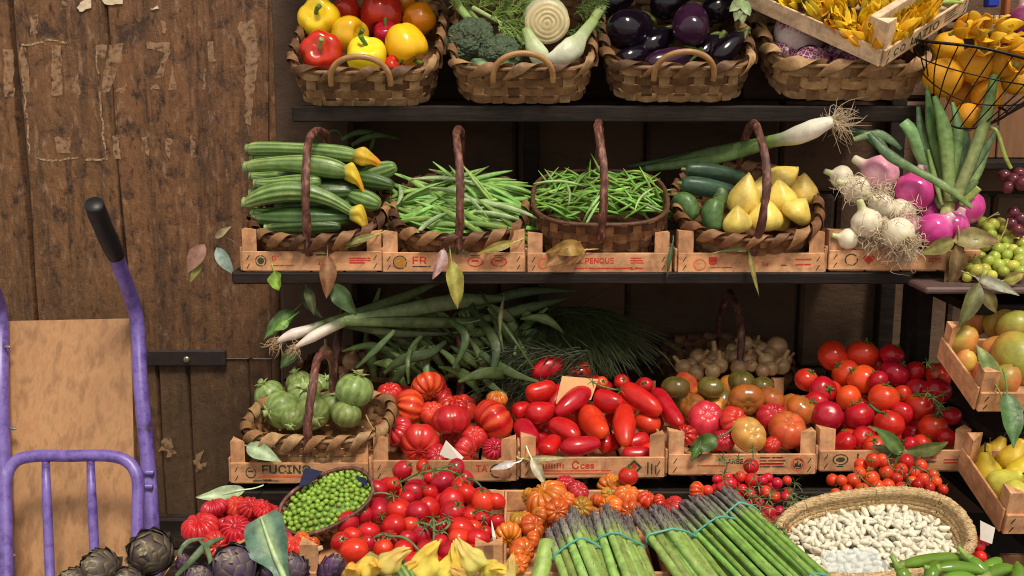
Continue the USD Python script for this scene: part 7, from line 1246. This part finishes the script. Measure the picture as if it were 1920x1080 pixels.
mound = lambda u, v_: -.034 + .012 * (1 - u * u - v_ * v_) - .004 * u
part(bb, 'bean_bed', hull(np.vstack([bpt(aa[::3], .84, -.056), bpt(aa[::3], .70, -.048), bpt(aa[::3], .3, -.040)])), flatmat('bean_bed', (.60, .57, .46), .6), smooth=True, kind='stuff')
while n < 300:
    a, k = q.uniform(0, 6.283), math.sqrt(q.uniform(0, 1)) * .87
    p = bpt(np.array([a]), k, 0)[0]; u, v_ = k * math.cos(a), k * math.sin(a)
    near = sum(np.linalg.norm(p - o) < .0105 for o in kept)
    if near > 1: continue
    kept.append(p); lay = near
    spawn(f'white_bean_{n % 2}', 'white_bean', 'white bean lying among hundreds in the straw basket', 'bean', frame(p + nrm * (mound(u, v_) + .004 * lay + q.uniform(-.002, .003)), unit(exb * q.normal() + eyb * q.normal() + nrm * q.normal() * .35), q.uniform(0, 6), tuple(np.array((.0047, .0043, .0049)) * q.uniform(.85, 1.2))), 'white beans in the straw basket'); n += 1
gs = []; b0 = whitebean_geo
for j in range(520):
    a, k = q.uniform(0, 6.283), math.sqrt(q.uniform(0, 1)) * .86; p = bpt(np.array([a]), k, 0)[0] + nrm * (mound(k * math.cos(a), k * math.sin(a)) - .004); r = .0048 * q.uniform(.85, 1.2)
    gs.append(xf(b0, frame(p, unit(exb * q.normal() + eyb * q.normal() + nrm * q.normal() * .35), q.uniform(0, 6), (r, r * .95, r * 1.05))))
part(bb, 'beans_below', cat(gs), PALE, kind='stuff')
PLASTIC = mat('clear_tag', {'t': ('transparent_bsdf', {}), 'p': ('principled_bsdf', {'base_color': (.75, .82, .84), 'roughness': .25}), 'm': ('mix_closure', {'fac': .22})}, [('t.BSDF', 'm.closure1'), ('p.BSDF', 'm.closure2')], 'm.closure')
INK['blue'] = flatmat('pale_blue_ink', C(120, 190, 206), .6)
cd = thing('price_tag', 'translucent whitish price tag with pale blue writing lying on the beans', 'price tag')
q0, q1_, q2_, q3 = [bc + exb * x * ra + eyb * y * ra + nrm * -.010 for x, y in ((-.66, -.44), (-.02, -.44), (-.06, -.12), (-.60, -.10))]
part(cd, 'card', hull(np.array([p + nrm * z_ for p in (q0, q1_, q2_, q3) for z_ in (0, .0012)])), CARD if False else PLASTIC, smooth=False)
pass
# ---- pea basket
pb_ = thing('pea_basket', 'small oval chip basket of shelled peas lined with navy cloth', 'basket'); pc = at(612, 938, 1.80); exp_ = unit(at(694, 896, 1.86) - at(530, 980, 1.79)); nrp = unit(rsu((-.12, .72, .72))); nrp = unit(nrp - (nrp @ exp_) * exp_); eyp = np.cross(nrp, exp_); rp = np.linalg.norm(at(692, 900, 1.80) - at(532, 976, 1.80)) / 2
def ppt(a, k, z_, kb=.66): c, s = np.cos(a), np.sin(a); return pc + exp_ * (np.sign(c) * np.abs(c) ** .85 * rp * k)[..., None] + eyp * (np.sign(s) * np.abs(s) ** .85 * rp * kb * k)[..., None] + nrp * z_
part(pb_, 'rim', sweep(ppt(aa, 1.0, 0), .0034, 8, closed=True), HANDLE)
for j in range(30):
    a = np.array([j * 2 * np.pi / 30]); s = np.linspace(0, 1, 6); c = np.vstack([ppt(a, 1.0 - .22 * t_, -.045 * t_) for t_ in s]); N = np.vstack([unit(ppt(a, 1.0, 0)[0] - pc)] * 6); W = np.cross(np.gradient(c, axis=0), N); W /= np.linalg.norm(W, axis=1, keepdims=True); part(pb_, 'stave', strip(c, W, N, .0062, .0012), CHIP[j % 2], smooth=40)
for j in range(3): u = np.linspace(0, 2 * np.pi, 121); zz = -.010 - j * .013; c = ppt(u, 1.0 + .22 * zz / .045, zz); N = ppt(u, 1.0, 0) - pc; N /= np.linalg.norm(N, axis=1, keepdims=True); part(pb_, 'weaver', strip(c + N * (.002 * np.cos(15 * u + j * np.pi))[:, None], nrp, N, .005, .0012), CHIPR[j % 2], smooth=40)
NAVY = ramp2('navy_cloth', [(0, C(12, 14, 34)), (.5, C(22, 26, 60)), (1, C(44, 50, 92))], rough=.85, scale=(60, 60, 60), bump=.4)
part(pb_, 'lining', hull(np.vstack([ppt(aa[::3], .93, -.012), ppt(aa[::3], .80, -.043)])), NAVY)
cl_ = thing('navy_cloth', 'dark navy cloth corner folded up at the back of the pea basket', 'cloth')
for pts in ([(560, 912, 1.80), (572, 876, 1.835), (606, 884, 1.84), (580, 908, 1.81)], [(668, 892, 1.84), (686, 896, 1.83), (690, 910, 1.82), (672, 906, 1.83)]): P = np.array([at(*p) for p in pts]); part(cl_, 'fold', hull(np.vstack([P, P - Fv * .002])), NAVY, smooth=False)
part(pb_, 'pea_bed', hull(np.vstack([ppt(aa[::3], .90, -.010), ppt(aa[::3], .5, .000), ppt(aa[::3], .80, -.02)])), flatmat('pea_bed_green', (.10, .19, .02), .6), kind='stuff')
q = np.random.default_rng(9); kept = []; n = 0; tries = 0
while n < 300 and tries < 20000:
    tries += 1; a, k = q.uniform(0, 6.283), math.sqrt(q.uniform(0, 1)) * .95; p = ppt(np.array([a]), k, 0)[0]; u, v_ = k * math.cos(a), k * math.sin(a)
    if u < -.55 and v_ > .30 and v_ - u > 1.12: continue
    near = sum(np.linalg.norm(p - o) < .0083 for o in kept)
    if near > 0 and n < 190: continue
    if near > 2: continue
    kept.append(p); h = .014 * (1 - k * k) - .008 + (.005 if n > 190 else 0); r = q.uniform(.0046, .0054); spawn('pea', 'pea', 'fresh green pea lying among hundreds in the pea basket', 'pea', frame(p + nrp * h, q.normal(0, 1, 3), 0, (r, r, r)), 'green peas in the pea basket'); n += 1
# ---- artichokes, kale leaf, flowers, peppers
for k, x, y, r, Y, ax, lb in (('artichoke_grey', 284, 1032, 50, 1.57, (.05, .35, .9), 'largest grey green artichoke facing the viewer in front of the truck'), ('artichoke_grey', 190, 1064, 44, 1.55, (-.35, .5, .75), 'artichoke at the far left bottom edge'), ('artichoke_violet', 440, 1062, 52, 1.56, (-.1, .6, .7), 'broad violet artichoke below the brown card'), ('artichoke_violet', 548, 1066, 36, 1.60, (-.1, .8, .5), 'violet artichoke right of the kale leaf'), ('artichoke_slim', 618, 1066, 36, 1.58, (.55, .75, .3), 'slim dark purple artichoke with open pointed bracts'), ('artichoke_slim', 348, 1058, 26, 1.58, (-.2, .8, .4), 'small purple artichoke bud between the large ones'), ('artichoke_violet', 505, 1066, 22, 1.57, (.1, .9, .4), 'small violet artichoke bud left of the kale leaf'), ('artichoke_grey', 240, 1090, 36, 1.52, (0, .5, .8), 'artichoke at the bottom edge below the largest one'), ('artichoke_violet', 372, 1084, 34, 1.53, (.2, .7, .6), 'artichoke cut by the bottom edge near the small bud'), ('artichoke_grey', 140, 1090, 34, 1.53, (-.3, .6, .6), 'artichoke mostly out of the picture at the lower left corner')):
    place(k, 'artichoke', lb, 'artichoke', x, y + 4, r * .86, Y, ax)
t = thing('artichoke_leaves', 'narrow silvery green artichoke leaves in the middle of the artichokes', 'leaves')
for j, (p, w) in enumerate([([(330, 1080, 1.56), (360, 1050, 1.57), (398, 1016, 1.60), (420, 1008, 1.61)], [8, 14, 16, 5]), ([(395, 1060, 1.56), (388, 1030, 1.58), (372, 1012, 1.60)], [8, 12, 4]), ([(345, 1056, 1.57), (340, 1030, 1.60), (352, 1020, 1.61)], [6, 12, 5]), ([(400, 1050, 1.57), (420, 1034, 1.58), (448, 1020, 1.60)], [8, 12, 4]), ([(335, 1040, 1.6), (350, 1018, 1.62), (384, 1010, 1.63)], [6, 11, 4])]): blades(t, 'leaf', p, w, mixc((.12, .18, .08), (.28, .36, .20), j * .23), c2=(.12, .19, .09))
t = thing('kale_leaf', 'large blue green crinkled leaf standing up among the artichokes', 'leaf'); p, q_ = at(548, 1110, 1.54), at(490, 968, 1.60); v, fc = leafgeo(p, q_, 84 * mpp(490, 1000, 1.57), .06, .35, None, 22, .05, 'oval', .05, 3)
s_ = np.repeat(np.linspace(0, 1, 22), 5); ax_ = q_ - p; cen = p + ax_ * s_[:, None]; wk = np.interp(s_, [0, .35, .62, .9, 1], [.25, .38, .95, 1.0, .75]); v = cen + (v - cen) * 1.0; tt_ = unit(ax_); sd = np.cross(tt_, unit(-Fv - (-Fv @ tt_) * tt_)); cc_ = np.tile([-1, -.55, 0, .55, 1], 22); v = cen + sd * (cc_ * wk * 42 * mpp(490, 1000, 1.57))[:, None] - Fv * (.012 * np.abs(cc_) + .006 * np.sin(s_ * 12) * np.abs(cc_) + .008 * np.sin(np.pi * s_))[:, None]
colk = mixc((.05, .12, .07), (.13, .24, .16), meshkit.fbm(v * 60, 3, 2) * 1.6 - .2); colk[cc_ == 0] = (.34, .44, .24); part(t, 'blade', (v, fc, colk), LEAF); part(t, 'midrib', tint(sweep([p - Fv * .004, (p + q_) / 2 - Fv * .013, q_ - Fv * .004], [.0055, .004, .0015], 7, n=10), (.36, .46, .24)), GREEN)
card('price_tag', 'brown kraft card with dark scribble behind the violet artichoke', [(408, 1032), (470, 1006, .02), (508, 1046, .0), (470, 1060, -.02)], 1.615, KRAFT, .002, [('4', .030, .012, .012, 'black')])
card('wood_chip', 'small white wooden corner end beside the purple artichoke', [(566, 1034), (604, 1022, .01), (606, 1030), (582, 1040)], 1.63, PINEL[0], .008, cat_='crate corner'); card('wood_block', 'pale wooden crate end below the white corner piece', [(570, 1038), (596, 1036), (594, 1076), (572, 1080)], 1.63, PINE[0], .012, cat_='crate corner')
card('price_tag', 'olive yellow card with dark handwriting leaning on the tomatoes', [(652, 1070), (694, 1034, .01), (722, 1050, .01), (676, 1088)], 1.60, OLIVE, .002, [('1,50', .013, .008, .006, 'black')])
card('paper_slip', 'tall narrow white paper slip stuck by the front crate post', [(924, 1006), (922, 976, .01), (930, 1008), (928, 1024)], 1.66, CARD, .001, cat_='paper'); card('paper_slip', 'white paper corner standing at the right of the bean basket', [(1838, 976), (1866, 990), (1860, 1020), (1838, 1012)], 1.78, CARD, .001, cat_='paper')
for j, (x, y, dx_, dy_, L, w, c, lb) in enumerate([(690, 1078, .3, .5, .055, .020, PETC[1], 'orange yellow courgette flower at the left of the bottom flowers'), (720, 1070, .5, .6, .06, .022, (.70, .56, .16), 'pale crumpled courgette flower beside the green courgette'), (800, 1080, -.1, .9, .07, .026, PETC[2], 'large bright yellow courgette flower at the bottom edge'), (838, 1082, .5, .5, .06, .024, PETC[0], 'golden courgette flower right of the large yellow one'), (882, 1066, .1, .8, .05, .026, (.62, .58, .20), 'pale greenish yellow courgette flower in front of the crate post'), (862, 1092, .2, .5, .05, .022, (.70, .56, .10), 'yellow courgette flower at the bottom edge near the post'), (916, 1082, .5, .6, .05, .022, PETC[2], 'yellow courgette flower at the right of the bottom flowers'), (668, 1086, -.3, .6, .05, .018, PETC[1], 'orange courgette flower next to the olive card'), (760, 1096, 0, .8, .05, .022, PETC[2], 'yellow courgette flower below the green courgette'), (940, 1090, .6, .4, .05, .02, (.62, .58, .20), 'greenish courgette flower left of the celery')]):
    t = thing('courgette_flower', lb, 'flower'); d = rsu((dx_, dy_ + .3, .7)); cf = closed_flower(300 + j, .5); col = cf[2] * .35 + (np.array(c) * .6 + np.array((.90, .84, .34)) * .4) * .65
    part(t, 'petals', (xf(cf, frame(at(x, y - 4, 1.535), d, j, (w * .95, w * .95, L / 3.3)))[0], cf[1], col), PETAL); part(t, 'stalk', tint(sweep([at(x, y - 4, 1.535) - d * .02, at(x, y - 4, 1.535) + d * .004], [w * .3, w * .45], 8, n=4), (.24, .34, .10)), GREEN)
span('courgette_plain', 'courgette', 'bright green courgette end among the bottom flowers', 'courgette', (735, 1042), (778, 1110), 34, 1.56, 1.50)
for j, (p, lb) in enumerate([([(1690, 1060, 1.53), (1740, 1050, 1.55), (1800, 1046, 1.56), (1830, 1054, 1.58)], 'long curved green pepper reaching behind the others'), ([(1742, 1090, 1.50), (1750, 1064, 1.52), (1756, 1052, 1.54)], 'short green pepper pointing up'), ([(1756, 1066, 1.515), (1810, 1064, 1.52), (1860, 1080, 1.52)], 'green pepper lying level at the bottom edge'), ([(1816, 1046, 1.54), (1840, 1066, 1.525), (1866, 1092, 1.51)], 'slender green pepper slanting down to the right'), ([(1840, 1070, 1.53), (1868, 1054, 1.54), (1876, 1046, 1.55)], 'green pepper curving up at the right'), ([(1850, 1080, 1.51), (1886, 1066, 1.53), (1920, 1072, 1.53)], 'green pepper lying at the lower right corner'), ([(1906, 1100, 1.50), (1910, 1070, 1.52), (1906, 1052, 1.53)], 'green pepper standing at the right edge'), ([(1686, 1066, 1.51), (1696, 1080, 1.50), (1704, 1100, 1.49)], 'bright green pepper end at the left of the peppers'), ([(1770, 1090, 1.50), (1800, 1080, 1.51), (1840, 1090, 1.51)], 'green pepper low at the bottom edge')]):
    t = thing('green_pepper', lb, 'pepper'); P = [at(*a) for a in p]; g = sweep(P, np.array([.6, 1, 1.05, .95, .7, .12]) * .0108, 14, n=16, flat=.8); part(t, 'flesh', g + (mixc((.06, .155, .015), (.17, .29, .03), meshkit.fbm(g[0] * 25, 3, j)),), GLOSS); d = unit(P[0] - P[1]); s = sweep([P[0] - d * .004, P[0] + d * .006, P[0] + d * .02 + [0, 0, .004]], [.0085, .0042, .0036], 7, n=7); part(t, 'stalk', tint(s, (.20, .30, .06)), GREEN)

# ================================================================ right-hand stall
def rcrate(label, px, py, Y, rz, rx, w, pr=None): return crate('wooden_crate', label, euler(at(px, py, Y), rz=rz, rx=rx) @ np.array([[1, 0, 0, w / 2], [0, 1, 0, 0], [0, 0, 1, 0], [0, 0, 0, 1.0]]), w=w, d=.21, prints=pr)
rcrate('wooden crate of mangoes on the right-hand stall', 1832, 772, 1.97, 0, 17, .32); rcrate('wooden crate of yellow pears on the right-hand stall', 1880, 1002, 1.80, 0, 15, .32, lambda s, w: (shape_print(s, ring(.013, .0025), 'orange', -.10, .021, 'emblem'), bars(s, 'orange', -.07, .03, 2, .05, .003)))
MY = lambda y: 2.06 + (700 - y) * .0016
heap([(1868, 655, 26, 1, 'orange blushed mango at the left of the front row', (.8, .3, .3)), (1910, 672, 44, 0, 'large green and red mango at the right edge', (.3, -.8, .3)), (1905, 610, 30, 0, 'yellowish mango high at the right edge', (.8, .2, .2)), (1800, 640, 28, 0, 'dark shaded mango at the left back', (.3, .8, .3)), (1830, 600, 26, 0, 'shaded mango in the back row', (.3, .8, .3)), (1870, 604, 26, 0, 'shaded mango behind the leaves', (.3, .8, .3)), (1812, 680, 20, 1, 'shaded mango low at the crate side', (.3, .8, .3)), (1880, 714, 28, 0, 'mango behind the large green leaf', (.3, .8, .3)), (1850, 700, 24, 1, 'shaded mango under the upright leaf', (.3, .6, .3))], MY, ['mango_0', 'mango_1'], 'mango', 'mango on the right-hand stall', 'mango', gap=.85, lim=.05)
PY = lambda y: 1.92 + (900 - y) * .0016
heap([(1852, 888, 30, 0, 'yellow pear at the left of the pear crate', (-.2, .9, .2)), (1884, 906, 30, 1, 'yellow green pear with a dark stalk behind the corner post', (.4, .5, .7)), (1900, 860, 28, 0, 'yellow pear in the back row of the pear crate', (.3, .8, .2)), (1916, 884, 28, 0, 'yellow pear at the right edge of the picture', (.3, .8, .2)), (1908, 926, 26, 1, 'green pear lying in front at the right edge', (.9, -.2, .4)), (1866, 850, 24, 0, 'shaded yellow pear at the back left', (.3, .8, .2)), (1840, 860, 22, 0, 'shaded pear at the crate side', (.3, .8, .2))], PY, ['pear_0', 'pear_1'], 'pear', 'yellow pear on the right-hand stall', 'pear', gap=.8, lim=.05)
rs = thing('right_stall', 'dark wooden shelves of the fruit stall at the right edge', 'stall')
X0 = at(1738, 520, 2.45)[0]
for (py, Y) in ((560, 2.2), (800, 2.05), (1010, 1.86)): zt_ = at(1850, py, Y)[2]; part(rs, 'shelf_board', box(X0, 1.9, Y, 2.60, zt_ - .035, zt_ - .012, .003), DARKWOOD, smooth=False)
part(rs, 'post', box(X0, X0 + .03, 2.56, 2.598, 0, 1.5, .003), DARKWOOD, smooth=False); part(rs, 'post', box(1.85, 1.89, 2.56, 2.598, 0, 1.5, .003), DARKWOOD, smooth=False); part(rs, 'front_board', box(at(1895, 1040, 1.84)[0], 1.9, 1.87, 1.885, .1, at(1890, 1008, 1.86)[2] - .04, .003), BROWNWOOD, smooth=False)
zt_ = at(1850, 302, 2.62)[2]; part(rs, 'shelf_board', box(at(1800, 300, 2.6)[0], 1.9, 2.60, 2.78, zt_ - .02, zt_, .003), DARKWOOD, smooth=False)
bp = thing('board_wall', 'brown vertical boards behind the wire basket', 'boards')
xb0 = at(1745, 200, 2.74)[0]
for k in range(7): part(bp, 'board', box(xb0 + k * .085, xb0 + k * .085 + .081, 2.725, 2.745, zt_ + .002, 1.745, .002), BROWNWOOD, smooth=False)
for lb, a, b, Y, c in (('blurred blue box on the upper shelf at the right corner', (1852, 12), (1876, -20), 2.72, (30, 60, 190)), ('blurred orange wooden post in the upper right corner', (1882, 60), (1898, -20), 2.72, (190, 110, 60)), ('row of small amber jars on the upper right shelf', (1838, 50), (1896, 32), 2.70, (200, 130, 40))):
    p, q_ = at(*a, Y), at(*b, Y)
    if 'jars' in lb:
        for k in range(5):
            x = p[0] + (q_[0] - p[0]) * (k + .5) / 5; t = thing('amber_jar', f'small amber jar on the upper right shelf, {["leftmost", "second from left", "middle", "second from right", "rightmost"][k]} of five', 'jar'); part(t, 'glass', xf(rev([(0, 0), (.9, .02), (1, .2), (1, 1.1), (.7, 1.3), (.7, 1.4), (0, 1.42)], 16, 12), frame((x, Y, 1.832), (0, 0, 1), 0, (.008, .008, .013))), flatmat(f'amber_{k}', C(200, 120 + 10 * k, 40), .2)); part(t, 'lid', xf(rev([(0, 1.40), (.8, 1.42), (.8, 1.7), (0, 1.72)], 14, 8), frame((x, Y, 1.832), (0, 0, 1), 0, (.008, .008, .013))), flatmat(f'lid_{k}', C(214, 190, 150), .4))
    else: solo('shelf_box' if 'blue' in lb else 'post', box(p[0], q_[0], Y, Y + .03, p[2], q_[2], .003), ramp2('paint_' + lb.split()[1], [(0, C(*[int(x * .7) for x in c])), (1, C(*c))], rough=.5, scale=(10, 10, 10)), lb, 'box' if 'blue' in lb else 'post', smooth=False)
solo('upper_shelf', box(at(1800, 60, 2.70)[0], 1.95, 2.66, 2.79, 1.815, 1.831, .002), BROWNWOOD, 'brown shelf board in the upper right corner behind the citrus', 'shelf', smooth=False)
place('purple_onion', 'purple_fruit', 'round purple fruit blurred at the upper right corner', 'fruit', 1916, 42, 30, 2.68, (0, 1, 0))

# ================================================================ loose leaves
GL, DG, BR, YG = (.11, .19, .04), (.045, .09, .025), (.28, .13, .045), (.36, .34, .07)
tw = thing('leaf_twig', 'small twig with pinkish, pale and green leaves sticking out before the door', 'twig')
part(tw, 'twig', tint(sweep([at(356, 510, 2.28), at(376, 468, 2.28), at(400, 446, 2.28), at(462, 470, 2.25)], .0011, 5, n=10), (.16, .09, .05)), GREEN)
for a, b, w, c, c2 in (((384, 458), (352, 512), 34, (.46, .26, .20), (.34, .22, .10)), ((404, 446), (434, 424), 15, (.42, .38, .22), (.34, .26, .12)), ((406, 464), (440, 516), 28, (.34, .44, .40), (.20, .28, .20)), ((380, 490), (356, 530), 16, (.20, .26, .05), (.26, .22, .06)), ((372, 462), (350, 490), 16, (.40, .20, .14), (.3, .2, .1))):
    v, fc = leafgeo(at(*a, 2.275), at(*b, 2.265), w * mpp(*a, 2.27), .08, .35, None, 12, 0, 'lance', .02, w); col = mixc(c, c2, meshkit.fbm(v * 40, 3, w)); part(tw, 'leaf', (v, fc, col), LEAF)
for lb, a, Ya, b, Yb, w, c, c2, kw in (
    ('bright green leaf hanging below the left crate of the upper row', (514, 508), 2.235, (526, 546), 2.22, 34, (.22, .36, .04), (.16, .26, .04), {}), ('brown dry leaf hanging down over the left crate of the upper row', (614, 478), 2.225, (612, 560), 2.215, 36, BR, (.36, .22, .10), dict(fold=.5)), ('dark green leaf hanging left of the shaded leeks', (622, 532), 2.23, (668, 592), 2.22, 40, DG, (.08, .14, .05), {}),
    ('curled pale and red leaf hanging over the FR crate', (832, 466), 2.222, (812, 524), 2.21, 28, (.46, .16, .10), (.56, .50, .52), dict(fold=.5)), ('yellow green leaf hanging below the FR crate', (846, 488), 2.222, (858, 580), 2.215, 38, (.26, .26, .05), (.36, .30, .06), {}), ('dark leaf lying on the FR crate', (836, 458), 2.24, (884, 474), 2.232, 24, (.14, .12, .05), (.08, .09, .03), {}), ('yellow leaf lying across the right of the FR crate', (964, 454), 2.235, (894, 476), 2.23, 20, YG, (.30, .24, .05), dict(bend=.15)),
    ('olive leaf lying on the zucchini crate front', (694, 444), 2.235, (646, 464), 2.23, 20, (.34, .36, .08), (.30, .28, .07), {}), ('yellow green leaf at the right post of the zucchini crate', (706, 440), 2.23, (640, 462), 2.232, 16, (.36, .36, .10), (.26, .24, .06), {}), ('orange yellow leaf on the IL PENQUE crate', (1096, 468), 2.232, (1024, 470), 2.222, 36, (.40, .26, .05), (.30, .18, .04), dict(bend=.3, curl=-.3)), ('brown dry leaf hanging over the IL PENQUE lettering', (1070, 466), 2.225, (1020, 498), 2.218, 28, (.32, .16, .06), (.22, .10, .05), {}), ('small brown leaf beside the IL PENQUE lettering', (1090, 476), 2.225, (1060, 498), 2.22, 16, BR, (.44, .24, .10), {}),
    ('long thin yellow leaf hanging below the squash crate', (1404, 468), 2.225, (1424, 556), 2.215, 10, (.44, .40, .10), (.34, .36, .10), dict(fold=.1)), ('pale green leaf lying on the squash crate', (1470, 462), 2.235, (1330, 476), 2.235, 14, (.26, .30, .10), (.20, .22, .06), dict(bend=.08)), ('large greenish brown leaf draped at the right of the onion crate', (1786, 452), 2.215, (1880, 448), 2.20, 50, (.30, .28, .08), (.22, .16, .05), {}), ('olive leaf at the front of the onion crate', (1790, 450), 2.215, (1722, 476), 2.215, 34, (.28, .28, .07), (.22, .18, .05), {}), ('brown withered leaf hanging down from the onion crate', (1796, 456), 2.21, (1784, 544), 2.20, 36, (.20, .12, .04), (.14, .075, .03), dict(fold=.6)), ('brown hanging leaf strip beside the withered one', (1778, 470), 2.212, (1768, 540), 2.205, 18, (.17, .10, .035), (.12, .07, .03), dict(fold=.6)),
    ('dark olive leaf hanging below the grape tray', (1836, 530), 2.13, (1800, 616), 2.11, 38, (.15, .14, .05), (.10, .10, .03), {}), ('brownish leaf below the grape tray pointing right', (1842, 540), 2.13, (1868, 588), 2.12, 30, (.20, .15, .05), (.12, .10, .03), {}), ('grey green leaf lying on the grape tray', (1830, 520), 2.14, (1910, 556), 2.11, 26, (.22, .24, .15), (.34, .32, .22), {}), ('yellow green leaf under the grapes at the right edge', (1880, 526), 2.14, (1925, 512), 2.14, 26, (.30, .32, .07), (.36, .24, .07), {}),
    ('pale grey green leaf at the FUCINO crate', (462, 836), 2.025, (530, 868), 2.0, 36, (.36, .44, .26), (.28, .38, .22), dict(bend=.18)), ('pale green leaf lying over the left tomatoes', (460, 918), 1.99, (366, 930), 1.97, 34, (.40, .46, .28), (.30, .38, .20), dict(bend=-.12, turn=.5)), ('glossy green leaf standing among the right tomatoes', (1692, 852), 2.0, (1636, 800), 2.0, 34, (.08, .16, .03), (.10, .20, .05), {}), ('broad dull green leaf lying over the right crate front', (1698, 846), 2.0, (1776, 828), 2.02, 30, (.14, .18, .05), (.10, .13, .03), dict(bend=.15)), ('shaded olive leaf under the glossy one', (1688, 854), 2.005, (1632, 836), 2.02, 24, (.12, .13, .04), None, {}), ('small green leaf tip below the glossy leaf', (1690, 856), 1.99, (1676, 880), 1.98, 20, (.08, .15, .03), None, {}),
    ('dark green jagged leaf at the front of the green tomato crate', (1346, 820), 2.01, (1290, 846), 2.0, 38, (.05, .12, .02), (.07, .15, .03), dict(wave=.12)), ('green leaf tip hanging over the crate left of the jagged one', (1310, 836), 2.0, (1296, 866), 1.99, 16, (.06, .14, .02), None, {}), ('small dark leaf behind the jagged one', (1318, 846), 2.01, (1342, 816), 2.02, 26, (.05, .11, .02), None, {}), ('large dark green leaf hanging over the pear crate', (1888, 736), 1.95, (1896, 842), 1.90, 48, (.06, .13, .03), (.08, .17, .05), {}), ('upright olive leaf in front of the mangoes', (1866, 720), 1.96, (1826, 648), 2.0, 40, (.17, .20, .05), (.13, .17, .04), {}), ('whitish dry corn husk strip hanging over the diamond crate', (996, 858), 1.995, (1024, 912), 1.975, 22, (.60, .54, .36), (.40, .40, .24), dict(fold=.5)), ('pale husk lying on the diamond crate top', (980, 860), 2.005, (1066, 858), 1.995, 12, (.52, .50, .26), (.40, .40, .16), dict(bend=.1)), ('white torn paper on the TA crate', (966, 868), 1.995, (920, 880), 1.985, 16, (.72, .68, .66), None, {}),
    ('broad green leaf in the shade at the left rack end', (552, 582), 2.30, (494, 636), 2.26, 36, (.07, .15, .03), (.10, .20, .04), {}), ('bright green small leaf at the left rack end', (540, 600), 2.27, (512, 620), 2.25, 26, (.12, .26, .04), (.18, .32, .05), {}), ('dark leaf below the leek bulbs', (556, 650), 2.28, (526, 690), 2.27, 30, (.05, .10, .03), (.08, .14, .04), {}), ('long dark leaf behind the leek bulbs', (566, 540), 2.32, (604, 596), 2.29, 26, (.06, .09, .03), (.09, .13, .05), {}), ('dull green leaf hanging from the upper shelf left of the dark one', (574, 536), 2.26, (590, 592), 2.25, 22, (.09, .12, .04), None, {}), ('brown folded leaf inside the left of the ribbed tomato crate', (702, 806), 2.05, (730, 846), 2.03, 34, (.30, .15, .06), (.20, .09, .04), dict(fold=.5)), ('dark green leaf strip hanging between the two right crates of the upper row', (1262, 452), 2.235, (1250, 522), 2.22, 9, (.05, .10, .03), None, {}), ('long narrow dark leaf left of the bean sprig', (944, 560), 2.30, (936, 640), 2.27, 9, (.12, .13, .05), None, {})):
    leaf(lb, a, Ya, b, Yb, w, c, c2, seed=len(lb), **kw)
